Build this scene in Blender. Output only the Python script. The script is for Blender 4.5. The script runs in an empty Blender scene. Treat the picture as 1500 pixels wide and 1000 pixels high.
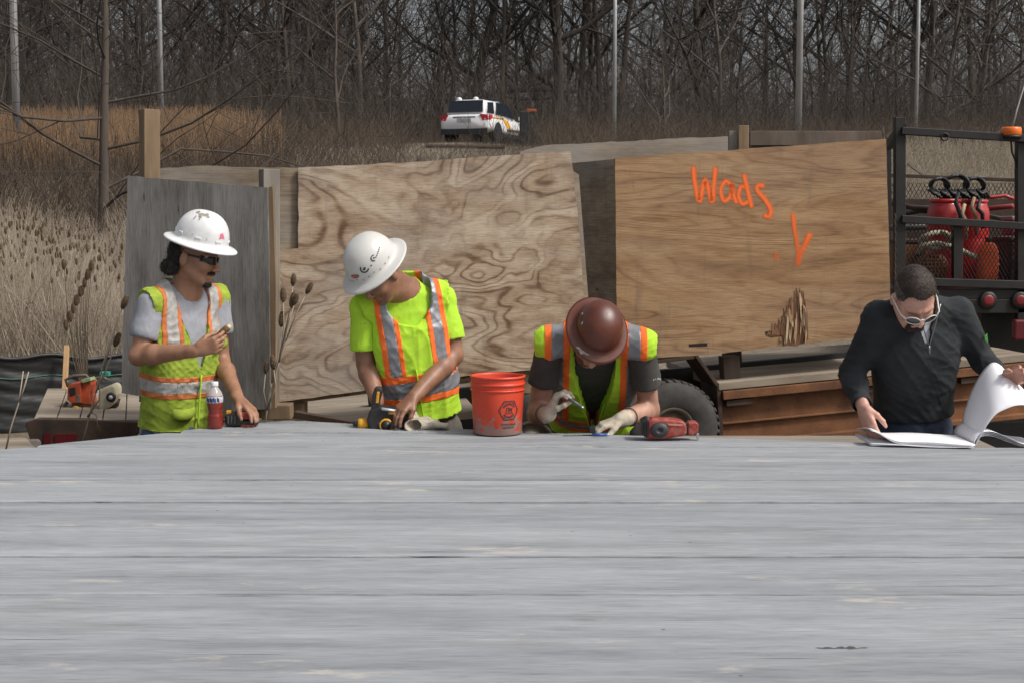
import bpy, bmesh, math, random
import numpy as np
from mathutils import Vector, Matrix

# ------------------------------------------------------------------ camera, sky, sun, exposure
SC = bpy.context.scene
COL = SC.collection
FPX = 2010.0                       # focal length in pixels of the 1500 px wide photograph
PITCH = math.atan(170.0 / FPX)
CAM = np.array([0.0, 0.0, 1.775])
cam_data = bpy.data.cameras.new('camera')
cam_data.sensor_width = 36.0
cam_data.lens = 36.0 * FPX / 1500.0
cam_data.clip_start = 0.05
cam_data.clip_end = 3000.0
cam_data.dof.use_dof = True
cam_data.dof.focus_distance = 6.1
cam_data.dof.aperture_fstop = 16.0
cam = bpy.data.objects.new('camera', cam_data)
cam.location = CAM
cam.rotation_euler = (math.pi / 2 - PITCH, 0, 0)
COL.objects.link(cam)
SC.camera = cam

SUN_DIR = np.array([0.62, -0.30, 0.80])
SUN_DIR /= np.linalg.norm(SUN_DIR)
world = bpy.data.worlds.new('World')
SC.world = world
world.use_nodes = True
wn = world.node_tree
sky = wn.nodes.new('ShaderNodeTexSky')
sky.sky_type = 'NISHITA'
sky.sun_disc = False
sky.sun_elevation = math.asin(SUN_DIR[2])
sky.sun_rotation = math.atan2(SUN_DIR[0], SUN_DIR[1])
sky.air_density = 1.0
sky.dust_density = 5.0
sky.ozone_density = 1.0
wbg = wn.nodes['Background']
wbg.inputs[1].default_value = 0.125
hs = wn.nodes.new('ShaderNodeHueSaturation')          # thin overcast: the sky's blue is washed out
hs.inputs['Saturation'].default_value = 0.35
wn.links.new(sky.outputs[0], hs.inputs['Color'])
wn.links.new(hs.outputs[0], wbg.inputs[0])
sun_data = bpy.data.lights.new('sun', 'SUN')
sun_data.energy = 2.6
sun_data.angle = math.radians(9)
sun_data.color = (1.0, 0.95, 0.87)
sun = bpy.data.objects.new('sun', sun_data)
sun.rotation_euler = Vector((-SUN_DIR[0], -SUN_DIR[1], -SUN_DIR[2])).to_track_quat('-Z', 'Y').to_euler()
sun.location = (20, -10, 30)
COL.objects.link(sun)
SC.view_settings.view_transform = 'Standard'
SC.view_settings.look = 'None'
SC.view_settings.exposure = 0.12
SC.view_settings.gamma = 1.0
SC.view_settings.use_curve_mapping = False
SC.cycles.max_bounces = 6
SC.cycles.diffuse_bounces = 3
SC.cycles.glossy_bounces = 3
SC.cycles.transparent_max_bounces = 12

# ------------------------------------------------------------------ helpers
FW = np.array([0, math.cos(PITCH), -math.sin(PITCH)])
UPV = np.array([0, math.sin(PITCH), math.cos(PITCH)])
RT = np.array([1.0, 0, 0])

def V(*a): return np.array(a, float)
def nrm(v):
    v = np.asarray(v, float)
    return v / (np.linalg.norm(v) + 1e-12)
def ray(px, py): return FW * FPX + RT * (px - 750.0) + UPV * (500.0 - py)
def at(px, py, Y):
    r = ray(px, py)
    return CAM + r * (Y / r[1])
def on_plane(px, py, P, n):
    r = ray(px, py)
    return CAM + r * (np.dot(np.asarray(P) - CAM, n) / np.dot(r, n))
def on_z(px, py, z): return on_plane(px, py, V(0, 0, z), V(0, 0, 1))

def ground_z(x, y):
    t = np.clip((y - 15.0) / 36.0, 0, 1)
    z = 4.75 * t * t * (3 - 2 * t) * 0.6 + 4.75 * t * 0.4
    z = z + np.clip((y - 75.0) / 200.0, 0, 1) * 9.0
    return z

MATS = {}
def nd(nt, t, **kw):
    n = nt.nodes.new(t)
    for k, v in kw.items():
        if k.startswith('i_'):
            n.inputs[int(k[2:])].default_value = v
        else:
            setattr(n, k, v)
    return n
def new_mat(name):
    m = bpy.data.materials.new(name)
    m.use_nodes = True
    nt = m.node_tree
    return m, nt, nt.nodes['Principled BSDF']
def ramp(nt, fac, stops):
    r = nt.nodes.new('ShaderNodeValToRGB')
    e = r.color_ramp.elements
    while len(e) < len(stops): e.new(0.5)
    for el, (p, c) in zip(e, stops):
        el.position = p
        el.color = (c[0], c[1], c[2], 1) if hasattr(c, '__len__') else (c, c, c, 1)
    nt.links.new(fac, r.inputs[0])
    return r.outputs[0]
def coords(nt, kind='Object', scale=(1, 1, 1)):
    if kind == 'UV':
        c = nd(nt, 'ShaderNodeUVMap').outputs[0]
    else:
        c = nd(nt, 'ShaderNodeTexCoord').outputs[kind]
    mp = nd(nt, 'ShaderNodeMapping')
    mp.inputs['Scale'].default_value = scale
    nt.links.new(c, mp.inputs[0])
    return mp.outputs[0]
def noise(nt, vec, scale, detail=4, rough=0.55, dist=0.0):
    n = nd(nt, 'ShaderNodeTexNoise')
    n.inputs['Scale'].default_value = scale
    n.inputs['Detail'].default_value = detail
    n.inputs['Roughness'].default_value = rough
    n.inputs['Distortion'].default_value = dist
    nt.links.new(vec, n.inputs['Vector'])
    return n.outputs[0]
def mixc(nt, fac, a, b, mode='MIX'):
    m = nd(nt, 'ShaderNodeMix', data_type='RGBA', blend_type=mode)
    for i, v in ((0, fac), (6, a), (7, b)):
        if hasattr(v, 'is_output') or isinstance(v, bpy.types.NodeSocket): nt.links.new(v, m.inputs[i])
        else: m.inputs[i].default_value = (v if i == 0 else (v[0], v[1], v[2], 1))
    return m.outputs[2]
def math_(nt, op, a, b=None):
    m = nd(nt, 'ShaderNodeMath', operation=op)
    for i, v in ((0, a), (1, b)):
        if v is None: continue
        if isinstance(v, bpy.types.NodeSocket): nt.links.new(v, m.inputs[i])
        else: m.inputs[i].default_value = v
    return m.outputs[0]
def bump(nt, bsdf, h, strength=0.3, dist=0.01):
    b = nd(nt, 'ShaderNodeBump')
    b.inputs['Strength'].default_value = strength
    b.inputs['Distance'].default_value = dist
    nt.links.new(h, b.inputs['Height'])
    nt.links.new(b.outputs[0], bsdf.inputs['Normal'])

def M(name, col, rough=0.65, metal=0.0, var=0.18, scale=6.0, bmp=0.15, bscale=90.0, col2=None, thr=None, stretch=(1, 1, 1), coat=0.0):
    """plain painted / cloth / bark material: two tones mixed by noise, fine relief"""
    if name in MATS: return MATS[name]
    m, nt, b = new_mat(name)
    c = coords(nt, 'Object', stretch)
    f = noise(nt, c, scale, 5, 0.6)
    lo, hi = thr if thr else (0.3, 0.7)
    a = tuple(x * (1 - var) for x in col)
    d = col2 if col2 else tuple(min(1, x * (1 + var)) for x in col)
    nt.links.new(ramp(nt, f, [(lo, a), (hi, d)]), b.inputs['Base Color'])
    b.inputs['Roughness'].default_value = rough
    b.inputs['Metallic'].default_value = metal
    b.inputs['Coat Weight'].default_value = coat
    if bmp > 0:
        bump(nt, b, noise(nt, c, bscale, 3), bmp, 0.004)
    MATS[name] = m
    return m

def wire(o, parent):
    if parent is not None:
        o.parent = parent
        if parent.type == 'EMPTY':
            o.location = [-x for x in parent.location]
class MB:
    """collects shapes; build() links them as ONE mesh object"""
    def __init__(s): s.v = []; s.f = []; s.uv = {}; s.mi = []; s.cur = 0
    def add(s, verts, faces):
        b = len(s.v)
        s.v.extend([tuple(map(float, p)) for p in verts])
        for f in faces:
            s.f.append(tuple(i + b for i in f)); s.mi.append(s.cur)
        return b
    def box(s, c, size, ax=None):
        c = np.asarray(c, float); ax = np.eye(3) if ax is None else np.asarray(ax)
        h = np.asarray(size, float) / 2
        vs = [c + ax[0] * h[0] * i + ax[1] * h[1] * j + ax[2] * h[2] * k for i in (-1, 1) for j in (-1, 1) for k in (-1, 1)]
        s.add(vs, [(0, 1, 3, 2), (4, 6, 7, 5), (0, 4, 5, 1), (2, 3, 7, 6), (0, 2, 6, 4), (1, 5, 7, 3)])
    def bar(s, a, b, w, h, up=(0, 0, 1)):
        a = np.asarray(a, float); b = np.asarray(b, float)
        x = nrm(b - a); y = np.cross(np.asarray(up, float), x)
        if np.linalg.norm(y) < 1e-3: y = np.cross(V(0, 1, 0), x)
        y = nrm(y); z = np.cross(x, y)
        s.box((a + b) / 2, (np.linalg.norm(b - a), w, h), (x, y, z))
    def slab(s, cs, t):
        """prism over polygon cs (world points), thickness vector t away from the face"""
        n = len(cs); cs = [np.asarray(c, float) for c in cs]
        s.add(cs + [c + t for c in cs], [tuple(range(n)), tuple(range(2 * n - 1, n - 1, -1))] + [(i, i + n, (i + 1) % n + n, (i + 1) % n) for i in range(n)])
    def tube(s, pts, rads, n=8, caps=True):
        pts = [np.asarray(p, float) for p in pts]
        if not hasattr(rads, '__len__'): rads = [rads] * len(pts)
        ref = None; base = None
        rings = []
        for i, p in enumerate(pts):
            t = nrm(pts[min(i + 1, len(pts) - 1)] - pts[max(i - 1, 0)])
            if ref is None:
                ref = np.cross(t, V(0, 0, 1)) if abs(t[2]) < 0.9 else np.cross(t, V(1, 0, 0))
            u = nrm(ref - t * np.dot(ref, t)); ref = u
            w = np.cross(t, u)
            rings.append([p + rads[i] * (math.cos(2 * math.pi * k / n) * u + math.sin(2 * math.pi * k / n) * w) for k in range(n)])
        vs = [q for r in rings for q in r]
        fs = [(i * n + k, i * n + (k + 1) % n, (i + 1) * n + (k + 1) % n, (i + 1) * n + k) for i in range(len(pts) - 1) for k in range(n)]
        if caps:
            fs += [tuple(range(n - 1, -1, -1)), tuple(range((len(pts) - 1) * n, len(pts) * n))]
        s.add(vs, fs)
    def lathe(s, prof, c, ax=None, n=24, sx=1.0, sy=1.0, cap=True, a0=0.0, a1=None):
        """prof: list of (radius, height) along ax[2]"""
        c = np.asarray(c, float); ax = np.eye(3) if ax is None else np.asarray(ax)
        vs = []
        for r, h in prof:
            for k in range(n):
                a = 2 * math.pi * k / n
                vs.append(c + ax[0] * r * sx * math.cos(a) + ax[1] * r * sy * math.sin(a) + ax[2] * h)
        fs = [(i * n + k, i * n + (k + 1) % n, (i + 1) * n + (k + 1) % n, (i + 1) * n + k) for i in range(len(prof) - 1) for k in range(n)]
        if cap:
            if prof[0][0] > 1e-4: fs.append(tuple(range(n - 1, -1, -1)))
            if prof[-1][0] > 1e-4: fs.append(tuple(range((len(prof) - 1) * n, len(prof) * n)))
        s.add(vs, fs)
    def cyl(s, a, b, r, n=16, r2=None):
        s.tube([a, b], [r, r if r2 is None else r2], n)
    def sheet(s, fn, nu, nv):
        vs = [fn(i / nu, j / nv) for i in range(nu + 1) for j in range(nv + 1)]
        s.add(vs, [(i * (nv + 1) + j, (i + 1) * (nv + 1) + j, (i + 1) * (nv + 1) + j + 1, i * (nv + 1) + j + 1) for i in range(nu) for j in range(nv)])
    def build(s, name, mat, parent=None, smooth=False, bevel=0.0, solid=0.0, seg=2):
        me = bpy.data.meshes.new(name)
        me.from_pydata(s.v, [], s.f)
        mats = mat if isinstance(mat, (list, tuple)) else [mat]
        for m in mats: me.materials.append(m)
        if len(mats) > 1: me.polygons.foreach_set('material_index', s.mi)
        if smooth: me.polygons.foreach_set('use_smooth', [True] * len(me.polygons))
        me.update()
        o = bpy.data.objects.new(name, me)
        COL.objects.link(o)
        wire(o, parent)
        if solid:
            md = o.modifiers.new('thickness', 'SOLIDIFY'); md.thickness = solid; md.offset = 0
        if bevel:
            md = o.modifiers.new('bevel', 'BEVEL'); md.width = bevel; md.segments = seg; md.limit_method = 'ANGLE'
        return o
def np_mesh(name, v, f, mat, parent=None, smooth=True):
    me = bpy.data.meshes.new(name)
    v = np.asarray(v, np.float32); f = np.asarray(f, np.int32)
    me.vertices.add(len(v)); me.vertices.foreach_set('co', v.ravel())
    k = f.shape[1]
    me.loops.add(f.size); me.loops.foreach_set('vertex_index', f.ravel())
    me.polygons.add(len(f)); me.polygons.foreach_set('loop_start', np.arange(0, f.size, k, dtype=np.int32))
    me.polygons.foreach_set('loop_total', np.full(len(f), k, np.int32))
    if smooth: me.polygons.foreach_set('use_smooth', np.ones(len(f), bool))
    me.materials.append(mat)
    me.update(calc_edges=True)
    o = bpy.data.objects.new(name, me); COL.objects.link(o); wire(o, parent)
    return o
def tag(o, label=None, cat=None, group=None, kind=None):
    if label: o['label'] = label
    if cat: o['category'] = cat
    if group: o['group'] = group
    if kind: o['kind'] = kind
    return o
def thing(name, label, cat, loc, group=None):
    o = bpy.data.objects.new(name, None)
    o.empty_display_size = 0.1
    COL.objects.link(o)
    o.location = tuple(float(x) for x in loc)
    return tag(o, label, cat, group)
def uv_planar(o, O, ax_u, ax_v):
    """metres along the two axes of a panel as UV"""
    me = o.data
    uv = me.uv_layers.new(name='UVMap')
    co = np.zeros(len(me.vertices) * 3); me.vertices.foreach_get('co', co); co = co.reshape(-1, 3) - np.asarray(O)
    u = co @ np.asarray(ax_u); w = co @ np.asarray(ax_v)
    li = np.zeros(len(me.loops), int); me.loops.foreach_get('vertex_index', li)
    uv.data.foreach_set('uv', np.stack([u[li], w[li]], 1).ravel())
# ------------------------------------------------------------------ terrain
rng = np.random.default_rng(7)
def mat_ground():
    m, nt, b = new_mat('ground_soil')
    c = coords(nt)
    col = ramp(nt, noise(nt, c, 0.35, 8, 0.65), [(0.3, (0.10, 0.075, 0.05)), (0.5, (0.17, 0.135, 0.095)), (0.75, (0.24, 0.20, 0.15))])
    fine = ramp(nt, noise(nt, c, 14, 6, 0.7), [(0.3, 0.55), (0.7, 1.15)])
    nt.links.new(mixc(nt, 1.0, col, fine, 'MULTIPLY'), b.inputs['Base Color'])
    b.inputs['Roughness'].default_value = 0.95
    bump(nt, b, noise(nt, c, 9, 8, 0.7), 0.8, 0.05)
    return m
xs = np.concatenate([np.linspace(-500, -45, 14), np.linspace(-40, 40, 81), np.linspace(45, 500, 14)])
ys = np.concatenate([np.linspace(-60, -5, 8), np.linspace(0, 130, 121), np.linspace(140, 1500, 24)])
gx, gy = np.meshgrid(xs, ys, indexing='ij')
gz = ground_z(gx, gy) + (np.sin(gx * 0.7 + gy * 0.31) * np.sin(gy * 0.53 - gx * 0.2)) * 0.06 * np.clip((gy - 9) / 8, 0, 1)
gv = np.stack([gx, gy, gz], -1).reshape(-1, 3)
ni, nj = len(xs), len(ys)
idx = np.arange(ni * nj).reshape(ni, nj)
gf = np.stack([idx[:-1, :-1], idx[1:, :-1], idx[1:, 1:], idx[:-1, 1:]], -1).reshape(-1, 4)
tag(np_mesh('ground', gv, gf, mat_ground()), 'brown bare soil rising to a wooded embankment behind the site', None, None, 'structure')

# ------------------------------------------------------------------ bare trees
def mat_bark(name, c0, c1):
    return M(name, c0, rough=0.95, col2=c1, scale=3.0, bmp=0.6, bscale=25, stretch=(1, 1, 0.25))
BARK = [mat_bark('bark_dark', (0.052, 0.044, 0.038), (0.105, 0.09, 0.079)),
        mat_bark('bark_brown', (0.058, 0.046, 0.038), (0.11, 0.088, 0.072)),
        mat_bark('bark_grey', (0.075, 0.063, 0.054), (0.14, 0.118, 0.10))]
TWIG = [M('twig_dark', (0.043, 0.036, 0.031), 0.95, bmp=0, var=0.3), M('twig_brown', (0.058, 0.046, 0.038), 0.95, bmp=0, var=0.3),
        M('twig_grey', (0.10, 0.085, 0.073), 0.95, bmp=0, var=0.3)]

class TB:
    def __init__(s): s.v = []; s.f = []; s.n = 0
    def tube(s, pts, rads, n):
        pts = np.asarray(pts); m = len(pts)
        tan = np.gradient(pts, axis=0); tan /= np.linalg.norm(tan, axis=1)[:, None] + 1e-9
        ref = np.where(np.abs(tan[:, 2:3]) < 0.9, V(0, 0, 1)[None], V(1, 0, 0)[None])
        u = np.cross(tan, ref); u /= np.linalg.norm(u, axis=1)[:, None] + 1e-9
        w = np.cross(tan, u)
        a = np.arange(n) * 2 * math.pi / n
        ring = pts[:, None] + np.asarray(rads)[:, None, None] * (np.cos(a)[None, :, None] * u[:, None] + np.sin(a)[None, :, None] * w[:, None])
        s.v.append(ring.reshape(-1, 3))
        i = np.arange(m - 1)[:, None] * n; k = np.arange(n)[None]; k2 = (k + 1) % n
        s.f.append(np.stack([i + k, i + k2, i + n + k2, i + n + k], -1).reshape(-1, 4) + s.n)
        s.n += m * n
    def mesh(s, name, mat, parent=None, smooth=True):
        return np_mesh(name, np.concatenate(s.v), np.concatenate(s.f), mat, parent, smooth)
def wander(r, p, d, L, n, wob, up=0.0):
    pts = [np.array(p, float)]; d = nrm(d)
    for i in range(n):
        d = nrm(d + r.normal(0, wob, 3) + V(0, 0, up))
        pts.append(pts[-1] + d * L / n)
    return np.array(pts)

def bare_tree(seed, H, r0, fork=0.35, limbs=12, spread=0.9, twl=1.0, sub=7, tw=7, droop=0.0, thin=1.0, wob=0.07):
    """returns (trunk TB, crown TB): tapered trunk, limbs, branches, twigs"""
    r = np.random.default_rng(seed)
    T, C = TB(), TB()
    trunk = wander(r, (0, 0, -0.3), (r.normal(0, .05) * wob / .07, r.normal(0, .05) * wob / .07, 1), H * 0.8, 10, wob, 0.05)
    tr = r0 * np.linspace(1, 0.16, 11) ** 1.1; tr[0] *= 1.35
    T.tube(trunk, tr, 8)
    for l in range(limbs):
        t = fork + (0.97 - fork) * (l + r.random() * 0.8) / limbs
        k = t * 10; i = min(int(k), 9); p = trunk[i] + (trunk[i + 1] - trunk[i]) * (k - i)
        a = l * 2.4 + r.normal(0, .4)
        up = 0.25 + 0.9 * t - droop
        d = V(math.cos(a) * spread, math.sin(a) * spread, up)
        L = H * (0.55 - 0.33 * t) * (0.8 + 0.5 * r.random())
        lr = max(0.02, r0 * (0.62 - 0.45 * t)) * thin
        pts = wander(r, p, d, L, 7, 0.16, 0.05)
        C.tube(pts, np.linspace(lr, lr * 0.18, 8), 5)
        for b in range(sub):
            q = (b + 0.6 + r.random() * 0.5) / (sub + 0.3); q = min(q, 0.99)
            kk = q * 7; ii = min(int(kk), 6); bp = pts[ii] + (pts[ii + 1] - pts[ii]) * (kk - ii)
            bd = nrm(pts[ii + 1] - pts[ii]) * 0.6 + r.normal(0, .55, 3) + V(0, 0, .15)
            BL = L * (0.62 - 0.35 * q) * (0.7 + 0.6 * r.random())
            br = lr * (0.45 - 0.25 * q)
            bpts = wander(r, bp, bd, BL, 4, 0.2, 0.04)
            C.tube(bpts, np.linspace(br, br * 0.25, 5), 4)
            for c in range(tw):
                q2 = (c + 0.5 + r.random() * .5) / (tw + .3); q2 = min(q2, .99)
                k3 = q2 * 4; i3 = min(int(k3), 3); cp = bpts[i3] + (bpts[i3 + 1] - bpts[i3]) * (k3 - i3)
                cd = nrm(bpts[i3 + 1] - bpts[i3]) * 0.5 + r.normal(0, .6, 3)
                tp = wander(r, cp, cd, BL * 0.5 * twl * (0.5 + r.random()), 2, 0.25, 0.03)
                tr_ = max(0.006, br * 0.30)
                C.tube(tp, [tr_, tr_ * 0.8, tr_ * 0.35], 3)
    return T, C
def copy_thing(src, loc, rz=0.0, sc=(1, 1, 1), label=None):
    c = src.copy(); COL.objects.link(c)
    c.location = loc; c.rotation_euler = (0, 0, rz); c.scale = sc
    if label: c['label'] = label
    for ch in src.children:
        k = ch.copy(); COL.objects.link(k); k.parent = c
        for g in ch.children:
            q = g.copy(); COL.objects.link(q); q.parent = k
    return c
def tree_proto(name, label, group, loc, rz, seed, bi, **kw):
    e = thing(name, label, 'tree', loc, group)
    T, C = bare_tree(seed, **kw)
    t = T.mesh('trunk', BARK[bi]); t.parent = e
    c = C.mesh('crown', TWIG[bi]); c.parent = e
    e.rotation_euler = (0, 0, rz)
    return e
GT = 'bare trees of the wood behind the site'
LTS = ['leafless tree with thick dark trunk and low spreading limbs in the wood', 'leafless dark tree of middle girth with a high crown in the wood', 'tall leafless brown trunked tree with its first limbs high in the wood',
       'slim leafless brown tree branching low in the wood', 'leafless grey barked tree among the dark trees of the wood', 'small dark understory tree twiggy almost to its foot in the wood']
def base(px, Y): 
    x = (px - 750) / FPX * Y
    return (x, Y, float(ground_z(x, Y)) - 0.1)
protos = []
specs = [(11, 0, dict(H=21, r0=.25, fork=.28, limbs=11)), (12, 0, dict(H=18, r0=.17, fork=.35, limbs=12)), (13, 1, dict(H=23, r0=.20, fork=.4, limbs=12)),
         (14, 1, dict(H=15, r0=.12, fork=.22, limbs=13)), (15, 2, dict(H=19, r0=.15, fork=.3, limbs=12)), (16, 0, dict(H=12, r0=.12, fork=.12, limbs=14, sub=8))]
spots = []
for k in range(190):
    Y = 76 + 62 * ((k * 0.618) % 1.0) ** 1.3
    px = -60 + 1620 * ((k * 0.7548) % 1.0) + rng.normal(0, 25)
    # the wood is thinner in the middle and to the right, where sky shows between the crowns
    if 520 < px < 1500 and Y > 108 and k % 3: continue
    spots.append((px, Y, k))
for i, (sd, bi, kw) in enumerate(specs):
    px, Y, k = spots[i]
    protos.append(tree_proto('bare_tree', LTS[i], GT, base(px, Y), k * 1.3, sd, bi, **kw))
for (px, Y, k) in spots[6:]:
    s = 0.8 + 0.45 * rng.random()
    copy_thing(protos[k % 6], base(px, Y), k * 1.7, (s, s, s * (0.9 + .25 * rng.random())))
# trees that stand out from the wood
tree_proto('oak_tree', 'big dark oak with thick crooked limbs behind the white police car', None, base(692, 78), 0.6, 31, 0, H=22, r0=.38, fork=.22, limbs=11, spread=1.3, tw=6)
tree_proto('oak_tree', 'big dark oak forking low, between the police car and a thin pale pole', None, base(824, 77), 2.2, 32, 0, H=23, r0=.40, fork=.26, limbs=11, spread=1.2, tw=6)
tree_proto('oak_tree', 'dark broad oak between the twiggy sapling and the pole behind the lettered form', None, base(1030, 80), 4.1, 33, 0, H=22, r0=.32, fork=.25, limbs=11, spread=1.2)
tree_proto('pale_tree', 'slim pale grey tree behind the black truck rack', None, base(1372, 72), 1.1, 34, 2, H=17, r0=.20, fork=.2, limbs=12)
tree_proto('pale_tree', 'pale grey forked tree beyond the orange beacon', None, base(1432, 74), 3.0, 35, 2, H=18, r0=.22, fork=.25, limbs=12)
tree_proto('sapling', 'slender sapling standing alone before the wood, between the slim pole and the police car', None, base(499, 55), 1.0, 36, 1, H=11, r0=.10, fork=.25, limbs=10, sub=5, tw=4)
tree_proto('sapling', 'pale twiggy sapling next to the thin pole that follows the low forking oak', None, base(968, 60), 2.0, 37, 2, H=7, r0=.07, fork=.15, limbs=12, sub=5, tw=4)
tree_proto('level_branched_tree', 'bare brown tree with level branches rising from the teasel field', None, base(152, 25), 0.4, 38, 1, H=11, r0=.11, fork=.07, limbs=24, spread=1.25, sub=6, tw=5, droop=0.22, thin=0.55, wob=0.012)
# far wood: reads as one mass
FWood = TB()
for k in range(64):
    T, C = bare_tree(200 + k, H=18 + 6 * rng.random(), r0=.25, limbs=9, sub=5, tw=4, fork=.25)
    Y = 140 + 50 * rng.random()
    px = -80 + 1660 * ((k * .618) % 1)
    if px > 560 and k % 2: px = px * 0.36
    o = np.array(base(px, Y))
    a = rng.random() * 6.28; R = np.array([[math.cos(a), -math.sin(a), 0], [math.sin(a), math.cos(a), 0], [0, 0, 1]])
    for B in (T, C):
        for v, f in zip(B.v, B.f): pass
        FWood.v.append(np.concatenate(B.v) @ R.T + o); FWood.f.append(np.concatenate(B.f) + FWood.n); FWood.n += B.n
tag(FWood.mesh('far_wood', TWIG[0]), 'far leafless wood that reads as one grey brown mass', 'wood', None, 'stuff')

# ------------------------------------------------------------------ thicket, reeds, teasel field (nobody could count them)
def stems(name, label, cat, P, H, lean, rad, mat, tips=None, seg=2):
    """thin tapering three-sided stems from points P; heights H"""
    n = len(P); r = rng
    d = np.stack([r.normal(0, lean, n), r.normal(0, lean, n), np.ones(n)], 1); d /= np.linalg.norm(d, axis=1)[:, None]
    bend = r.normal(0, lean * .7, (n, 3)); bend[:, 2] = 0
    vs = []; a = np.arange(3) * 2.094
    off = np.stack([np.cos(a), np.sin(a), np.zeros(3)], 1)
    for j in range(seg + 1):
        t = j / seg
        c = P + d * (H * t)[:, None] + bend * (H * t * t)[:, None]
        vs.append(c[:, None] + off[None] * (rad * (1 - .75 * t))[:, None, None])
    v = np.stack(vs, 1).reshape(-1, 3)
    b = np.arange(n)[:, None] * 3 * (seg + 1)
    fs = []
    for j in range(seg):
        for k in range(3):
            fs.append(np.stack([b[:, 0] + j * 3 + k, b[:, 0] + j * 3 + (k + 1) % 3, b[:, 0] + (j + 1) * 3 + (k + 1) % 3, b[:, 0] + (j + 1) * 3 + k], 1))
    o = np_mesh(name, v, np.concatenate(fs), mat, None, False)
    if label: tag(o, label, cat, None, 'stuff')
    return o, P + d * H[:, None] + bend * H[:, None]
def scatter(n, Y0, Y1, px0, px1):
    Y = Y0 + (Y1 - Y0) * rng.random(n); px = px0 + (px1 - px0) * rng.random(n)
    x = (px - 750) / FPX * Y
    return np.stack([x, Y, ground_z(x, Y) - .05], 1)
P = scatter(32000, 64, 96, -60, 1560)
stems('thicket', 'tangled brown undergrowth along the foot of the wood', 'thicket', P, 1.5 + 6.5 * rng.random(len(P)) ** 2, 0.40, np.full(len(P), .016), TWIG[1], seg=3)
P = np.concatenate([scatter(22000, 28, 66, 330, 1560), scatter(7500, 21, 42, -80, 420)])
pxs = P[:, 0] / P[:, 1] * FPX + 750
P = P[~((pxs > 590) & (pxs < 800) & (P[:, 1] > 36) & (P[:, 1] < 54)) & ~((pxs > 1290) & (P[:, 1] < 40))]
stems('scrub', 'low dark scrub on the slope below the police car', 'scrub', P, .5 + 1.1 * rng.random(len(P)), 0.5, np.full(len(P), .010), M('scrub_twig', (0.068, 0.050, 0.036), .95, bmp=0, var=.4, scale=.8), seg=2)
P3 = scatter(3500, 36, 54, 585, 805)
stems('short_scrub', 'short dead weeds on the bare shoulder round the police car', 'weeds', P3, .12 + .22 * rng.random(len(P3)), 0.6, np.full(len(P3), .009), MATS['scrub_twig'], seg=2)
P = scatter(11000, 37, 58, -60, 420)
P2 = P[(P[:, 0] / P[:, 1] * FPX + 750 < 420 - rng.random(len(P)) * 110)]
stems('dry_reeds', 'band of rusty orange dry reeds below the wood', 'reeds', P2, .7 + .8 * rng.random(len(P2)), 0.10, np.full(len(P2), .022), M('reed_rust', (0.125, 0.078, 0.045), .9, bmp=0, col2=(0.235, 0.145, 0.08), scale=.6), seg=2)
P = scatter(9000, 24, 41, 1290, 1560)
stems('dry_grass', 'pale tan dry grass on the slope behind the truck rack', 'grass', P, .4 + .7 * rng.random(len(P)), 0.22, np.full(len(P), .013), M('grass_tan', (0.20, 0.165, 0.12), .9, bmp=0, col2=(0.33, 0.28, 0.21), scale=1.2), seg=2)
# teasel field on the left: stems, then seed heads
TEASEL_STEM = M('teasel_stem', (0.23, 0.18, 0.13), .9, bmp=0, col2=(0.44, 0.37, 0.29), scale=2.0)
TEASEL_HEAD = M('teasel_head', (0.062, 0.040, 0.022), .95, col2=(0.13, 0.085, 0.048), scale=20, bmp=.8, bscale=220)
P = scatter(15000, 12.6, 23, -80, 430)
Hh = (.6 + 1.0 * rng.random(len(P)) ** .7) * (1 + .16 * np.sin(P[:, 0] * 1.9 + P[:, 1] * .8))
fo, tips = stems('teasel_field', 'dense field of dry teasel stalks behind the black silt fence', 'teasel field', P, Hh, 0.20, .003 + .006 * rng.random(len(P)), TEASEL_STEM, seg=3)
hd = rng.random(len(tips)) < np.clip((Hh - 1.25) * .8, 0, .2)
tp = tips[hd]
n = len(tp); rings = [(-.028, .006), (-.014, .012), (.014, .0125), (.034, .006)]
a = np.arange(5) * 2 * math.pi / 5
vv = np.stack([tp[:, None] + np.stack([np.cos(a) * r_, np.sin(a) * r_, np.full(5, h_)], 1)[None] for h_, r_ in rings], 1).reshape(-1, 3)
bb = np.arange(n) * 20
ff = np.concatenate([np.stack([bb + j * 5 + k, bb + j * 5 + (k + 1) % 5, bb + j * 5 + 5 + (k + 1) % 5, bb + j * 5 + 5 + k], 1) for j in range(3) for k in range(5)])
h_ = np_mesh('seed_heads', vv, ff, TEASEL_HEAD, None, True); h_['kind'] = 'stuff'; h_.parent = fo
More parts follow.
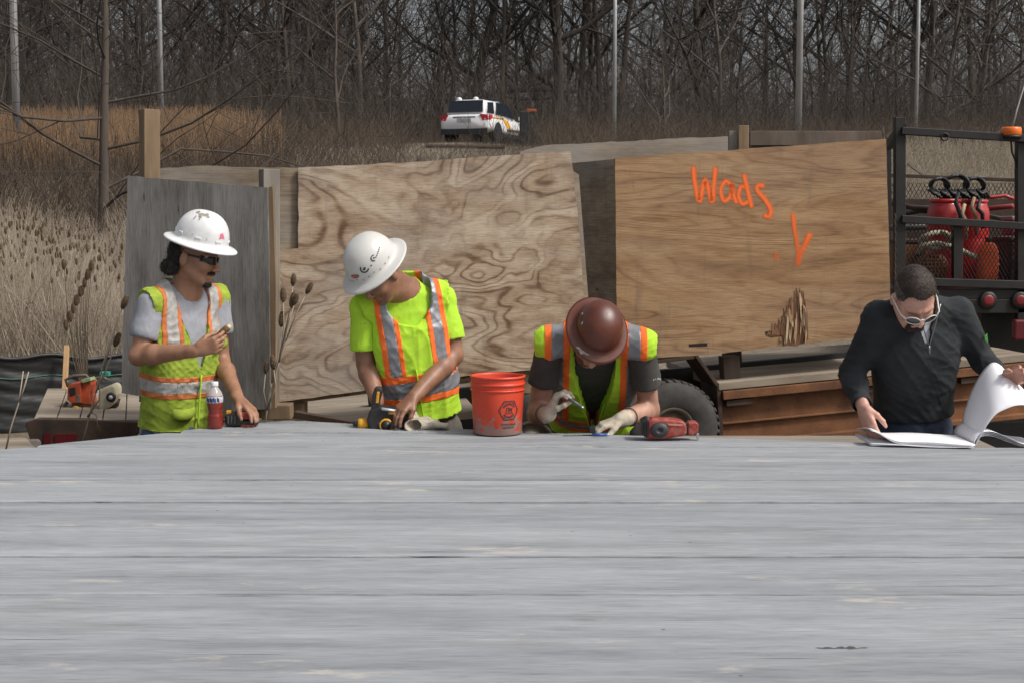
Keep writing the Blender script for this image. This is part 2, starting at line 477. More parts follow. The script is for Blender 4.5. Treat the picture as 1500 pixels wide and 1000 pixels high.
# ------------------------------------------------------------------ materials of the site
def mat_deck(k):
    m, nt, b = new_mat('deck_board_%d' % k)
    c0 = nd(nt, 'ShaderNodeTexCoord').outputs['Object']
    def mapped(loc, sc):
        mp = nd(nt, 'ShaderNodeMapping'); nt.links.new(c0, mp.inputs[0])
        mp.inputs['Location'].default_value = loc; mp.inputs['Scale'].default_value = sc
        return mp.outputs[0]
    broad = mapped((k * 3.7, k * 1.9, 0), (0.9, 7.0, 1))
    mid = mapped((k * 1.3, k * 5.1, 0), (3.5, 55.0, 1))
    fine = mapped((k * 2.3, k * 3.3, 0), (9.0, 170.0, 1))
    t = [0.0, .018, -.02, .025, -.012, .008][k % 6]
    band = ramp(nt, noise(nt, broad, 1.6, 5, 0.6, .3), [(0.28, (0.20 + t, 0.212 + t, 0.228 + t)), (0.5, (0.27 + t, 0.284 + t, 0.303 + t)), (0.72, (0.33 + t, 0.345 + t, 0.365 + t))])
    g1 = ramp(nt, noise(nt, mid, 1.5, 6, 0.7), [(0.28, 0.66), (0.40, 0.95), (0.58, 1.01), (0.74, 1.13)])
    g2 = ramp(nt, noise(nt, fine, 1.4, 4, 0.6), [(0.28, 0.76), (0.5, 1.0), (0.72, 1.14)])
    col = mixc(nt, 1.0, mixc(nt, 1.0, band, g1, 'MULTIPLY'), g2, 'MULTIPLY')
    # pale worn scuffs, tan dust, brown water stains: shapes of their own
    sc_ = ramp(nt, noise(nt, mapped((k * .37, 0, 0), (1.5, 4.5, 1)), 1.3, 8, 0.68), [(0.61, 0.0), (0.69, 0.75)])
    col = mixc(nt, sc_, col, (0.47, 0.43, 0.375))
    st_ = ramp(nt, noise(nt, mapped((k * .9, 3, 0), (.8, 5.0, 1)), 1.5, 6, 0.65), [(0.58, 0.0), (0.72, 0.5)])
    col = mixc(nt, st_, col, (0.17, 0.168, 0.165))
    crack = ramp(nt, noise(nt, mapped((k * 4.1, k, 0), (1.6, 120.0, 1)), 1.0, 3, 0.5), [(0.265, 0.9), (0.305, 0.0)])
    col = mixc(nt, crack, col, (0.045, 0.045, 0.047))
    spk = nd(nt, 'ShaderNodeTexVoronoi'); spk.inputs['Scale'].default_value = 6.5; nt.links.new(mapped((k, k, 0), (1, 1.6, 1)), spk.inputs['Vector'])
    col = mixc(nt, ramp(nt, spk.outputs['Distance'], [(0.022, 0.9), (0.045, 0.0)]), col, (0.03, 0.03, 0.03))
    nt.links.new(col, b.inputs['Base Color'])
    b.inputs['Roughness'].default_value = 0.85
    b.inputs['Specular IOR Level'].default_value = 0.3
    hgt = math_(nt, 'SUBTRACT', math_(nt, 'ADD', math_(nt, 'MULTIPLY', g1, .6), math_(nt, 'MULTIPLY', g2, .5)), crack)
    bump(nt, b, hgt, 0.6, 0.006)
    return m
def mat_ply(name, tones, k=0.0, freq=13.0, stretch=(1.0, 2.6), grey=0.25, dirt=0.4, sharp=.5, grain=(3.0, 90.0), cw=.48):
    """rotary cut plywood: contour bands of a smooth field, weathered; UV in metres"""
    m, nt, b = new_mat(name)
    uvn = nd(nt, 'ShaderNodeUVMap').outputs[0]
    mp = nd(nt, 'ShaderNodeMapping'); nt.links.new(uvn, mp.inputs[0])
    mp.inputs['Location'].default_value = (k, k * 2.3, k); mp.inputs['Scale'].default_value = (stretch[0], stretch[1], 1)
    fld = noise(nt, mp.outputs[0], 1.25, 3.2, 0.42, 0.5)
    s = math_(nt, 'SINE', math_(nt, 'MULTIPLY', fld, freq * 6.283))
    s = math_(nt, 'ADD', math_(nt, 'MULTIPLY', s, 0.5), 0.5)
    amp = ramp(nt, noise(nt, mp.outputs[0], 2.2, 3, .5), [(0.36, cw * .15), (0.62, cw)])
    line = math_(nt, 'MULTIPLY', math_(nt, 'POWER', s, sharp * 8), amp)
    soft = math_(nt, 'MULTIPLY', math_(nt, 'SINE', math_(nt, 'MULTIPLY', fld, freq * 1.9)), .10 * cw)
    blot = noise(nt, mp.outputs[0], 4.5, 7, 0.68)
    f = math_(nt, 'SUBTRACT', math_(nt, 'ADD', math_(nt, 'MULTIPLY', blot, 1.0), soft), math_(nt, 'MULTIPLY', line, .36))
    col = ramp(nt, f, [(0.14, tones[0]), (0.40, tones[1]), (0.64, tones[2])])
    mg = nd(nt, 'ShaderNodeMapping'); nt.links.new(uvn, mg.inputs[0]); mg.inputs['Scale'].default_value = (grain[0], grain[1], 1)
    gr = ramp(nt, noise(nt, mg.outputs[0], 1.5, 4, .6), [(0.3, 0.66), (0.52, 1.0), (0.7, 1.14)])
    col = mixc(nt, 1.0, col, gr, 'MULTIPLY')
    wth = ramp(nt, noise(nt, mp.outputs[0], 0.8, 6, .65), [(0.45, 0.0), (0.7, grey * 2)])
    col = mixc(nt, wth, col, (0.26, 0.25, 0.245))
    ms = nd(nt, 'ShaderNodeMapping'); nt.links.new(uvn, ms.inputs[0]); ms.inputs['Scale'].default_value = (9.0, 1.2, 1)
    drt = ramp(nt, noise(nt, ms.outputs[0], 1.2, 6, .7), [(0.56, 0.0), (0.76, dirt)])
    col = mixc(nt, drt, col, (0.11, 0.085, 0.065))
    vor = nd(nt, 'ShaderNodeTexVoronoi'); vor.inputs['Scale'].default_value = 3.2; nt.links.new(mp.outputs[0], vor.inputs['Vector'])
    knot = ramp(nt, vor.outputs['Distance'], [(0.03, 0.85), (0.075, 0.0)])
    col = mixc(nt, knot, col, (0.06, 0.04, 0.03))
    nt.links.new(col, b.inputs['Base Color'])
    b.inputs['Roughness'].default_value = 0.85
    bump(nt, b, math_(nt, 'ADD', f, math_(nt, 'MULTIPLY', gr, .4)), 0.35, 0.006)
    return m
PLY_SWIRL = mat_ply('plywood_swirl', [(0.125, 0.068, 0.036), (0.32, 0.228, 0.152), (0.46, 0.37, 0.28)], 1.3, 24.0, (.95, 1.9), .25, .5, .40, (9.0, 110.0), .80)
PLY_TAN = mat_ply('plywood_tan', [(0.145, 0.075, 0.032), (0.268, 0.150, 0.070), (0.36, 0.228, 0.120)], 4.1, 26.0, (.38, 2.2), .10, .7, .5, (7.0, 120.0), .55)
PLY_GREY = mat_ply('plywood_grey', [(0.072, 0.060, 0.050), (0.15, 0.142, 0.132), (0.215, 0.208, 0.198)], 7.7, 2.5, (3.2, .7), .12, .9, .3, (90.0, 5.0))
PLY_OLD = mat_ply('plywood_old', [(0.12, 0.085, 0.055), (0.23, 0.175, 0.12), (0.34, 0.275, 0.20)], 9.2, 6.0, (.8, 2.2), .45, .5)
PLY_SHADED = mat_ply('plywood_shaded_side', [(0.06, 0.042, 0.030), (0.095, 0.07, 0.05), (0.14, 0.105, 0.08)], 2.2, 5.0, (.7, 2.5), .1, .4)  # darkened copy of the old plywood: a box side's shade put into the colour
LUMBER = M('lumber', (0.13, 0.085, 0.048), .85, col2=(0.26, 0.18, 0.108), scale=9, stretch=(1, 1, .15), bmp=.3, bscale=60)
LUMBER_GREY = M('lumber_grey', (0.13, 0.115, 0.098), .9, col2=(0.27, 0.245, 0.21), scale=11, stretch=(1, 1, .12), bmp=.35, bscale=70)
LUMBER_DARK = M('lumber_dark', (0.075, 0.055, 0.042), .9, col2=(0.15, 0.115, 0.09), scale=8, stretch=(1, 1, .2), bmp=.3)
PLANK_PALE = M('plank_pale', (0.19, 0.15, 0.11), .85, col2=(0.33, 0.275, 0.21), scale=5, stretch=(.3, 2, 2), bmp=.25)
MAT_WOOD = M('mat_wood', (0.185, 0.155, 0.125), .9, col2=(0.30, 0.265, 0.225), scale=4, stretch=(.3, 3, 3), bmp=.4)
RUST = M('rusty_steel', (0.095, 0.036, 0.014), .8, 0, col2=(0.22, 0.092, 0.034), scale=5, bmp=.45, bscale=60)
RUST_DARK = M('rusty_steel_dark', (0.026, 0.015, 0.010), .8, 0, col2=(0.070, 0.038, 0.024), scale=6, bmp=.45, bscale=60)
BLACKSTEEL = M('black_steel', (0.005, 0.005, 0.0055), .6, 0, col2=(0.016, 0.014, 0.012), scale=8, bmp=.2)
RUBBER = M('tyre_rubber', (0.032, 0.030, 0.029), .85, col2=(0.068, 0.062, 0.057), scale=9, bmp=.35, bscale=70)
HOSE = M('black_hose', (0.008, 0.008, 0.008), .55, bmp=.1)
GALV = M('galvanised', (0.46, 0.47, 0.48), .5, .3, var=.12, scale=2, bmp=.05)

# ------------------------------------------------------------------ timber deck
ZD = 0.85
A = on_z(0, 657, ZD); Bc = on_z(420, 616, ZD); Cc = on_z(690, 629.5, ZD); Dc = on_z(1500, 654.5, ZD)
dl = nrm(A - Bc); dr = nrm(Dc - Cc)
far_edge = [A + dl * 2.2, Bc, Cc, Dc + dr * 1.3]
def edge_y(x):
    return float(np.interp(x, [p[0] for p in far_edge], [p[1] for p in far_edge]))
deck = thing('timber_deck', 'weathered grey timber deck of wide boards with tools along its far edge', 'deck', (0, 3.5, 0))
XL, XR = far_edge[0][0], far_edge[-1][0]
y0 = 1.085; k = 0
while y0 < 6.4:
    w = 0.385
    xsb = np.linspace(XL, XR, 200)
    top = np.minimum(y0 + w - .003, np.array([edge_y(x) for x in xsb]))
    ok = top > y0 + .03
    if ok.any():
        xx = xsb[ok]; tt = top[ok]
        keep = [0] + [i for i in range(1, len(xx) - 1) if abs((tt[i + 1] - tt[i]) - (tt[i] - tt[i - 1])) > 1e-5] + [len(xx) - 1]
        slope = 0.0035
        rk = np.random.default_rng(90 + k); nx_ = 90
        def wob(x, s_): return .0016 * math.sin(x * 7 + s_) + .0010 * math.sin(x * 23 + 2 * s_) + rk.normal(0, .0009)
        fx = np.linspace(xx[0], xx[-1], nx_)
        back = [(x, min(float(np.interp(x, xx, tt)), y0 + w - .0028) + (wob(x, k + 2) if 0 < n_ < nx_ - 1 else 0)) for n_, x in enumerate(fx)]
        poly = [(x, y0 + .0028 + wob(x, k)) for x in fx] + back[::-1]
        zt = ZD + [0, .004, -.003, .002, .005, -.002][k % 6]
        mb = MB()
        mb.slab([V(x, y - slope * x * .6, zt) for x, y in poly], V(0, 0, -.09))
        mb.build('board', mat_deck(k), deck, bevel=.004)
    y0 += w; k += 1
for yy in (1.8, 3.4, 5.0):
    mb = MB(); mb.box((0, yy, .655), (4.4, .2, .2)); mb.build('bearer', LUMBER_GREY, deck, bevel=.006)
for xx in (-2.0, 0, 2.0):
    for yy in (1.8, 3.4, 5.0):
        mb = MB(); mb.box((xx, yy, .27), (.2, .19, .57)); mb.build('post', LUMBER_GREY, deck, bevel=.006)

# board split: dark sliver laid on top, the hollow's shade painted as colour
SPLIT_SHADE = M('split_shade_dark', (.03, .03, .032), .95, col2=(.10, .10, .10), scale=60, stretch=(.3, 3, 1), bmp=.5)
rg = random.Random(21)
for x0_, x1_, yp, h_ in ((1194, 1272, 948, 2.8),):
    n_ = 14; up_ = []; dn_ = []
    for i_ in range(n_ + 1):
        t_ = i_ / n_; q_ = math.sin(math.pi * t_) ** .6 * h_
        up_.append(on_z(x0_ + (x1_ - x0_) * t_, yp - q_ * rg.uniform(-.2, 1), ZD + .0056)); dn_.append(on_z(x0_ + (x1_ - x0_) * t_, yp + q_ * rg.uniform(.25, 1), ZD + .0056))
    mb = MB(); mb.slab(dn_ + up_[::-1], V(0, 0, -.004)); mb.build('split_shade', SPLIT_SHADE, deck)

# ------------------------------------------------------------------ panels
def panel(name, px_pts, P, n, t, mat, parent, jag=0.0, seed=0, bevel=0.0):
    """board cut to the outline px_pts on the plane (P, n facing the viewer), thickness t behind it"""
    r = random.Random(seed)
    pts = [on_plane(x, y, P, n) for x, y in px_pts]
    if jag:
        q = []
        for i, p in enumerate(pts):
            p2 = pts[(i + 1) % len(pts)]; L = np.linalg.norm(p2 - p); m = max(1, int(L / .05))
            for j in range(m):
                b = p + (p2 - p) * j / m
                if j: b = b + V(r.uniform(-1, 1), 0, r.uniform(-1, 1)) * jag
                q.append(b)
        pts = q
    mb = MB(); n = nrm(n); mb.slab(pts, -n * t)
    o = mb.build(name, mat, parent, bevel=bevel)
    right = nrm(np.cross(V(0, 0, 1), -n)); 
    uv_planar(o, P, nrm(np.cross(n, V(0, 0, 1))) * -1, V(0, 0, 1))
    return o
def pn(yaw_deg, lean=0.0):
    """normal of an upright panel facing the viewer; positive yaw: its right end is farther away"""
    a = math.radians(yaw_deg)
    return nrm(V(math.sin(a), -math.cos(a), lean))
def post_px(name, x0, x1, y0, y1, Y, d, mat, parent, lean=0.0, twist=0.0):
    a = at((x0 + x1) / 2, y1, Y); b = at((x0 + x1) / 2 + lean, y0, Y)
    w = (x1 - x0) / FPX * Y
    mb = MB(); mb.bar(a + V(0, d / 2, 0), b + V(0, d / 2, 0), d, w, up=(math.cos(twist), math.sin(twist), 0))
    return mb.build(name, mat, parent, bevel=.003)

# trailer frame: right end a little farther and higher
PF = at(900, 400, 7.75); NF = pn(8)
EX = nrm(V(math.cos(math.radians(8)), math.sin(math.radians(8)), 0.075))     # along the trailer
EZ = nrm(np.cross(EX, nrm(V(-math.sin(math.radians(8)), math.cos(math.radians(8)), 0)))); EY = np.cross(EZ, EX)
trailer = thing('flatbed_trailer', 'rusty steel flatbed trailer with worn plank floor under the plywood forms', 'trailer', on_plane(1000, 690, PF, NF) * V(1, 1, 0))
c_tl = on_plane(1052, 560, PF, NF)          # front top corner of the floor right of the wheel
TL = lambda u, v, w: c_tl + EX * u + EY * v + EZ * w
TAX = (EX, EY, EZ)
# rusty channel beam right of the wheel: top flange, web, bottom flange
mb = MB(); mb.box(TL(.95, .03, -.075), (1.86, .10, .05), TAX); mb.build('top_flange', RUST, trailer, bevel=.004)
mb = MB(); mb.box(TL(.95, .055, -.235), (1.86, .03, .27), TAX); mb.build('side_beam', RUST, trailer, bevel=.003)
mb = MB(); mb.box(TL(.95, .04, -.37), (1.86, .09, .03), TAX); mb.build('bottom_flange', RUST, trailer, bevel=.004)
mb = MB(); mb.box(TL(.95, .028, -.243), (1.86, .02, .012), TAX); mb.build('weld_rib', RUST, trailer, bevel=.003)
for u in (.12, .86, 1.55):
    mb = MB(); mb.box(TL(u, .02, -.125), (.16, .05, .035), TAX); mb.build('bracket', RUST_DARK, trailer, bevel=.003)
for j in range(6):
    mb = MB(); mb.box(TL(.95 + .004 * j, .10 + .215 * j, -.022), (1.9, .21, .045), TAX); mb.build('floor_plank', PLANK_PALE, trailer, bevel=.004)
for j in range(7):
    mb = MB(); mb.box(TL(-2.35, .10 + .19 * j, -.052), (1.9, .185, .045), TAX); mb.build('floor_plank', PLANK_PALE, trailer, bevel=.004)
# fender: dark plate with a folded front edge, and the wheel under it
wc = on_plane(986, 628, PF - V(0, .02, 0), NF)
f0 = on_plane(1020, 520, PF, NF); f1 = on_plane(1053, 566, PF, NF); f2 = on_plane(1057, 640, PF, NF)
mb = MB()
for a, b in ((f0, f1), (f1, f2)):
    mb.slab([a - EX * .012, a + EX * .012, b + EX * .012, b - EX * .012], EY * .35)
mb.build('fender', RUST_DARK, trailer, bevel=.003)
g0 = on_plane(890, 536, PF, NF)
mb = MB(); mb.slab([g0, f0 - EX * .012, f0 - EX * .012 - EZ * .02, g0 - EZ * .02], EY * .30); mb.build('fender_top', RUST_DARK, trailer, bevel=.003)
mb = MB(); mb.box(wc + EY * .62 + EZ * .02, (3.4, .06, .5), TAX); mb.build('inner_beam', BLACKSTEEL, trailer)
def wheel(center, R, rr, wdt, ax, parent, rimmat, nt_=40, hub=True):
    """tyre with tread blocks > rim"""
    ex, ey, ez = ax          # ey is the axle, pointing away from the viewer
    mb = MB()
    prof = [(rr, 0), (rr + .012, -.008), (R * .80, -.012), (R * .93, 0.0), (R * .985, .02), (R, .045), (R, wdt - .045), (R * .93, wdt), (rr, wdt)]
    mb.lathe([(r, h) for r, h in prof], center, (ex, ez, ey), 48, cap=False)
    for k in range(nt_):
        a = 2 * math.pi * k / nt_
        rad = ex * math.cos(a) + ez * math.sin(a); tg = -ex * math.sin(a) + ez * math.cos(a)
        for q in (.02, .07, .12):
            mb.box(center + rad * (R - .006) + ey * (q + .012), (.02, R * 2 * math.pi / nt_ * .6, .036), (rad, tg, ey))
    t = mb.build('tyre', RUBBER, parent, True)
    mb = MB()
    mb.lathe([(rr + .004, -.006), (rr - .012, -.004), (rr - .02, .03), (rr * .62, .05), (rr * .55, .02), (rr * .3, .012), (0.001, .012)], center, (ex, ez, ey), 32, cap=False)
    r_ = mb.build('rim', rimmat, parent, True)
    r_.parent = t; r_.location = (0, 0, 0)
    return t
RIM = M('rim_cream', (0.30, 0.255, 0.20), .6, .1, col2=(0.12, 0.085, 0.06), scale=12, bmp=.2)
wheel(wc, .275, .122, .19, (EX, EY, EZ), trailer, RIM)
wheel(wc - EX * .82, .285, .125, .19, (EX, EY, EZ), trailer, RIM)

# ---- plywood forms standing on the trailer
FG = 'plywood concrete forms on the trailer'
# right form: a box with a tan front, dark left side, boards along its back
form_r = thing('plywood_form', 'tan plywood form box sprayed with orange lettering and an arrow', 'form box', on_plane(1100, 515, PF, NF), FG)
panel('front_panel', [(901, 232), (1298, 204), (1306, 489), (1040, 519), (904, 527)], PF, NF, .02, PLY_TAN, form_r, jag=.0015, seed=3)
ps = PF + V(0, .02, 0)
q0, q1 = on_plane(901, 233, ps, NF), on_plane(904, 527, ps, NF)
sd = nrm(V(-0.40, 1, 0.0)) * .62
mb = MB(); mb.slab([q0 + EX * .004, q0 + sd, q1 + sd, q1 + EX * .004], EX * .018)
o = mb.build('side_panel', PLY_OLD, form_r); uv_planar(o, q0, nrm(sd), V(0, 0, 1))
PB = PF + EY * .75
panel('back_panel', [(762, 222), (800, 213), (1060, 200), (1288, 201), (1290, 260), (1290, 480), (850, 505), (765, 500)], PB, NF, .02, PLY_OLD, form_r, jag=.003, seed=5)
mb = MB()
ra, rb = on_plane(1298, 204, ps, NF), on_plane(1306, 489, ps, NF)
mb.slab([ra - EX * .02, ra - EX * .02 + EY * .72, rb - EX * .02 + EY * .72, rb - EX * .02], EX * .018); o = mb.build('side_panel', PLY_SHADED, form_r); uv_planar(o, ra, EY, V(0, 0, 1))
bt0, bt1 = on_plane(840, 498, PB, NF), on_plane(1288, 470, PB, NF)
post_px('stud', 1082, 1097, 184, 470, 7.93, .04, LUMBER, form_r)
post_px('stud', 1068, 1082, 192, 470, 7.96, .04, LUMBER_GREY, form_r)
mb = MB(); mb.bar(on_plane(1098, 203, PB - EY * .03, NF), on_plane(1290, 203, PB - EY * .03, NF), .02, .09); mb.build('top_rail', LUMBER_DARK, form_r, bevel=.003)
for u, v in ((.12, .16), (1.28, .3), (.30, .7), (1.2, .7)):
    mb = MB(); mb.box(TL(u, v, .065), (.10, .10, .13), TAX); mb.build('skid', LUMBER_DARK, form_r, bevel=.004)
# broken, splintered corner at the foot of the front panel
SPL = M('raw_splinter', (0.34, 0.20, 0.10), .85, col2=(0.56, 0.42, 0.27), scale=30, stretch=(1, 1, .2), bmp=.4)
SPL_D = M('rotten_core', (0.11, 0.05, 0.026), .9, col2=(0.23, 0.115, 0.06), scale=25, stretch=(1, 1, .3), bmp=.6)
rs = random.Random(4)
fr = PF - nrm(V(0, 1, 0)) * .0015
top_ = [(1122, 489)]
xk = 1124.0
while xk < 1182:
    hgt = np.interp(xk, [1122, 1140, 1150, 1158, 1168, 1176, 1183], [486, 474, 452, 436, 424, 430, 468])
    top_ += [(xk, hgt + rs.uniform(4, 14)), (xk + .8, hgt - rs.uniform(0, 9))]; xk += rs.uniform(2.0, 5.0)
mb = MB(); mb.slab([on_plane(x, y, fr, NF) for x, y in top_ + [(1184, 497), (1166, 507), (1148, 506), (1146, 491)]], NF * .002)
mb.build('broken_patch', SPL_D, form_r)
for k in range(34):
    x = 1141 + rs.random() * 40; w = .5 + rs.random() ** 2 * 3.4
    y = np.interp(x, [1140, 1150, 1158, 1168, 1176, 1183], [474, 456, 436, 426, 432, 468]) + rs.random() ** 1.5 * 46
    L = min(10 + rs.random() * 40, 505 - y)
    if L < 6: continue
    sl_ = rs.uniform(-3, 3)
    c_ = [(x, y), (x + w, y + rs.uniform(2, 8)), (x + w + sl_ * .5, y + L * .55), (x + w * .5 + sl_, y + L), (x + sl_ * .7 - w * .2, y + L * .8), (x - w * .2, y + L * .3)]
    mb = MB(); mb.slab([on_plane(a_, b_, PF + NF * (.0035 + .0004 * k), NF) for a_, b_ in c_][::-1], -NF * .003)
    mb.build('splinter', [SPL, SPL, SPL_D, LUMBER][k % 4], form_r)
SLOT_SHADE = M('slot_shade_black', (0.012, 0.010, 0.009), .95, bmp=0)  # near-black slabs on the panel face paint the shade inside its slots
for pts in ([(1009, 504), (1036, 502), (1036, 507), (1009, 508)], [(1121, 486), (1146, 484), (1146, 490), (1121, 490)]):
    mb = MB(); mb.slab([on_plane(x, y, PF + NF * .001, NF) for x, y in pts], -NF * .004); mb.build('slot_shade', SLOT_SHADE, form_r)
# sprayed lettering and arrow: soft edged strokes of paint lying on the panel
def mat_spray():
    m, nt, b = new_mat('orange_spray_paint')
    uvn = nd(nt, 'ShaderNodeUVMap').outputs[0]
    sx = nd(nt, 'ShaderNodeSeparateXYZ'); nt.links.new(uvn, sx.inputs[0])
    a = math_(nt, 'ABSOLUTE', sx.outputs[1])
    c = coords(nt)
    e = math_(nt, 'ADD', a, math_(nt, 'MULTIPLY', math_(nt, 'SUBTRACT', noise(nt, c, 180, 3), .5), .35))
    al = ramp(nt, e, [(0.22, 0.97), (0.55, .6), (0.95, 0.0)])
    # the stroke thins where the can moved fast (u carries the density)
    al = math_(nt, 'MULTIPLY', al, sx.outputs[0])
    b.inputs['Base Color'].default_value = (0.90, 0.155, 0.022, 1)
    b.inputs['Roughness'].default_value = 0.7
    nt.links.new(al, b.inputs['Alpha'])
    return m
SPRAY = mat_spray()
def stroke(pts, w, parent, lift, name, dens=None):
    pts = np.array(pts, float)
    # Catmull-Rom resample in the panel
    q = []
    P_ = np.vstack([2 * pts[0] - pts[1], pts, 2 * pts[-1] - pts[-2]])
    for i in range(1, len(P_) - 2):
        for t in np.linspace(0, 1, 8, endpoint=False):
            a, b_, c, d = P_[i - 1:i + 3]
            q.append(.5 * ((2 * b_) + (-a + c) * t + (2 * a - 5 * b_ + 4 * c - d) * t * t + (-a + 3 * b_ - 3 * c + d) * t ** 3))
    q.append(pts[-1]); q = np.array(q)
    tg = np.gradient(q, axis=0); tg /= np.linalg.norm(tg, axis=1)[:, None] + 1e-9
    q = np.vstack([q[0] - tg[0] * w * .55, q, q[-1] + tg[-1] * w * .55]); tg = np.vstack([tg[0], tg, tg[-1]])
    nr = np.stack([-tg[:, 1], tg[:, 0]], 1)
    me = bpy.data.meshes.new(name); vs = []; fs = []; uvs = []
    P0 = PF + NF * lift
    m = len(q)
    for i in range(m):
        for s in (-1, 0, 1):
            x, y = q[i] + nr[i] * w * s * .8
            vs.append(tuple(on_plane(x, y, P0, NF)))
    for i in range(m - 1):
        for s in (0, 1):
            fs.append((i * 3 + s, i * 3 + s + 1, i * 3 + s + 4, i * 3 + s + 3))
    me.from_pydata(vs, [], fs); uv = me.uv_layers.new(name='UVMap')
    for l in me.loops:
        i, s = divmod(l.vertex_index, 3)
        end = 1.0 if 0 < i < m - 1 else 0.0
        dd = 1.0 if dens is None else float(np.interp(i / (m - 1), [0, 1], dens))
        uv.data[l.index].uv = (dd * end, s - 1)
    me.materials.append(SPRAY); me.update()
    o = bpy.data.objects.new(name, me); COL.objects.link(o); wire(o, parent)
    return o
strokes = [  # W, a, d, s, arrow
    ([(1016, 246), (1018, 268), (1025, 295), (1033, 264), (1043, 296), (1046, 270), (1048, 247)], 3.3, None),
    ([(1072, 272), (1063, 266), (1056, 278), (1060, 294), (1069, 289), (1073, 270), (1074, 284), (1079, 297)], 2.9, None),
    ([(1095, 276), (1086, 274), (1082, 287), (1088, 299), (1098, 294)], 2.9, None),
    ([(1090, 257), (1095, 278), (1101, 303)], 3.1, None),
    ([(1118, 272), (1110, 273), (1110, 280), (1121, 293), (1129, 307), (1127, 317), (1120, 316)], 3.3, None),
    ([(1162, 315), (1164, 336), (1168, 360), (1170, 386)], 3.0, (1, .45)),
    ([(1186, 344), (1180, 358), (1172, 374), (1168, 388)], 4.0, (1, .35)),
    ([(1137, 372), (1138, 381)], 4.0, (.35, .25))]
for i, (p, w, dn) in enumerate(strokes):
    o = stroke(p, w * 2.0, form_r, .0007 + .0003 * i, 'lettering' if i < 5 else 'arrow_mark', dn)
    o['label'] = 'orange sprayed letter stroke' if i < 5 else 'orange sprayed arrow stroke'

# middle form: big swirled sheet leaning against a second sheet
PM = at(640, 400, 7.35); NM = pn(5, .06)
form_m = thing('plywood_form', 'big plywood form sheet with swirling grain, notched at its left edge', 'form sheet', on_plane(640, 570, PM, NM), FG)
panel('face_sheet', [(437, 246), (615, 237), (700, 230), (836, 222), (845, 300), (857, 452), (800, 540), (690, 549), (560, 567), (470, 580), (401, 589), (399, 420), (400, 366), (437, 364)], PM, NM, .02, PLY_SWIRL, form_m, jag=.003, seed=1)
panel('backing_sheet', [(430, 256), (838, 250), (848, 256), (862, 440), (862, 540), (560, 575), (430, 575)], PM + V(0, .05, 0), NM, .02, PLY_OLD, form_m)
panel('edge_strip', [(401, 250), (437, 247), (437, 364), (428, 366), (401, 367)], PM + V(0, .03, 0), NM, .03, PLY_OLD, form_m, jag=.002, seed=9)
e0, e1 = on_plane(402, 588, PM, NM), on_plane(640, 555, PM, NM)
mb = MB(); mb.bar(e0 + V(0, .10, -.012), on_plane(800, 537, PM, NM) + V(0, .10, -.012), .14, .022); mb.build('bottom_board', LUMBER, form_m, bevel=.003)
for x in (415, 760):
    p = on_plane(x, 585 if x < 500 else 545, PM, NM)
    mb = MB(); mb.box(p + V(.02, .12, -.07), (.16, .16, .10)); mb.build('skid', LUMBER, form_m, bevel=.005)
# left form: grey panel turned to the left, posts and a back sheet
PL = at(300, 430, 7.05); NL = pn(-9)
form_l = thing('plywood_form', 'grey plywood form panel with two upright posts behind the sandwich eater', 'form panel', on_plane(300, 600, PL, NL), FG)
panel('face_panel', [(187, 258), (392, 275), (394, 420), (396, 598), (330, 602), (178, 575), (182, 420)], PL, NL, .018, PLY_GREY, form_l, jag=.002, seed=2)
panel('edge_batten', [(393, 275), (399, 273), (404, 420), (403, 597), (397, 598), (395, 420)], PL + V(0, .012, 0), NL, .03, LUMBER, form_l)
panel('back_sheet', [(234, 247), (300, 243), (340, 245), (440, 246), (440, 560), (234, 560)], at(330, 300, 7.75), pn(2), .02, PLY_OLD, form_l, jag=.004, seed=6)
post_px('post', 204, 228, 160, 590, 7.14, .08, LUMBER, form_l, 0, .62)
post_px('post', 380, 405, 248, 590, 7.16, .08, LUMBER_GREY, form_l, 0, .5)
a_ = at(402, 590, 7.1)
mb = MB(); mb.bar(at(385, 602, 7.12), at(428, 601, 7.12), .12, .075); mb.build('skid', LUMBER, form_l, bevel=.005)
mb = MB(); mb.bar(at(250, 600, 7.25), at(395, 600, 7.25), .10, .075); mb.build('skid', LUMBER, form_l, bevel=.005)

# stack of timber mats between the deck and the trailer, its top just below deck height
matst = thing('timber_mat_stack', 'low stack of dusty timber mats between the deck and the rusty trailer', 'timber mats', (0.6, 6.9, 0))
zt = .615
for lay in range(3):
    for j in range(4):
        mb = MB(); mb.box((.55 + .02 * lay, 6.97 + .17 * j, zt - .102 - .207 * lay), (4.0, .165, .2)); mb.build('timber', MAT_WOOD, matst, bevel=.007)
# angle iron lying on the trailer's left floor
tag(MB().build('steel_angle', RUST_DARK) if False else (lambda m_: (m_.bar(at(432, 606, 6.98), at(535, 624, 6.92), .05, .035), m_.build('steel_bar', RUST_DARK, None, bevel=.003))[1])(MB()), 'dark rusty steel bar lying on the mats below the swirled plywood', 'steel bar')

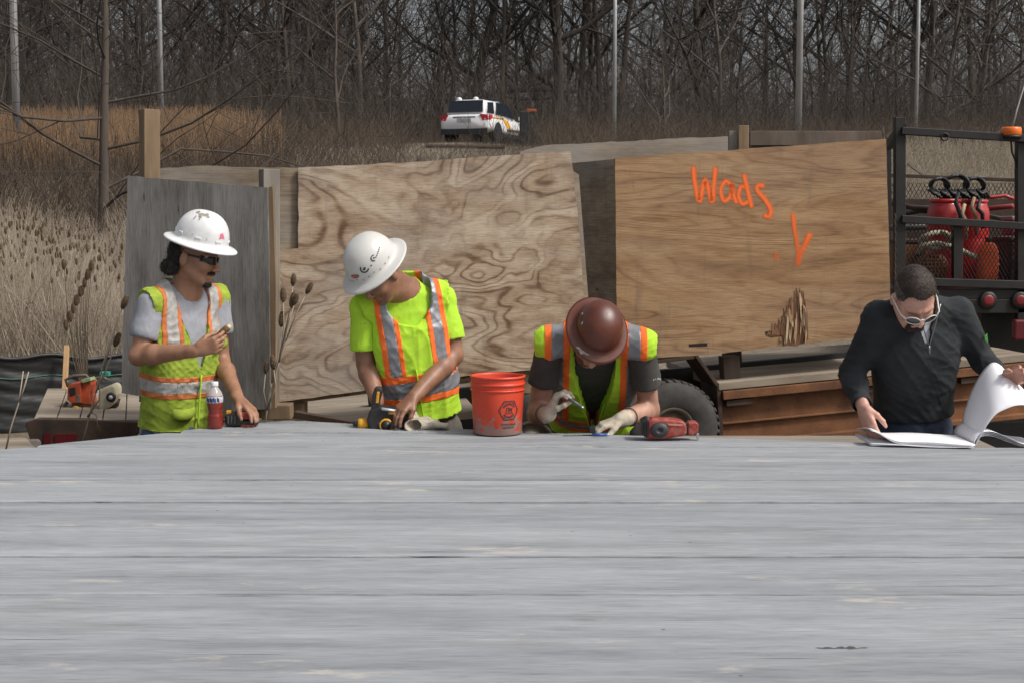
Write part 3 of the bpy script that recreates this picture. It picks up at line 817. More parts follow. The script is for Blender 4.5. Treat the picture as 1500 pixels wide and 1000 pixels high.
# ------------------------------------------------------------------ truck with rack
TY = 8.6
truck = thing('utility_truck', 'black work truck bed with steel rack and expanded metal tailgate', 'truck', at(1420, 700, TY) * V(1, 1, 0) + V(0, 0, 0))
def rail(name, p0, p1, w, Y0, Y1=None, mat=BLACKSTEEL, d=None):
    Y1 = Y1 or Y0
    a, b = at(*p0, Y0), at(*p1, Y1)
    mb = MB(); ww = w / FPX * Y0; mb.bar(a, b, d or ww, ww); return mb.build(name, mat, truck, bevel=.004)
post_px('rack_post', 1312, 1327, 172, 480, TY, .06, BLACKSTEEL, truck)
post_px('rack_post', 1491, 1506, 186, 480, TY, .06, BLACKSTEEL, truck)
post_px('rack_post', 1397, 1411, 326, 416, TY + .01, .05, BLACKSTEEL, truck)
rail('rack_rail', (1320, 192), (1590, 209), 11, TY)
rail('rack_rail', (1320, 321), (1590, 337), 11, TY)
rail('rack_rail', (1318, 412), (1590, 420), 12, TY)
rail('side_rail', (1301, 214), (1322, 188), 11, TY + 1.6, TY)
post_px('rack_post', 1296, 1306, 205, 430, TY + 1.62, .06, BLACKSTEEL, truck)
mb = MB(); mb.tube([at(1384, 201, TY - .03) + V(.022 * math.cos(a), 0, .022 * math.sin(a)) for a in np.linspace(0, 6.283, 13)], .006, 6); mb.build('tie_ring', BLACKSTEEL, truck, True)
def exmesh(name, x0, x1, y0, y1, Y, mat, pitch=.024, parent=None):
    a = at(x0, y1, Y); b = at(x1, y0, Y)
    W, H = b[0] - a[0], b[2] - a[2]
    mb = MB()
    for s in (1, -1):
        n_ = int((W + H * .55) / pitch) + 1
        for i in range(n_):
            u0 = i * pitch if s > 0 else i * pitch
            # strand rises H over .55 H in x, clipped to the panel
            pts = []
            xa, xb = (u0 - .55 * H, u0) if s > 0 else (u0, u0 - .55 * H)
            za, zb = 0.0, H
            def clip(xa, za, xb, zb):
                t0, t1 = 0.0, 1.0; dx = xb - xa
                for lo, hi in ((0, W),):
                    if abs(dx) > 1e-9:
                        ta, tb = (lo - xa) / dx, (hi - xa) / dx
                        if ta > tb: ta, tb = tb, ta
                        t0, t1 = max(t0, ta), min(t1, tb)
                return t0, t1
            t0, t1 = clip(xa, za, xb, zb)
            if t1 <= t0: continue
            p = V(a[0] + xa + (xb - xa) * t0, Y + .002 * s, a[2] + H * t0); q = V(a[0] + xa + (xb - xa) * t1, Y + .002 * s, a[2] + H * t1)
            mb.tube([p, q], .0022, 4)
    o = mb.build(name, mat, parent); o['kind'] = 'stuff'
    return o
exmesh('mesh_panel', 1327, 1397, 328, 412, TY + .03, BLACKSTEEL, parent=truck)
exmesh('mesh_panel', 1411, 1560, 331, 414, TY + .03, BLACKSTEEL, parent=truck)
TY2 = TY + 1.7
rail('headboard_rail', (1300, 257), (1560, 267), 5, TY2, mat=RUST_DARK)
exmesh('mesh_panel', 1302, 1560, 268, 340, TY2, RUST_DARK, .03, parent=truck)
post_px('rack_post', 1560, 1570, 200, 430, TY2, .06, BLACKSTEEL, truck)
mb = MB(); a = at(1304, 292, TY2 - .05); b = at(1560, 432, TY2 - .05)
mb.slab([a, V(b[0], a[1], a[2]), b, V(a[0], a[1], b[2])], V(0, .02, 0)); mb.build('added_dark_backing', RUST_DARK, truck)  # dark backing added behind the mesh to block the bright grass
# bed floor, rear cross member, side tool box, hitch plate
bz = at(1400, 424, TY)[2]
mb = MB(); mb.box((at(1445, 420, TY)[0] + .12, TY + .95, bz - .03), (1.35, 1.9, .06)); mb.build('bed_floor', BLACKSTEEL, truck, bevel=.004)
cr0, cr1 = at(1318, 418, TY - .02), at(1590, 462, TY - .02)
mb = MB(); mb.box(((cr0[0] + cr1[0]) / 2, TY + .03, (bz - .04 + cr1[2]) / 2 - .005), (cr1[0] - cr0[0], .06, bz - .07 - cr1[2])); mb.build('rear_sill', BLACKSTEEL, truck, bevel=.006)
REDLENS = M('red_lens', (0.16, 0.008, 0.012), .5, bmp=.3, bscale=120, var=.3)
for x in (1447, 1494):
    c = at(x, 440, TY - .005)
    mb = MB(); mb.lathe([(.055, 0), (.055, .012), (.036, .014)], c, (V(1, 0, 0), V(0, 0, 1), V(0, -1, 0)), 24); lp = mb.build('lamp_housing', HOSE, truck, True)
    mb = MB(); mb.lathe([(.036, .010), (.034, .016), (.02, .018), (.001, .0185)], c, (V(1, 0, 0), V(0, 0, 1), V(0, -1, 0)), 24); l = mb.build('tail_lamp', REDLENS, lp, True); l.location = (0, 0, 0)
mb = MB(); a = at(1484, 468, TY - .1); b = at(1530, 498, TY - .1)
mb.box((a + b) / 2, (b[0] - a[0], .06, a[2] - b[2])); mb.build('brake_lamp', M('dim_red_lens', (0.12, 0.012, 0.018), .35, bmp=.1), truck, bevel=.012)
mb = MB(); mb.box(at(1530, 478, TY + .25), (.86, .14, .34)); mb.build('under_box', BLACKSTEEL, truck, bevel=.01)
a = at(1340, 548, TY + .12); b = at(1600, 560, TY + .12)
mb = MB(); mb.box((a + b) / 2 + V(0, .05, 0), (b[0] - a[0], .08, .26)); mb.build('bumper', BLACKSTEEL, truck, bevel=.01)
YEL = M('yellow_sticker', (0.46, 0.35, 0.05), .5, bmp=0, var=.1)
c = at(1484, 551, TY + .128); 
mb = MB(); mb.box(V(c[0], c[1] - .001, c[2]), (.074, .004, .062)); mb.build('warning_sticker', YEL, truck)
for j in range(4):
    mb = MB(); mb.box(V(c[0], c[1] - .004, c[2] + .02 - .013 * j), (.058 - .012 * (j % 2), .003, .005)); mb.build('print_line', HOSE, truck)
mb = MB(); mb.box(at(1470, 640, TY + 1.1), (1.5, 1.7, .5)); mb.build('chassis', BLACKSTEEL, truck, bevel=.02)
for sx in (-.72, .55):
    wcx = V(at(1455, 600, TY + .9)[0] + sx, TY + .75, .46 + float(ground_z(2.5, TY)))
    wheel(wcx, .44, .24, .24, (V(1, 0, 0) * 0 + V(0, 1, 0), V(1, 0, 0), V(0, 0, 1)), truck, BLACKSTEEL)
# clutter lying in the bed
rcl = random.Random(8)
clm = [RUST_DARK, BLACKSTEEL, M('faded_red', (.22, .02, .02), .6), LUMBER_DARK, M('dull_grey', (.09, .085, .08), .7), RUST]
for i_, (x_, y_, kind_) in enumerate(((1335, 300, 'steel pipe'), (1345, 318, 'steel pipe'), (1450, 305, 'steel pipe'), (1470, 318, 'steel pipe'), (1330, 338, 'steel pipe'), (1478, 352, 'steel pipe'))):
    a_, b_ = at(x_ - 26, y_ + rcl.uniform(-4, 6), TY + 1.2 + .05 * i_), at(x_ + 34, y_ + rcl.uniform(-10, 6), TY + .9 + .07 * i_)
    mb = MB(); mb.tube([a_, (a_ + b_) / 2 + V(0, 0, .02 * rcl.uniform(-1, 1)), b_], .014 + .008 * rcl.random(), 8)
    tag(mb.build('steel_pipe', clm[i_], None, True), ['rust dark pipe highest at the corner post end of the truck bed', 'black pipe just below the rust dark pipe in the truck bed', 'faded red pipe behind the leather straps in the truck bed', 'dark wooden pole beside the pink lidded box in the truck bed', 'dull grey pipe above the brown box in the truck bed', 'rusty orange pipe across the black toolbox in the truck bed'][i_], 'pipe', 'pipes in the truck bed')
# beacon and aerial on the top rail
BEACON = M('amber_lens', (0.72, 0.15, 0.012), .3, bmp=.15, bscale=40, var=.12)
bc = at(1481, 201, TY)
beacon = thing('beacon_lamp', 'flat orange beacon lamp on the top rail of the truck rack', 'beacon', bc)
mb = MB(); mb.lathe([(.062, -.008), (.062, .008)], bc, None, 24); mb.build('base', HOSE, beacon, True)
mb = MB(); mb.lathe([(.058, .008), (.062, .014), (.062, .05), (.055, .06), (.001, .062)], bc, None, 28); mb.build('lens', BEACON, beacon, True)
mb = MB(); mb.tube([bc + V(.0, .0, -.02), bc + V(.015, .02, -.09), bc + V(.04, .02, -.15), bc + V(.055, .01, -.2)], .006, 6); mb.build('cable', HOSE, beacon, True)
tag((lambda m_: (m_.tube([at(1483, 188, TY + .1), at(1490, 160, TY + .1), at(1497, 137, TY + .1), at(1506, 110, TY + .1)], [.006, .005, .004, .003], 6), m_.build('whip_aerial', GALV, None, True))[1])(MB()), 'thin pale whip aerial rising behind the orange beacon', 'aerial')
# red gas cylinders in the rack
REDP = M('red_paint', (0.36, 0.014, 0.016), .45, var=.25, scale=4, bmp=.08, coat=.2)
def cylinder(px, Y, r, top, lab):
    z0 = bz; z1 = at(px, top, Y)[2]; x = at(px, 350, Y)[0]
    e = thing('gas_cylinder', lab, 'gas cylinder', (x, Y, z0))
    mb = MB(); h = z1 - z0
    mb.lathe([(r * .9, 0), (r, .02), (r, h * .55), (r * .985, h * .56), (r, h * .58), (r, h * .86), (r * .96, h * .92), (r * .86, h * .955), (r * .85, h)], (x, Y, z0), None, 32); mb.build('tank', REDP, e, True)
    mb = MB(); mb.lathe([(r * .87, h - .005), (r * .91, h), (r * .91, h + .016), (r * .84, h + .018), (r * .80, h)], (x, Y, z0), None, 32, cap=False); mb.build('collar', REDP, e, True)
    mb = MB(); mb.cyl((x, Y, z1 - .02), (x, Y, z1 + .05), .025, 12); mb.build('valve', BLACKSTEEL, e, True)
    return e
cylinder(1383, TY + .38, .112, 296, 'red gas cylinder beside the cream rope, hoses coiled on its top')
cylinder(1424, TY + .55, .105, 297, 'red gas cylinder behind the leather straps')
def coil(c, R, turns, r, mat, name, lab, cat, tilt=0.0, sq=.6, grp=None):
    mb = MB(); pts = []
    for i in range(int(turns * 20) + 1):
        a = i / 20 * 2 * math.pi; q = R * (1 + .06 * math.sin(i * .7))
        pts.append(np.asarray(c) + V(math.cos(a) * q, .02 * math.sin(i * .9) - i * .0006, math.sin(a) * q * sq + tilt * math.cos(a) * q))
    mb.tube(pts, r, 7); return tag(mb.build(name, mat, None, True), lab, cat, grp)
for i, (x, y, R) in enumerate(((1375, 272, .055), (1400, 270, .07), (1426, 272, .06))):
    coil(at(x, y, TY + .40 + .03 * i), R, 3.3, .011, HOSE, 'hose_coil', ['black hose coil at the rope end of the red cylinders', 'black hose coil in the middle on top of the red cylinders', 'black hose coil over the leather straps on the red cylinders'][i], 'hose', 0, .8, 'hose coils on the gas cylinders')
mb = MB()
for i in range(16):
    x = 1366 + i * 4.6
    mb.tube([at(x - 5, 278, TY + .36), at(x + 3, 285 + (i % 3) * 3, TY + .33), at(x + 9, 281, TY + .37), at(x + 14, 291, TY + .36)], .012, 6)
tag(mb.build('hose_tangle', HOSE, None, True), 'tangle of black hoses lying across the red cylinder tops', 'hose')
LEATHER = M('strap_leather', (0.16, 0.09, 0.05), .7, col2=(0.35, 0.24, 0.14), scale=9, bmp=.2)
for i, (x, y0_, y1_, m_, l_) in enumerate(((1404, 283, 350, HOSE, 'black rubber strap hanging on the red cylinders'), (1413, 300, 352, M('strap_cream', (.42, .33, .2), .8), 'cream webbing strap hanging between the red cylinders'), (1427, 290, 345, LEATHER, 'brown leather strap hanging on the rear red cylinder'), (1436, 292, 335, HOSE, 'black strap with buckle beside the brown leather strap'))):
    mb = MB()
    mb.tube([at(x, y0_, TY + .25), at(x - 4, y0_ + 14, TY + .2), at(x + 3, (y0_ + y1_) / 2, TY + .2), at(x + 1 + i, y1_, TY + .22)], [.012, .014, .014, .010], 6)
    tag(mb.build('strap', m_, None, True), l_, 'strap')
# rope, reel, cones, boxes in the bed
ROPE = M('cream_rope', (0.30, 0.27, 0.20), .9, col2=(0.48, 0.44, 0.34), scale=60, bmp=.6, bscale=200)
coil(at(1370, 352, TY + .16), .088, 3.2, .016, ROPE, 'rope_coil', 'cream rope coiled upright behind the expanded metal', 'rope', .1, .55)
mb = MB(); mb.tube([at(1345, 372, TY + .14), at(1352, 360, TY + .12), at(1372, 357, TY + .11), at(1398, 362, TY + .12), at(1418, 372, TY + .14), at(1462, 389, TY + .16)], [.017, .019, .019, .019, .018, .018], 8)
tag(mb.build('rope_bight', ROPE, None, True), 'thick cream rope strand running across the bed below its coil', 'rope')
rc = at(1369, 391, TY + .12)
reel = thing('cord_reel', 'round orange brown cord reel with grid face in the truck bed', 'cord reel', rc - V(0, 0, .09))
mb = MB(); mb.lathe([(.088, 0), (.088, .02), (.07, .03), (.07, .10), (.088, .11)], rc, (V(1, 0, 0), V(0, 0, 1), V(0, 1, 0)), 28); mb.build('drum', M('reel_brown', (.16, .06, .03), .7), reel, True)
for i in range(-3, 4):
    for ax_ in (0, 1):
        L = math.sqrt(max(0, .08 ** 2 - (i * .024) ** 2))
        p, q = (rc + V(-L, -.006 - .003 * ax_, i * .024), rc + V(L, -.006 - .003 * ax_, i * .024)) if ax_ == 0 else (rc + V(i * .024, -.009, -L), rc + V(i * .024, -.009, L))
        mb = MB(); mb.tube([p, q], .004, 5); mb.build('grid_bar', M('reel_orange', (.36, .13, .05), .7), reel)
CONE = M('cone_orange', (0.75, 0.10, 0.02), .6, var=.2, scale=8, bmp=.1)
cx = at(1446, 415, TY + .14)
jug = thing('orange_jug', 'rounded orange plastic jug behind the mesh beside the black toolbox', 'jug', cx)
mb = MB(); mb.lathe([(.055, 0), (.062, .02), (.066, .12), (.062, .2), (.045, .245), (.02, .262), (.001, .263)], cx, None, 24, sx=1.05, sy=.8); mb.build('body', CONE, jug, True)
mb = MB(); mb.cyl(cx + V(0, 0, .25), cx + V(0, 0, .29), .02, 14); mb.build('cap', HOSE, jug, True)
def crate_box(name, lab, px, py, Y, size, mat, lid):
    c = at(px, py, Y); e = thing(name, lab, 'tool box', c - V(0, 0, size[2] / 2))
    mb = MB(); mb.box(c, size); mb.build('body', mat, e, bevel=.012)
    mb = MB(); mb.box(c + V(0, 0, size[2] / 2 + .012), (size[0] + .01, size[1] + .01, .03)); mb.build('lid', lid, e, bevel=.008)
    mb = MB(); mb.tube([c + V(-.05, -size[1] / 2 - .01, size[2] * .2), c + V(-.05, -size[1] / 2 - .03, size[2] * .25), c + V(.05, -size[1] / 2 - .03, size[2] * .25), c + V(.05, -size[1] / 2 - .01, size[2] * .2)], .006, 6); mb.build('handle', BLACKSTEEL, e, True)
crate_box('tool_box', 'black toolbox beside the orange jug in the truck bed', 1492, 385, TY + .3, (.22, .3, .28), BLACKSTEEL, BLACKSTEEL)
crate_box('tool_box', 'dull pink lidded box standing on the black toolbox', 1493, 334, TY + .5, (.17, .2, .1), M('pink_plastic', (.24, .06, .09), .6), M('grey_lid', (.2, .18, .17), .6))
crate_box('tool_box', 'rust brown box at the front of the truck bed', 1342, 390, TY + .9, (.28, .3, .32), RUST, RUST_DARK)
mb = MB(); mb.tube([at(1310, 313 + 6 * i + (0), TY - .04) + V(.006 * (i % 2), 0, 0) for i in range(18)], .007, 6)
tag(mb.build('hanging_chain', RUST_DARK, None), 'rusty chain hanging down the corner post of the truck rack', 'chain')
mb = MB(); mb.tube([at(1436, 281, TY + .9), at(1452, 290, TY + .9), at(1472, 287, TY + .85), at(1496, 296, TY + .9)], .014, 6)
tag(mb.build('red_hose', REDP, None, True), 'dull red hose draped along the mesh headboard', 'hose')
tag((lambda m_: (m_.bar(at(1330, 240, TY + 1.5), at(1352, 256, TY + 1.5), .03, .015), m_.build('lumber_offcut', LUMBER_GREY, None))[1])(MB()), 'grey lumber offcut poking over the mesh headboard', 'lumber')

# ------------------------------------------------------------------ light poles along the embankment
def pole(px0, px1, w, Y, lab, ybase=None):
    b = at(px1, 330, Y); z0 = float(ground_z(b[0], Y)) - .1
    r = w / FPX * Y / 2; H = 13.0
    e = thing('light_pole', lab, 'light pole', (b[0], Y, z0), 'light poles before the wood')
    mb = MB(); dx = (px0 - px1) / FPX * Y
    mb.tube([V(b[0], Y, z0), V(b[0], Y, z0 + H)], [r * 1.08, r * .82], 14); mb.build('shaft', GALV, e, True)
    mb = MB(); mb.lathe([(r * 2.0, 0), (r * 2.0, .25), (r * 1.2, .35)], (b[0], Y, z0), None, 14); mb.build('base_flange', GALV, e, True)
    mb = MB(); mb.tube([V(b[0], Y, z0 + H - .1), V(b[0] + .5, Y - .2, z0 + H + .25), V(b[0] + 1.7, Y - .7, z0 + H + .35)], r * .45, 8); mb.build('arm', GALV, e, True)
    mb = MB(); mb.box(V(b[0] + 1.9, Y - .8, z0 + H + .35), (.7, .3, .14)); mb.build('lamp_head', GALV, e, bevel=.03)
pole(27, 29, 10.5, 40, 'thick pale pole standing over the rusty reeds, outside the level branched tree')
pole(241, 240, 7.0, 52, 'slim pale pole between the level branched tree and the lone sapling')
pole(904, 899, 5.5, 60, 'thin pale pole standing next to the low forking oak and the twiggy sapling')
pole(1167, 1167, 9.0, 46, 'thick pale pole behind the form box with orange lettering')
pole(1340, 1338, 5.0, 62, 'thin pale pole behind the corner post of the truck rack')

# ------------------------------------------------------------------ police car on the embankment
CY = 53.0
cg = at(697, 212, CY)
ca = math.radians(-19)           # heads away from the viewer, turned to the right
cf = V(-math.sin(ca), math.cos(ca), 0); cr_ = V(math.cos(ca), math.sin(ca), 0); cu = V(0, 0, 1)
c0_ = cg + cf * 1.2 - V(0, 0, .02)
cu = V(0, 0, .95)
CP = lambda f_, r_, u_: c0_ + cf * f_ + cr_ * r_ + cu * u_
car = thing('police_car', 'white police utility vehicle with gold stripe parked on the embankment', 'car', c0_)
WHITE = M('white_car_paint', (0.72, 0.72, 0.73), .28, var=.03, bmp=0, coat=.5)
CGLASS = M('dark_car_glass', (0.015, 0.02, 0.028), .08, bmp=0)
CBLK = M('black_trim', (0.018, 0.018, 0.02), .6, bmp=.1)
GOLD = M('gold_stripe', (0.70, 0.36, 0.04), .4, bmp=0, var=.05)
# body: stations along the length, rounded box sections (lower body then cabin)
def loft(name, st, mat, parent, n=20, pw=3.2):
    mb = MB(); vs = []; 
    for f_, hw, z0, z1 in st:
        for k in range(n):
            a = 2 * math.pi * k / n; c, s = math.cos(a), math.sin(a)
            vs.append(CP(f_, hw * math.copysign(abs(c) ** (2 / pw), c), (z0 + z1) / 2 + (z1 - z0) / 2 * math.copysign(abs(s) ** (2 / pw), s)))
    m = len(st)
    fs = [(i * n + k, (i + 1) * n + k, (i + 1) * n + (k + 1) % n, i * n + (k + 1) % n) for i in range(m - 1) for k in range(n)] + [tuple(range(n)), tuple(range(m * n - 1, (m - 1) * n - 1, -1))]
    mb.add(vs, fs); return mb.build(name, mat, parent, True)
loft('body', [(-2.46, .86, .55, 1.02), (-2.40, .95, .48, 1.12), (-2.0, 1.0, .42, 1.16), (-.6, 1.0, .40, 1.14), (.8, 1.0, .40, 1.12), (1.5, .99, .42, 1.10), (2.2, .93, .45, 1.02), (2.5, .80, .52, .90)], WHITE, car, 28, 5)
loft('cabin', [(-2.28, .74, 1.0, 1.28), (-2.12, .74, 1.0, 1.66), (-1.95, .75, 1.0, 1.74), (-.6, .77, 1.0, 1.78), (.2, .76, 1.0, 1.75), (.55, .74, 1.0, 1.66), (1.35, .74, 1.0, 1.1)], WHITE, car, 28, 5)
def quad_on(name, pts, mat, parent, t=.02):
    mb = MB(); P_ = [CP(*p) for p in pts]; nn = nrm(np.cross(P_[1] - P_[0], P_[2] - P_[0]))
    if np.dot(nn, CAM - P_[0]) < 0: nn = -nn
    mb.slab([p + nn * t for p in P_], -nn * .05); return mb.build(name, mat, parent)
quad_on('rear_window', [(-2.25, -.70, 1.20), (-2.25, .70, 1.20), (-2.14, .66, 1.66), (-2.14, -.66, 1.66)], CGLASS, car, .10)
quad_on('side_window', [(-2.0, .77, 1.20), (-1.35, .79, 1.20), (-1.42, .77, 1.66), (-1.92, .75, 1.62)], CGLASS, car)
quad_on('side_window', [(-1.1, .79, 1.19), (-.25, .79, 1.18), (-.25, .775, 1.68), (-1.02, .775, 1.68)], CGLASS, car)
quad_on('side_window', [(-.15, .79, 1.18), (1.05, .77, 1.15), (.42, .765, 1.62), (-.15, .775, 1.68)], CGLASS, car)
quad_on('windscreen', [(1.28, .68, 1.14), (1.28, -.68, 1.14), (.62, -.66, 1.62), (.62, .66, 1.62)], CGLASS, car)
quad_on('rear_bumper', [(-2.44, -.93, .34), (-2.44, .93, .34), (-2.44, .93, .56), (-2.44, -.93, .56)], CBLK, car, .05)
quad_on('sill', [(-1.1, 1.0, .32), (1.2, 1.0, .32), (1.2, 1.0, .46), (-1.1, 1.0, .46)], CBLK, car, .01)
TL_ = M('car_tail_lens', (0.42, 0.012, 0.03), .25, bmp=0)
for s in (-1, 1):
    quad_on('tail_light', [(-2.42, s * .62, 1.12), (-2.40, s * .93, 1.10), (-2.40, s * .95, .90), (-2.42, s * .74, .87)], TL_, car, .05)
quad_on('tail_light', [(-2.36, .975, 1.1), (-2.1, 1.0, 1.08), (-2.2, 1.0, .94), (-2.36, .985, .9)], TL_, car, .02)
quad_on('number_plate', [(-2.44, -.28, .80), (-2.44, .28, .80), (-2.44, .28, .96), (-2.44, -.28, .96)], M('plate_dull', (.35, .36, .38), .5), car, .03)
quad_on('plate_recess', [(-2.43, -.46, .97), (-2.43, .46, .97), (-2.43, .44, 1.04), (-2.43, -.44, 1.04)], CBLK, car, .03)
quad_on('gold_stripe', [(-.95, 1.0, 1.05), (-.35, 1.0, .98), (.05, 1.0, .70), (-.45, 1.0, .70)], GOLD, car, .012)
quad_on('gold_stripe', [(-2.1, 1.0, 1.03), (-.95, 1.0, 1.08), (-.95, 1.0, 1.02), (-2.1, 1.0, .99)], GOLD, car, .012)
quad_on('black_stripe', [(-.45, 1.0, .66), (1.7, 1.0, .70), (1.7, 1.0, .60), (-.4, 1.0, .56)], M('stripe_brown', (.08, .05, .04), .5, bmp=0), car, .012)
for f_ in (-1.45, 1.45):
    for s in (-1, 1):
        w_ = wheel(CP(f_, s * .98, .37), .38, .25, .24, (cf, -cr_ * s, cu), car, M('steel_wheel', (.12, .12, .13), .5, .5, bmp=0), 24)
        mb = MB(); mb.lathe([(.47, 0), (.47, .02), (.40, .02)], CP(f_, s * .985, .40), (cf, cu, cr_ * s), 24); mb.build('wheel_arch', CBLK, car)
mb = MB(); mb.box(CP(-.3, 0, 1.84), (.3, 1.2, .10), (cf, cr_, cu)); mb.build('light_bar', CGLASS, car, bevel=.03)
for s in (-.42, .25):
    mb = MB(); mb.lathe([(.11, 0), (.10, .07), (.05, .11), (.001, .12)], CP(-1.85, s, 1.73), None, 14); mb.build('roof_light', WHITE, car, True)
for f_ in (-1.0, .1):
    mb = MB(); mb.box(CP(f_, 1.015, 1.06), (.16, .03, .035), (cf, cr_, cu)); mb.build('door_handle', CBLK, car)
mb = MB(); mb.box(CP(1.0, 1.1, 1.18), (.18, .2, .15), (cf, cr_, cu)); mb.build('wing_mirror', WHITE, car, bevel=.03)
# dark timbers below the car and a marker post at its nose
for i, (x0, x1, y, h, lab) in enumerate(((624, 740, 214, 4, 'long dark timber on the embankment below the police car'), (634, 700, 221, 9, 'thick dark timber block under the long dark timber'))):
    a, b = at(x0, y, 46), at(x1, y + 1, 46); mb = MB(); mb.bar(a, b, .5, h / FPX * 46); tag(mb.build('dark_timber', LUMBER_DARK, None, bevel=.02), lab, 'timber')
mp = at(768, 214, 49)
mk = thing('marker_post', 'dark post with an orange top plate at the nose of the police car', 'marker post', mp)
mb = MB(); mb.box(mp + V(0, 0, .55), (.34, .3, 1.3)); mb.build('post', CBLK, mk, bevel=.03)
mb = MB(); mb.box(mp + V(.25, 0, 1.24), (.34, .06, .10)); mb.build('orange_plate', M('dull_orange_plate', (.32, .07, .02), .7), mk, bevel=.02)
r2 = np.random.default_rng(5)
mb = TB()
for i in range(420):
    p = at(700 + 125 * r2.random(), 216, 47 + r2.random()); p = p + V(0, 0, -.5)
    d = V(r2.normal(0, .7), r2.normal(0, .3), 1)
    mb.tube(wander(r2, p, d, .6 + 1.3 * r2.random() ** 2, 3, .25), [.016, .012, .008, .004], 3)
tag(mb.mesh('bramble_bush', TWIG[0]), 'dark tangled bramble in front of the police car nose', 'bush')

# ------------------------------------------------------------------ left side: silt fence, stake, trailer tail, saws
SILT = M('silt_fabric', (0.010, 0.011, 0.012), .55, col2=(0.020, 0.022, 0.024), scale=3, bmp=.4, bscale=14)
fence = thing('silt_fence', 'black plastic silt fence sagging in front of the teasel field', 'silt fence', at(100, 600, 12.2) * V(1, 1, 0))
FA, FB = at(-70, 519, 11.4), at(330, 522, 12.6)
def fs_(u, v):
    p = FA + (FB - FA) * u
    z0 = -.05
    return V(p[0], p[1] + .03 * math.sin(u * 19) * (1 - v) + .010 * math.sin(v * 23 + u * 7) + .008 * math.sin(v * 47 + u * 31) + .006 * math.sin(v * 13 - u * 83), z0 + (p[2] + .02 * math.sin(u * 23) - z0) * v)
mb = MB(); mb.sheet(fs_, 60, 26); mb.build('fabric', SILT, fence, True, solid=.004)
mb = MB(); mb.tube([fs_(u, .985) + V(0, -.02, 0) for u in np.linspace(0, 1, 40)], .018, 6); mb.build('top_hem', SILT, fence, True)
mb = MB(); mb.tube([fs_(u, .74) + V(0, -.012, 0) for u in np.linspace(0, 1, 40)], .006, 5); mb.build('green_cord', M('green_cord', (.03, .10, .07), .6), fence, True)
STAKE = M('new_stake', (0.42, 0.24, 0.11), .8, col2=(0.55, 0.35, 0.18), scale=6, stretch=(1, 1, .2), bmp=.2)
a, b = at(94, 586, 11.6), at(98, 506, 11.75)
stake = (lambda m_: (m_.bar(a, b, .035, .04, up=(1, 0, 0)), m_.build('wooden_stake', STAKE, None, bevel=.003))[1])(MB())
tag(stake, 'new orange brown wooden stake against the black silt fence', 'stake')
tail = thing('trailer_tail', 'dark rusty tail of a low plank trailer carrying the old saws', 'trailer', at(140, 700, 8.0) * V(1, 1, 0))
YT = 7.9
pts = [(36, 618), (52, 613), (130, 614), (210, 618), (225, 700), (60, 700)]
mb = MB(); mb.slab([at(x, y, YT) for x, y in pts], V(0, .08, 0)); mb.build('tail_beam', RUST_DARK, tail, bevel=.006)
for x0, x1, y0_, y1_ in ((64, 74, 634, 652), (80, 112, 635, 650)):
    mb = MB(); mb.slab([at(x0, y0_, YT - .006), at(x1, y0_, YT - .006), at(x1, y1_, YT - .006), at(x0, y1_, YT - .006)], V(0, .02, 0)); mb.build('red_reflector', M('reflector_red', (.10, .010, .013), .3), tail)
zf = at(130, 612, YT)[2]
for j in range(9):
    x = at(60, 612, YT)[0] + .135 * j - .05
    mb = MB(); mb.slab([V(x, YT + .02, zf - .01), V(x + .128, YT + .02, zf - .01), V(x + .128 - .35, YT + 1.3, zf + .02), V(x - .35, YT + 1.3, zf + .02)], V(0, 0, -.04)); mb.build('floor_plank', PLANK_PALE, tail, bevel=.003)
tag((lambda m_: (m_.slab([at(-60, 641, 7.2), at(38, 640, 7.2), at(52, 655, 6.75), at(-60, 670, 6.6)], V(0, 0, -.05)), m_.build('loose_plank', PLANK_PALE, None, bevel=.004))[1])(MB()), 'pale loose plank beside the rusty trailer tail', 'plank')
tag((lambda m_: (m_.slab([at(-80, 645, 7.6), at(60, 640, 7.6), at(60, 690, 7.1), at(-80, 700, 7.1)], V(0, 0, -.3)), m_.build('timber_block', MATS.get('mat_wood'), None, bevel=.02))[1])(MB()), 'low dusty timber block under the pale loose plank', 'timber block')
# orange cut-off saw
YS = 8.35
SAWO = M('saw_orange', (0.34, 0.055, 0.016), .6, var=.4, scale=10, bmp=.15)
DIRTY = M('dirty_tool_grey', (.05, .045, .04), .7, col2=(.16, .13, .10), scale=12)
sp = at(128, 606, YS)
saw = thing('cutoff_saw', 'orange cut-off saw resting on the plank trailer by the stake', 'saw', sp)
mb = MB(); mb.slab([at(x, y, YS) for x, y in ((99, 564), (106, 561), (118, 560), (119, 590), (104, 590), (98, 585))], V(0, .15, 0)); mb.build('engine_cover', SAWO, saw, bevel=.005)
mb = MB(); mb.slab([at(x, y, YS + .02) for x, y in ((119, 558), (132, 556), (134, 563), (131, 578), (134, 592), (119, 591))], V(0, .13, 0)); mb.build('starter_cover', SAWO, saw, bevel=.005)
mb = MB(); mb.slab([at(x, y, YS - .004) for x, y in ((101, 568), (110, 566), (111, 577), (102, 580))], V(0, .02, 0)); mb.build('air_vent', BLACKSTEEL, saw, bevel=.003)
mb = MB(); mb.slab([at(x, y, YS - .003) for x, y in ((112, 578), (117, 577), (118, 589), (112, 590))], V(0, .02, 0)); mb.build('fuel_port', DIRTY, saw, bevel=.003)
mb = MB(); mb.slab([at(x, y, YS - .003) for x, y in ((118, 556), (131, 553), (133, 557), (121, 560))], V(0, .10, 0)); mb.build('label_plate', M('label_green', (.24, .32, .16), .6), saw)
mb = MB(); mb.tube([at(99, 588, YS + .06), at(92, 596, YS + .04), at(84, 604, YS + .03), at(80, 610, YS + .02)], .012, 8); mb.build('front_handle', DIRTY, saw, True)
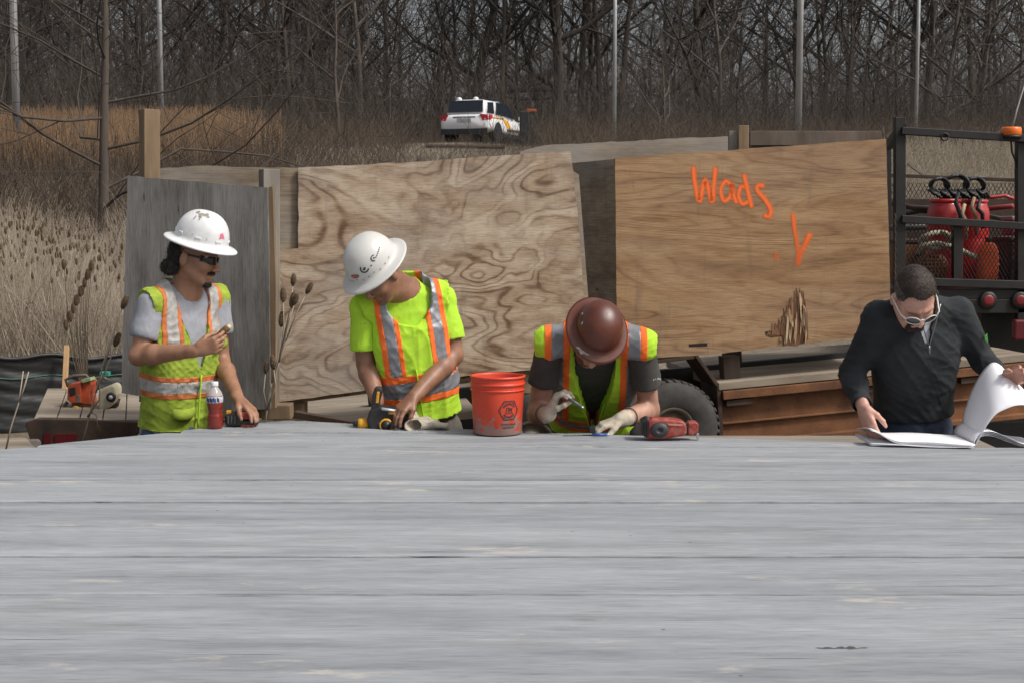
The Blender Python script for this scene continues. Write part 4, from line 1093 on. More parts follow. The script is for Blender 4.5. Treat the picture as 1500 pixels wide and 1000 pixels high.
mb = MB(); mb.tube([at(100, 566, YS + .1), at(96, 556, YS + .1), at(108, 550, YS + .1), at(126, 549, YS + .1), at(132, 556, YS + .1)], .010, 8); mb.build('top_handle', DIRTY, saw, True)
mb = MB(); mb.slab([at(x, y, YS + .03) for x, y in ((104, 590), (134, 590), (137, 606), (106, 608))], V(0, .12, 0)); mb.build('base', M('saw_brown', (.15, .075, .03), .7), saw, bevel=.006)
mb = MB(); mb.lathe([(.025, 0), (.025, .02)], at(112, 599, YS + .02), (V(1, 0, 0), V(0, 0, 1), V(0, -1, 0)), 18); mb.build('yellow_cap', M('cap_yellow', (.35, .22, .03), .6), saw, True)
mb = MB(); mb.bar(at(84, 614, YS - .06), at(122, 607, YS - .02), .03, .012); mb.build('guide_bar', M('pale_bar', (.42, .36, .16), .6), saw, bevel=.003)
# cream saw guard
YC = 8.3
sp = at(155, 602, YC)
gd = thing('power_saw', 'cream bodied power saw lying beside the orange saw', 'saw', sp)
CREAM = M('cream_plastic', (.34, .30, .20), .6, col2=(.46, .42, .30), scale=14, bmp=.15)
mb = MB(); mb.slab([at(x, y, YC) for x, y in ((144, 574), (150, 568), (164, 562), (169, 566), (171, 578), (168, 590), (158, 598), (147, 603), (143, 596))], V(0, .14, 0)); mb.build('housing', CREAM, gd, bevel=.014)
mb = MB(); mb.lathe([(.03, 0), (.03, .008), (.016, .012)], at(163, 581, YC - .002), (V(1, 0, 0), V(0, 0, 1), V(0, -1, 0)), 18); hb = mb.build('hub', BLACKSTEEL, gd, True)
mb = MB(); mb.lathe([(.013, .012), (.011, .018), (.001, .019)], at(163, 581, YC - .002), (V(1, 0, 0), V(0, 0, 1), V(0, -1, 0)), 14); x_ = mb.build('bolt', GALV, hb, True); x_.location = (0, 0, 0)
mb = MB(); mb.tube([at(150, 604, YC + .05), at(160, 601, YC + .05), at(171, 592, YC + .05), at(173, 583, YC + .06)], .014, 8); mb.build('blade_guard', BLACKSTEEL, gd, True)
mb = MB(); mb.tube([at(145, 570, YC + .06), at(143, 560, YC + .07), at(150, 552, YC + .08), at(158, 556, YC + .08)], .012, 8); mb.build('handle', DIRTY, gd, True)
mb = MB(); mb.box(at(154, 547, YC + .4), (.06, .05, .03)); tag(mb.build('green_cap', M('teal_cap', (.03, .22, .17), .5), None, bevel=.005), 'small teal green cap behind the cream saw', 'cap')

# ------------------------------------------------------------------ single teasels near the deck
def teasel(base_pt, stalks, lab, sm=TEASEL_STEM):
    e = thing('teasel_plant', lab, 'teasel', base_pt)
    for pts, head in stalks:
        mb = MB(); mb.tube(pts, np.linspace(.0048, .0026, len(pts)), 6); s = mb.build('stalk', sm, e, True)
        if head:
            p = np.asarray(pts[-1]); d = nrm(p - np.asarray(pts[-2])); u = nrm(np.cross(d, V(0, 1, 0))); w = np.cross(d, u)
            mb = MB(); hs = head
            mb.lathe([(.003, -.004), (.011 * hs, .006), (.0145 * hs, .022 * hs), (.0135 * hs, .048 * hs), (.009 * hs, .066 * hs), (.001, .072 * hs)], p, (u, w, d), 9)
            for q in range(60):
                a_ = q * 2.4; t_ = (q + .5) / 60
                rr_ = .0135 * hs * math.sin(math.pi * min(.95, .12 + .8 * t_)); o_ = p + d * (.06 * hs * t_) + (u * math.cos(a_) + w * math.sin(a_)) * rr_
                mb.tube([o_, o_ + (u * math.cos(a_) + w * math.sin(a_)) * .007 + d * .006], [.0015, .0004], 3, False)
            h = mb.build('seed_head', TEASEL_HEAD, s); h.location = (0, 0, 0)
    return e
def tp_(*l): return [at(x, y, Y) for x, y, Y in l]
teasel(at(398, 680, 6.85), [(tp_((386, 640, 6.8), (391, 600, 6.8), (398, 560, 6.82), (409, 530, 6.84)), 0), (tp_((391, 600, 6.8), (386, 572, 6.8), (389, 546, 6.8)), .8), (tp_((391, 600, 6.8), (404, 565, 6.8), (401, 540, 6.8)), 1.0),
    (tp_((398, 560, 6.82), (408, 520, 6.84), (412, 478, 6.85)), 1.1), (tp_((398, 560, 6.82), (418, 500, 6.86), (427, 450, 6.86)), 1.1), (tp_((409, 530, 6.84), (416, 480, 6.84), (415, 442, 6.84)), 1.0), (tp_((412, 510, 6.84), (424, 470, 6.84), (431, 446, 6.84)), .8),
    (tp_((418, 500, 6.86), (436, 455, 6.88), (449, 430, 6.88)), .9), (tp_((416, 495, 6.86), (426, 450, 6.86), (429, 418, 6.86)), .85)], 'dry teasel with seed heads beside the notched edge of the swirled plywood')
teasel(at(120, 690, 6.7), [(tp_((118, 660, 6.6), (128, 620, 6.6), (140, 575, 6.62), (152, 530, 6.64), (166, 478, 6.66)), 0), (tp_((140, 575, 6.62), (158, 535, 6.64), (168, 507, 6.66)), 1.0), (tp_((152, 540, 6.64), (160, 510, 6.64), (172, 470, 6.64), (179, 452, 6.64)), 1.0),
    (tp_((133, 603, 6.6), (141, 607, 6.58), (143, 622, 6.58)), .8), (tp_((128, 610, 6.6), (145, 585, 6.58), (147, 562, 6.58)), 0)], 'tall bent dry teasel in front of the cream saw')
teasel(at(8, 690, 6.5), [(tp_((6, 670, 6.4), (16, 625, 6.4), (28, 588, 6.4), (34, 543, 6.42)), 0), (tp_((28, 588, 6.4), (36, 565, 6.4), (42, 544, 6.4)), 0)], 'forked headless teasel stalk beside the pale loose plank')
st = []
for i in range(13):
    x = 92 + 42 * ((i * .618) % 1); y = 395 + 100 * ((i * .377) % 1)
    dY = .25 * math.sin(i * 2.1); st.append((tp_((130, 620, 9.2), (124 + .2 * (x - 112), 575, 9.2 + dY * .4), (x * .7 + 36, (y + 540) / 2, 9.2 + dY), (x + 2, y, 9.2 + dY)), 1.0))
teasel(at(130, 640, 9.2), st, 'big dark clump of teasel heads behind the orange saw', M('teasel_stem_dark', (.075, .055, .038), .9, bmp=0, col2=(.15, .115, .08), scale=3))
# ------------------------------------------------------------------ people: smooth distance fields meshed as one surface
class Vol:
    def __init__(s, lo, hi, h):
        s.h = h; s.lo = np.asarray(lo, float); n = np.ceil((np.asarray(hi) - s.lo) / h).astype(int) + 1
        s.n = n; s.D = np.full(n, .5, np.float32)
        s.ax = [np.float32(s.lo[i] + h * np.arange(n[i])) for i in range(3)]
    def sub(s, lo, hi):
        sl = []
        for i in range(3):
            a = int(max(0, math.floor((lo[i] - s.lo[i]) / s.h))); b = int(min(s.n[i], math.ceil((hi[i] - s.lo[i]) / s.h) + 1))
            if b <= a: return None, None
            sl.append(slice(a, b))
        g = [s.ax[i][sl[i]] for i in range(3)]
        return tuple(sl), (g[0][:, None, None], g[1][None, :, None], g[2][None, None, :])
    def smin(s, sl, d, k):
        A = s.D[sl]
        if k > 0:
            h = np.maximum(k - np.abs(A - d), 0) / k
            s.D[sl] = np.minimum(A, d) - h * h * (k * .25)
        else: s.D[sl] = np.minimum(A, d)
    def put(s, fn, lo, hi, k, cut=False):
        sl, g = s.sub(np.asarray(lo) - k - 3 * s.h, np.asarray(hi) + k + 3 * s.h)
        if sl is None: return
        d = fn(*g).astype(np.float32)
        if cut:
            A = s.D[sl]; d = -d
            if k > 0:
                h = np.maximum(k - np.abs(A - d), 0) / k
                s.D[sl] = np.maximum(A, d) + h * h * (k * .25)
            else: s.D[sl] = np.maximum(A, d)
        else: s.smin(sl, d, k)
    def cone(s, a, b, ra, rb, k=.02, cut=False, flat=None, axis=None):
        a = np.asarray(a, float); b = np.asarray(b, float); ab = b - a; L2 = max(np.dot(ab, ab), 1e-9)
        R = max(ra, rb) * 1.25
        def fn(X, Y, Z):
            x, y, z = X - a[0], Y - a[1], Z - a[2]
            t = np.clip((x * ab[0] + y * ab[1] + z * ab[2]) / L2, 0, 1)
            dx, dy, dz = x - t * ab[0], y - t * ab[1], z - t * ab[2]
            if flat:
                q = (dx * axis[0] + dy * axis[1] + dz * axis[2]) * (1 / flat - 1)
                dx, dy, dz = dx + q * axis[0], dy + q * axis[1], dz + q * axis[2]
            return np.sqrt(dx * dx + dy * dy + dz * dz) - (ra + (rb - ra) * t)
        s.put(fn, np.minimum(a, b) - R, np.maximum(a, b) + R, k, cut)
    def ell(s, c, rad, ax, k=.02, cut=False):
        c = np.asarray(c, float); rad = np.asarray(rad, float); R = rad.max() * 1.05; ax = np.asarray(ax)
        def fn(X, Y, Z):
            x, y, z = X - c[0], Y - c[1], Z - c[2]
            q = [x * e[0] + y * e[1] + z * e[2] for e in ax]
            k0 = np.sqrt(sum((q[i] / rad[i]) ** 2 for i in range(3))) + 1e-6
            k1 = np.sqrt(sum((q[i] / rad[i] ** 2) ** 2 for i in range(3))) + 1e-6
            return k0 * (k0 - 1) / k1
        s.put(fn, c - R, c + R, k, cut)
    def loft(s, O, ax, st, infl=0.0, k=.03, pw=2.5):
        """torso: stations (v, half width, half depth, forward offset) along ax[1]=up; ax = right, up, forward"""
        R_, U_, F_ = ax; st = np.array(st, float)
        vv = np.linspace(st[0, 0], st[-1, 0], 60)
        tab = [np.interp(vv, st[:, 0], st[:, i]) for i in (1, 2, 3)]
        ker = np.ones(7) / 7
        tab = [np.convolve(np.pad(t, 3, 'edge'), ker, 'valid') for t in tab]
        pts = [O + U_ * v for v in (st[0, 0], st[-1, 0])]; m = .34
        def fn(X, Y, Z):
            x, y, z = X - O[0], Y - O[1], Z - O[2]
            u = x * R_[0] + y * R_[1] + z * R_[2]; v = x * U_[0] + y * U_[1] + z * U_[2]; w = x * F_[0] + y * F_[1] + z * F_[2]
            a = np.interp(v, vv, tab[0]) + infl; b = np.interp(v, vv, tab[1]) + infl; w = w - np.interp(v, vv, tab[2])
            d = ((np.abs(u / a) ** pw + np.abs(w / b) ** pw + 1e-9) ** (1 / pw) - 1) * np.minimum(a, b)
            return np.maximum(d, np.maximum(v - st[-1, 0] - infl, st[0, 0] - v))
        s.put(fn, np.minimum(*pts) - m, np.maximum(*pts) + m, k)
    def func(s, fn, lo, hi, cut=True, k=0.0):
        s.put(fn, lo, hi, k, cut)
    def mesh(s):
        D = s.D; ins = D < 0
        i8 = ins.view(np.uint8)
        c = sum(i8[a:a + D.shape[0] - 1, b:b + D.shape[1] - 1, d:d + D.shape[2] - 1] for a in (0, 1) for b in (0, 1) for d in (0, 1))
        act = (c > 0) & (c < 8)
        I = np.argwhere(act)
        ids = np.full(act.shape, -1, np.int32); ids[act] = np.arange(len(I))
        cor = [(a, b, d) for a in (0, 1) for b in (0, 1) for d in (0, 1)]
        val = np.stack([D[I[:, 0] + a, I[:, 1] + b, I[:, 2] + d] for a, b, d in cor], 1)
        acc = np.zeros((len(I), 3)); cnt = np.zeros(len(I))
        for i in range(8):
            for j in range(i + 1, 8):
                df = [cor[j][q] - cor[i][q] for q in range(3)]
                if sum(map(abs, df)) != 1: continue
                m = (val[:, i] < 0) != (val[:, j] < 0)
                t = np.where(m, val[:, i] / np.where(m, val[:, i] - val[:, j], 1), 0)
                p = np.array(cor[i])[None] + t[:, None] * np.array(df)[None]
                acc += p * m[:, None]; cnt += m
        v = s.lo + (I + acc / cnt[:, None]) * s.h
        F = []
        for ax in range(3):
            o1, o2 = [(1, 2), (2, 0), (0, 1)][ax]
            sl0 = [slice(1, -1)] * 3; sl1 = [slice(1, -1)] * 3
            sl0[ax] = slice(0, -1); sl1[ax] = slice(1, None)
            a, b = ins[tuple(sl0)], ins[tuple(sl1)]
            E = np.argwhere(a != b)
            if not len(E): continue
            fl = a[E[:, 0], E[:, 1], E[:, 2]]
            off = np.array([1, 1, 1]); off[ax] = 0
            g = E + off
            def cid(d1, d2):
                q = g.copy(); q[:, o1] += d1; q[:, o2] += d2
                return ids[q[:, 0], q[:, 1], q[:, 2]]
            quad = np.stack([cid(-1, -1), cid(0, -1), cid(0, 0), cid(-1, 0)], 1)
            quad[~fl] = quad[~fl][:, ::-1]
            F.append(quad)
        F = np.concatenate(F); F = F[(F >= 0).all(1)]
        return v, F
def vnormals(v, f):
    fn = np.cross(v[f[:, 2]] - v[f[:, 0]], v[f[:, 3]] - v[f[:, 1]])
    n = np.zeros_like(v)
    for k in range(4): np.add.at(n, f[:, k], fn)
    return n / (np.linalg.norm(n, axis=1)[:, None] + 1e-12)
def relax(v, f, it=2, w=.5):
    for _ in range(it):
        a = np.zeros_like(v); c = np.zeros(len(v))
        for k in range(4):
            for q in ((k + 1) % 4, (k - 1) % 4):
                np.add.at(a, f[:, k], v[f[:, q]]); np.add.at(c, f[:, k], 1)
        v = v * (1 - w) + w * a / np.maximum(c, 1)[:, None]
    return v
def folds(v, seed, amp, scale, dirs=6):
    """cloth creases: warped ridged waves"""
    r = np.random.default_rng(seed); out = np.zeros(len(v))
    for i in range(dirs):
        d = nrm(r.normal(0, 1, 3)); ph = r.random() * 6.28; e = nrm(r.normal(0, 1, 3))
        fr = scale * (0.6 + 1.2 * r.random())
        s = np.sin((v @ d) * fr + 1.8 * np.sin((v @ e) * fr * .45 + ph) + ph)
        m = .5 + .5 * np.sin((v @ e) * fr * .3 + ph * 2)
        out += (1 - np.abs(s)) ** 2 * m
    return (out / dirs - .25) * amp * 2
def cloth(name, vol, mat, parent, seed, amp=.006, scale=28, it=2):
    v, f = vol.mesh(); v = relax(v, f, it)
    if amp: v = v + vnormals(v, f) * (folds(v, seed, amp, scale) + folds(v, seed + 1, amp * .45, scale * 2.6))[:, None]
    return np_mesh(name, v, f, mat, parent)
def split_cloth(v, f, O, ax, planes, classify, mats, names, parent, labels=None):
    """cut the garment along straight seams in its own frame and make one mesh per cloth"""
    bm = bmesh.new()
    R = np.array(ax); loc = (v - O) @ R.T
    vs = [bm.verts.new(p) for p in loc]
    for q in f:
        try: bm.faces.new([vs[i] for i in q])
        except ValueError: pass
    for co, no in planes:
        bmesh.ops.bisect_plane(bm, geom=bm.verts[:] + bm.edges[:] + bm.faces[:], plane_co=co, plane_no=no, dist=1e-5)
    bm.normal_update(); bm.verts.ensure_lookup_table(); bm.verts.index_update()
    nor = {}
    groups = {}
    for fc in bm.faces:
        c = fc.calc_center_median(); groups.setdefault(classify(c.x, c.y, c.z, fc.normal), []).append(fc)
    objs = {}
    for g, fcs in groups.items():
        idx = {}; pv = []; pf = []
        for fc in fcs:
            q = []
            for vt in fc.verts:
                if vt.index not in idx:
                    idx[vt.index] = len(pv); pv.append(np.array(vt.co) + np.array(vt.normal) * (0.0022 if g != 0 else 0))
                q.append(idx[vt.index])
            pf.append(q)
        W = np.array(pv) @ R + O
        me = bpy.data.meshes.new(names[g]); me.from_pydata([tuple(p) for p in W], [], pf)
        me.materials.append(mats[g]); me.polygons.foreach_set('use_smooth', [True] * len(pf)); me.update()
        o = bpy.data.objects.new(names[g], me); COL.objects.link(o); wire(o, parent); objs[g] = o
        if g != 0:
            md = o.modifiers.new('thickness', 'SOLIDIFY'); md.thickness = .003; md.offset = -1
    bm.free()
    return objs

# ---- body measures
TORSO = [(-.16, .165, .115, 0), (-.02, .170, .118, .0), (.10, .158, .108, .0), (.25, .172, .118, .004), (.38, .180, .116, .0), (.47, .160, .098, -.012), (.54, .105, .072, -.018), (.60, .06, .058, -.015)]
def scale_torso(L, w=1.0, d=1.0): return [(v * L / .58, a * w, b * d, c) for v, a, b, c in TORSO]
def frame(P0, N, SL, SR):
    U = nrm(N - P0); R = SR - SL; R = nrm(R - U * np.dot(R, U)); F = np.cross(R, U)
    return np.array([R, U, F])
def rot(v, axis, ang):
    axis = nrm(axis); return v * math.cos(ang) + np.cross(axis, v) * math.sin(ang) + axis * np.dot(axis, v) * (1 - math.cos(ang))
def hand(vol, W, d, n, s, curl, k=.008, sz=1.0, thumb=(.75, .6, .25), tcurl=.35, spread=.06, rr=1.0):
    """palm and five fingers: d wrist to knuckles, n the way the palm faces, s towards the thumb"""
    d = nrm(d); n = nrm(n - d * np.dot(n, d)); s_ = np.cross(d, n); s_ = s_ if np.dot(s_, s) > 0 else -s_
    vol.cone(W - d * .02, W + d * .03 * sz, .026 * sz, .026 * sz, .015, flat=.72, axis=n)
    tips = []
    K = [(.030, .092), (.010, .096), (-.010, .090), (-.029, .080)]
    LN = [.074, .082, .076, .060]
    for i in range(4):
        kp = W + (s_ * K[i][0] + d * K[i][1]) * sz
        vol.cone(W + (s_ * K[i][0] * .6 + d * .025) * sz, kp, .0165 * sz, .0122 * sz * rr, .014)
        dd = nrm(d + s_ * spread * (1.5 - i)); c = curl[i]; p = kp
        axis = np.cross(dd, n)
        for L, a, r0, r1 in zip((.46, .30, .24), (c * .8, c * 1.0, c * .7), (.0102, .0092, .0083), (.0092, .0083, .0070)):
            dd = rot(dd, axis, a); q = p + dd * LN[i] * L * sz
            vol.cone(p, q, r0 * sz * rr, r1 * sz * rr, k * .5); p = q
        tips.append(p)
    td = nrm(d * thumb[0] + s_ * thumb[1] + n * thumb[2]); p = W + (d * .022 + s_ * .022) * sz
    ax_t = np.cross(td, nrm(d * .8 + n * .6 - s_ * .4))
    for L, r0, r1 in ((.046, .0165, .0118), (.034, .0115, .0102), (.027, .0102, .0078)):
        q = p + td * L * sz; vol.cone(p, q, r0 * sz * rr, r1 * sz * rr, k); p = q; td = rot(td, ax_t, tcurl)
    tips.append(p)
    return tips
def head(vol, H, f, u, sc=1.0, N=None, k=.012):
    f = nrm(f); u = nrm(u - f * np.dot(u, f)); r = np.cross(f, u); ax = (r, f, u)
    P = lambda x, y, z: H + (r * x + f * y + u * z) * sc
    vol.ell(P(0, -.012, .045), V(.077, .098, .092) * sc, ax, k)
    vol.ell(P(0, .035, -.015), V(.064, .062, .085) * sc, ax, .03)
    for s in (-1, 1):
        vol.cone(P(s * .055, .005, -.04), P(s * .028, .065, -.088), .020 * sc, .017 * sc, .025)
        vol.ell(P(s * .040, .066, -.022), V(.024, .024, .022) * sc, ax, .02)
        vol.cone(P(s * .012, .093, .028), P(s * .045, .075, .027), .010 * sc, .010 * sc, .014)
        vol.ell(P(s * .080, -.008, -.004), V(.010, .019, .033) * sc, ax, .006)
        vol.ell(P(s * .032, .102, .008), V(.017, .014, .011) * sc, ax, .010, True)
    vol.cone(P(0, .066, -.092), P(0, .073, -.095), .021 * sc, .019 * sc, .02)
    vol.cone(P(0, .094, .012), P(0, .117, -.026), .009 * sc, .0125 * sc, .010)
    for s in (-1, 1): vol.ell(P(s * .013, .105, -.030), V(.009, .011, .008) * sc, ax, .006)
    vol.cone(P(-.018, .088, -.055), P(.018, .088, -.055), .0075 * sc, .0075 * sc, .008)
    vol.cone(P(-.015, .086, -.068), P(.015, .086, -.068), .0085 * sc, .0085 * sc, .008)
    vol.ell(P(0, .104, -.061), V(.022, .008, .0022) * sc, ax, .003, True)
    if N is not None:
        vol.cone(P(0, -.02, -.03), N, .056 * sc, .064, .03)
        vol.cone(P(0, .02, -.075), N + f * .02, .042 * sc, .058, .03)
    return ax
def arm(vol, S, E, W, thick=1.0, k=.02):
    vol.cone(S, E, .050 * thick, .040 * thick, k)
    m = E + (W - E) * .28
    vol.cone(E, m, .040 * thick, .043 * thick, k); vol.cone(m, W, .043 * thick, .027 * thick, k)
def hairmesh(name, vol, mat, parent, seed, amp, scale):
    v, f = vol.mesh(); v = relax(v, f, 1)
    n = vnormals(v, f); r = np.random.default_rng(seed)
    v = v + n * (folds(v, seed, amp, scale, 8) + r.normal(0, amp * .35, len(v)))[:, None]
    strands(name + '_strands', v, f, mat, parent, 2500, max(.006, amp * 1.2), (0, 0, -.3), seed)
    return np_mesh(name, v, f, mat, parent)
def strands(name, v, f, mat, parent, n, L, lean, seed, wdt=.0006):
    """short hairs growing out of a hair surface"""
    r = np.random.default_rng(seed); nn = vnormals(v, f); i = r.integers(0, len(v), n)
    d = nn[i] + r.normal(0, .45, (n, 3)) + np.asarray(lean); d /= np.linalg.norm(d, axis=1)[:, None]
    s_ = np.cross(d, r.normal(0, 1, (n, 3))); s_ /= np.linalg.norm(s_, axis=1)[:, None]
    b = v[i] - nn[i] * .002; ln = (L * (.5 + r.random(n)))[:, None]
    q = np.stack([b - s_ * wdt, b + s_ * wdt, b + d * ln + s_ * wdt * .3, b + d * ln - s_ * wdt * .3], 1).reshape(-1, 3)
    o = np_mesh(name, q, np.arange(4 * n).reshape(-1, 4), mat, parent, False); o['kind'] = 'stuff'
    return o
def legs(parent, P0, ax, feet, mat, boot, name='trousers', k=1.0, top=.02, hipw=.09):
    R, U, F = ax
    lo = np.minimum.reduce([P0 - .3] + [np.array(q) - .2 for q in feet]); hi = np.maximum.reduce([P0 + V(.3, .3, .16)] + [np.array(q) + .2 for q in feet])
    vol = Vol(lo, hi, .011)
    Rh = nrm(R * V(1, 1, 0)); Fh = nrm(np.cross(Rh, V(0, 0, 1)))
    vol.ell(P0 - V(0, 0, .03), (.172 * k, .135 * k, .15), (Rh, Fh, V(0, 0, 1)), .02)
    for s, q in zip((-1, 1), feet):
        h = P0 + Rh * s * hipw - V(0, 0, .06); q = np.array(q); kn = (h + q) / 2 + Fh * .03
        vol.cone(h, kn, .092 * k, .072 * k, .04); vol.cone(kn, q + V(0, 0, .06), .072 * k, .064 * k, .03)
    cloth(name, vol, mat, parent, 3, .012, 22, 2)
    for q in feet:
        q = np.array(q); v2 = Vol(q - V(.2, .3, .02), q + V(.2, .2, .22), .009)
        v2.cone(q + V(0, .02, .05), q + V(0, .02, .18), .05, .052, .02); v2.cone(q + V(0, .06, .04), q + Fh * .17 + V(0, 0, .04), .042, .042, .03)
        v2.func(lambda X, Y, Z: (Z - (q[2] + .004)) + 0 * X + 0 * Y, q - V(.2, .3, .1), q + V(.2, .2, 0.02))
        cloth('boot', v2, boot, parent, 5, 0)
def helmet(parent, C, f, u, mat, sc=1.0, ribs=True, name='hard_hat', brimw=1.0):
    """full brim hard hat: shell, brim with turned edge, small lugs"""
    f = nrm(f); u = nrm(u - f * np.dot(u, f)); r = np.cross(f, u)
    mb = MB(); n = 64; prof = []
    for t in np.linspace(0, 1, 16):
        a = t * math.pi / 2; prof.append((.117 * math.cos(a) ** .82, .004 + .128 * math.sin(a) ** .95))
    prof[-1] = (.0008, prof[-1][1])
    brim = [(.122, -.020), (.150, -.022), (.1585, -.020), (.1605, -.016), (.158, -.012), (.150, -.010), (.132, -.004), (.121, .001), (.1165, .010)]
    sx, sy = .90 * sc, 1.03 * sc
    mb.lathe([(a * 1, b * sc) for a, b in brim + prof[1:]], C, (r, f, u), n, sx, sy, cap=False)
    o = mb.build(name, mat, parent, True)
    mb = MB(); mb.lathe([(a, b * sc) for a, b in [(.122, -.020), (.112, -.004), (.105, .05), (.07, .095), (.001, .112)]], C, (r, f, u), 32, sx, sy, cap=False)
    i = mb.build('liner', M('helmet_liner', (.05, .05, .05), .8), o, True); i.location = (0, 0, 0)
    if ribs:
        for q in range(8):
            a = q / 8 * 2 * math.pi + .26
            p = C + (r * math.cos(a) * .1145 * sx + f * math.sin(a) * .1145 * sy) + u * .024 * sc
            rad = nrm(r * math.cos(a) / sx + f * math.sin(a) / sy); tg = nrm(np.cross(u, rad))
            mb = MB(); mb.box(p, (.007, .030, .012), (rad, tg, u)); b = mb.build('lug', mat, o, bevel=.003, seg=3); b.location = (0, 0, 0)
    return o, (r, f, u)
def on_helmet(C, ax, az, el, sc=1.0, lift=.0015):
    """point and frame on the shell; az from the front towards r, el from the brim up"""
    r, f, u = ax; sx, sy = .90 * sc, 1.03 * sc
    ph = el; R = .117 * math.cos(ph) ** .82 + lift; Z = (.004 + .128 * math.sin(ph) ** .95) * sc + lift
    return C + (r * math.sin(az) * sx + f * math.cos(az) * sy) * R + u * Z
def decal(parent, C, ax, az, el, shape, mat, sc=1.0, name='sticker', lift=.0016):
    """flat print curved over the shell: shape is a list of polygons in (az, el) offsets of a metre"""
    mb = MB()
    for poly in shape:
        pts = [on_helmet(C, ax, az + x / .10, min(1.5, el + y / .125), sc, lift) for x, y in poly]
        mb.add(pts, [tuple(range(len(pts)))])
    o = mb.build(name, mat, parent); o.location = (0, 0, 0)
    return o
def ring_shape(r0, r1, a0=0, a1=6.283, n=20):
    o = []
    for i in range(n):
        a, b = a0 + (a1 - a0) * i / n, a0 + (a1 - a0) * (i + 1) / n
        o.append([(r0 * math.cos(a), r0 * math.sin(a)), (r1 * math.cos(a), r1 * math.sin(a)), (r1 * math.cos(b), r1 * math.sin(b)), (r0 * math.cos(b), r0 * math.sin(b))])
    return o
def blob(rx, ry, seed, n=14, jag=.25):
    r = random.Random(seed); return [[(rx * math.cos(6.283 * i / n) * (1 + r.uniform(-jag, jag)), ry * math.sin(6.283 * i / n) * (1 + r.uniform(-jag, jag))) for i in range(n)]]

# ---- cloth and skin materials
def skin(name, c, c2): 
    m = M(name, c, .5, col2=c2, scale=14, bmp=.12, bscale=260); m.node_tree.nodes['Principled BSDF'].inputs['Subsurface Weight'].default_value = 0.0; return m
SK1 = skin('skin_tan', (.27, .130, .075), (.37, .195, .12)); SK2 = skin('skin_brown', (.225, .103, .060), (.31, .155, .096))
SK3 = skin('skin_ruddy', (.38, .190, .130), (.47, .265, .195)); SK4 = skin('skin_pink', (.52, .265, .195), (.62, .36, .28))
def fabric(name, c, var=.12, c2=None, rough=.85, scale=9): return M(name, c, rough, var=var, col2=c2, scale=scale, bmp=.35, bscale=420)
LIME = fabric('lime_hi_vis', (.40, .66, .030), .1)
LIME_OLD = fabric('lime_dirty', (.27, .38, .028), .35, (.36, .47, .05), scale=14)
ORANGE = fabric('orange_trim', (.90, .16, .025), .08)
ORANGE_OLD = fabric('orange_trim_dirty', (.52, .15, .05), .3, (.72, .22, .06), scale=20)
SILVER = M('reflective_tape', (.235, .245, .265), .42, .25, var=.1, scale=20, bmp=.2, bscale=500)
SILVER_OLD = M('reflective_tape_dirty', (.27, .26, .245), .55, .1, col2=(.50, .49, .47), scale=22, bmp=.2, bscale=400)
TEE_GREY = fabric('grey_tee', (.28, .29, .325), .08)
TEE_LIME = fabric('lime_tee', (.38, .64, .03), .08)
TEE_DARK = fabric('charcoal_tee', (.050, .047, .042), .2)
JACKET = fabric('charcoal_jacket', (.013, .0155, .019), .3)
TEE_WHITE = fabric('pale_tee', (.42, .45, .50), .06)
JEANS = fabric('blue_jeans', (.030, .060, .125), .3, (.07, .115, .20), scale=30)
JEANS_D = fabric('dark_jeans', (.012, .020, .042), .3, (.025, .04, .075), scale=30)
GREYPANT = fabric('grey_work_trousers', (.10, .09, .078), .2, (.15, .135, .118))
BROWNPANT = fabric('brown_work_trousers', (.055, .036, .022), .2)
BOOT = M('work_boot', (.09, .055, .03), .8); 
HAIRB = M('black_hair', (.012, .009, .008), .55, col2=(.03, .022, .018), scale=40, bmp=.8, bscale=300)
GLOVE = M('cream_glove', (.40, .345, .265), .85, col2=(.54, .48, .385), scale=25, bmp=.4, bscale=300)
DARKPLASTIC = M('black_plastic', (.014, .014, .015), .45, bmp=.15)
HELM_W = M('white_helmet', (.62, .62, .62), .32, var=.06, scale=14, bmp=.06, bscale=60, col2=(.76, .77, .78))
HELM_W2 = M('white_helmet_dusty', (.66, .655, .63), .38, scale=11, bmp=.06, bscale=60, col2=(.52, .50, .45), thr=(.45, .8))
HELM_B = M('brown_helmet', (.080, .019, .011), .40, scale=7, bmp=.08, bscale=60, col2=(.13, .036, .019))
INK = M('print_black', (.03, .03, .035), .6, bmp=0); INKR = M('print_red', (.45, .11, .10), .6, bmp=0); INKP = M('print_pink', (.60, .15, .24), .6, bmp=0)
MUD = M('dried_mud', (.30, .265, .225), .9, var=.2, scale=40, bmp=.3); PAPERWHITE = M('print_white', (.6, .6, .6), .6, bmp=0)
RED_HAIR = M('ginger_beard', (.13, .052, .026), .7, col2=(.20, .09, .045), scale=60, bmp=.8, bscale=300)
DARK_STUBBLE = M('dark_beard', (.020, .014, .012), .7, col2=(.045, .032, .027), scale=60, bmp=.8, bscale=300)

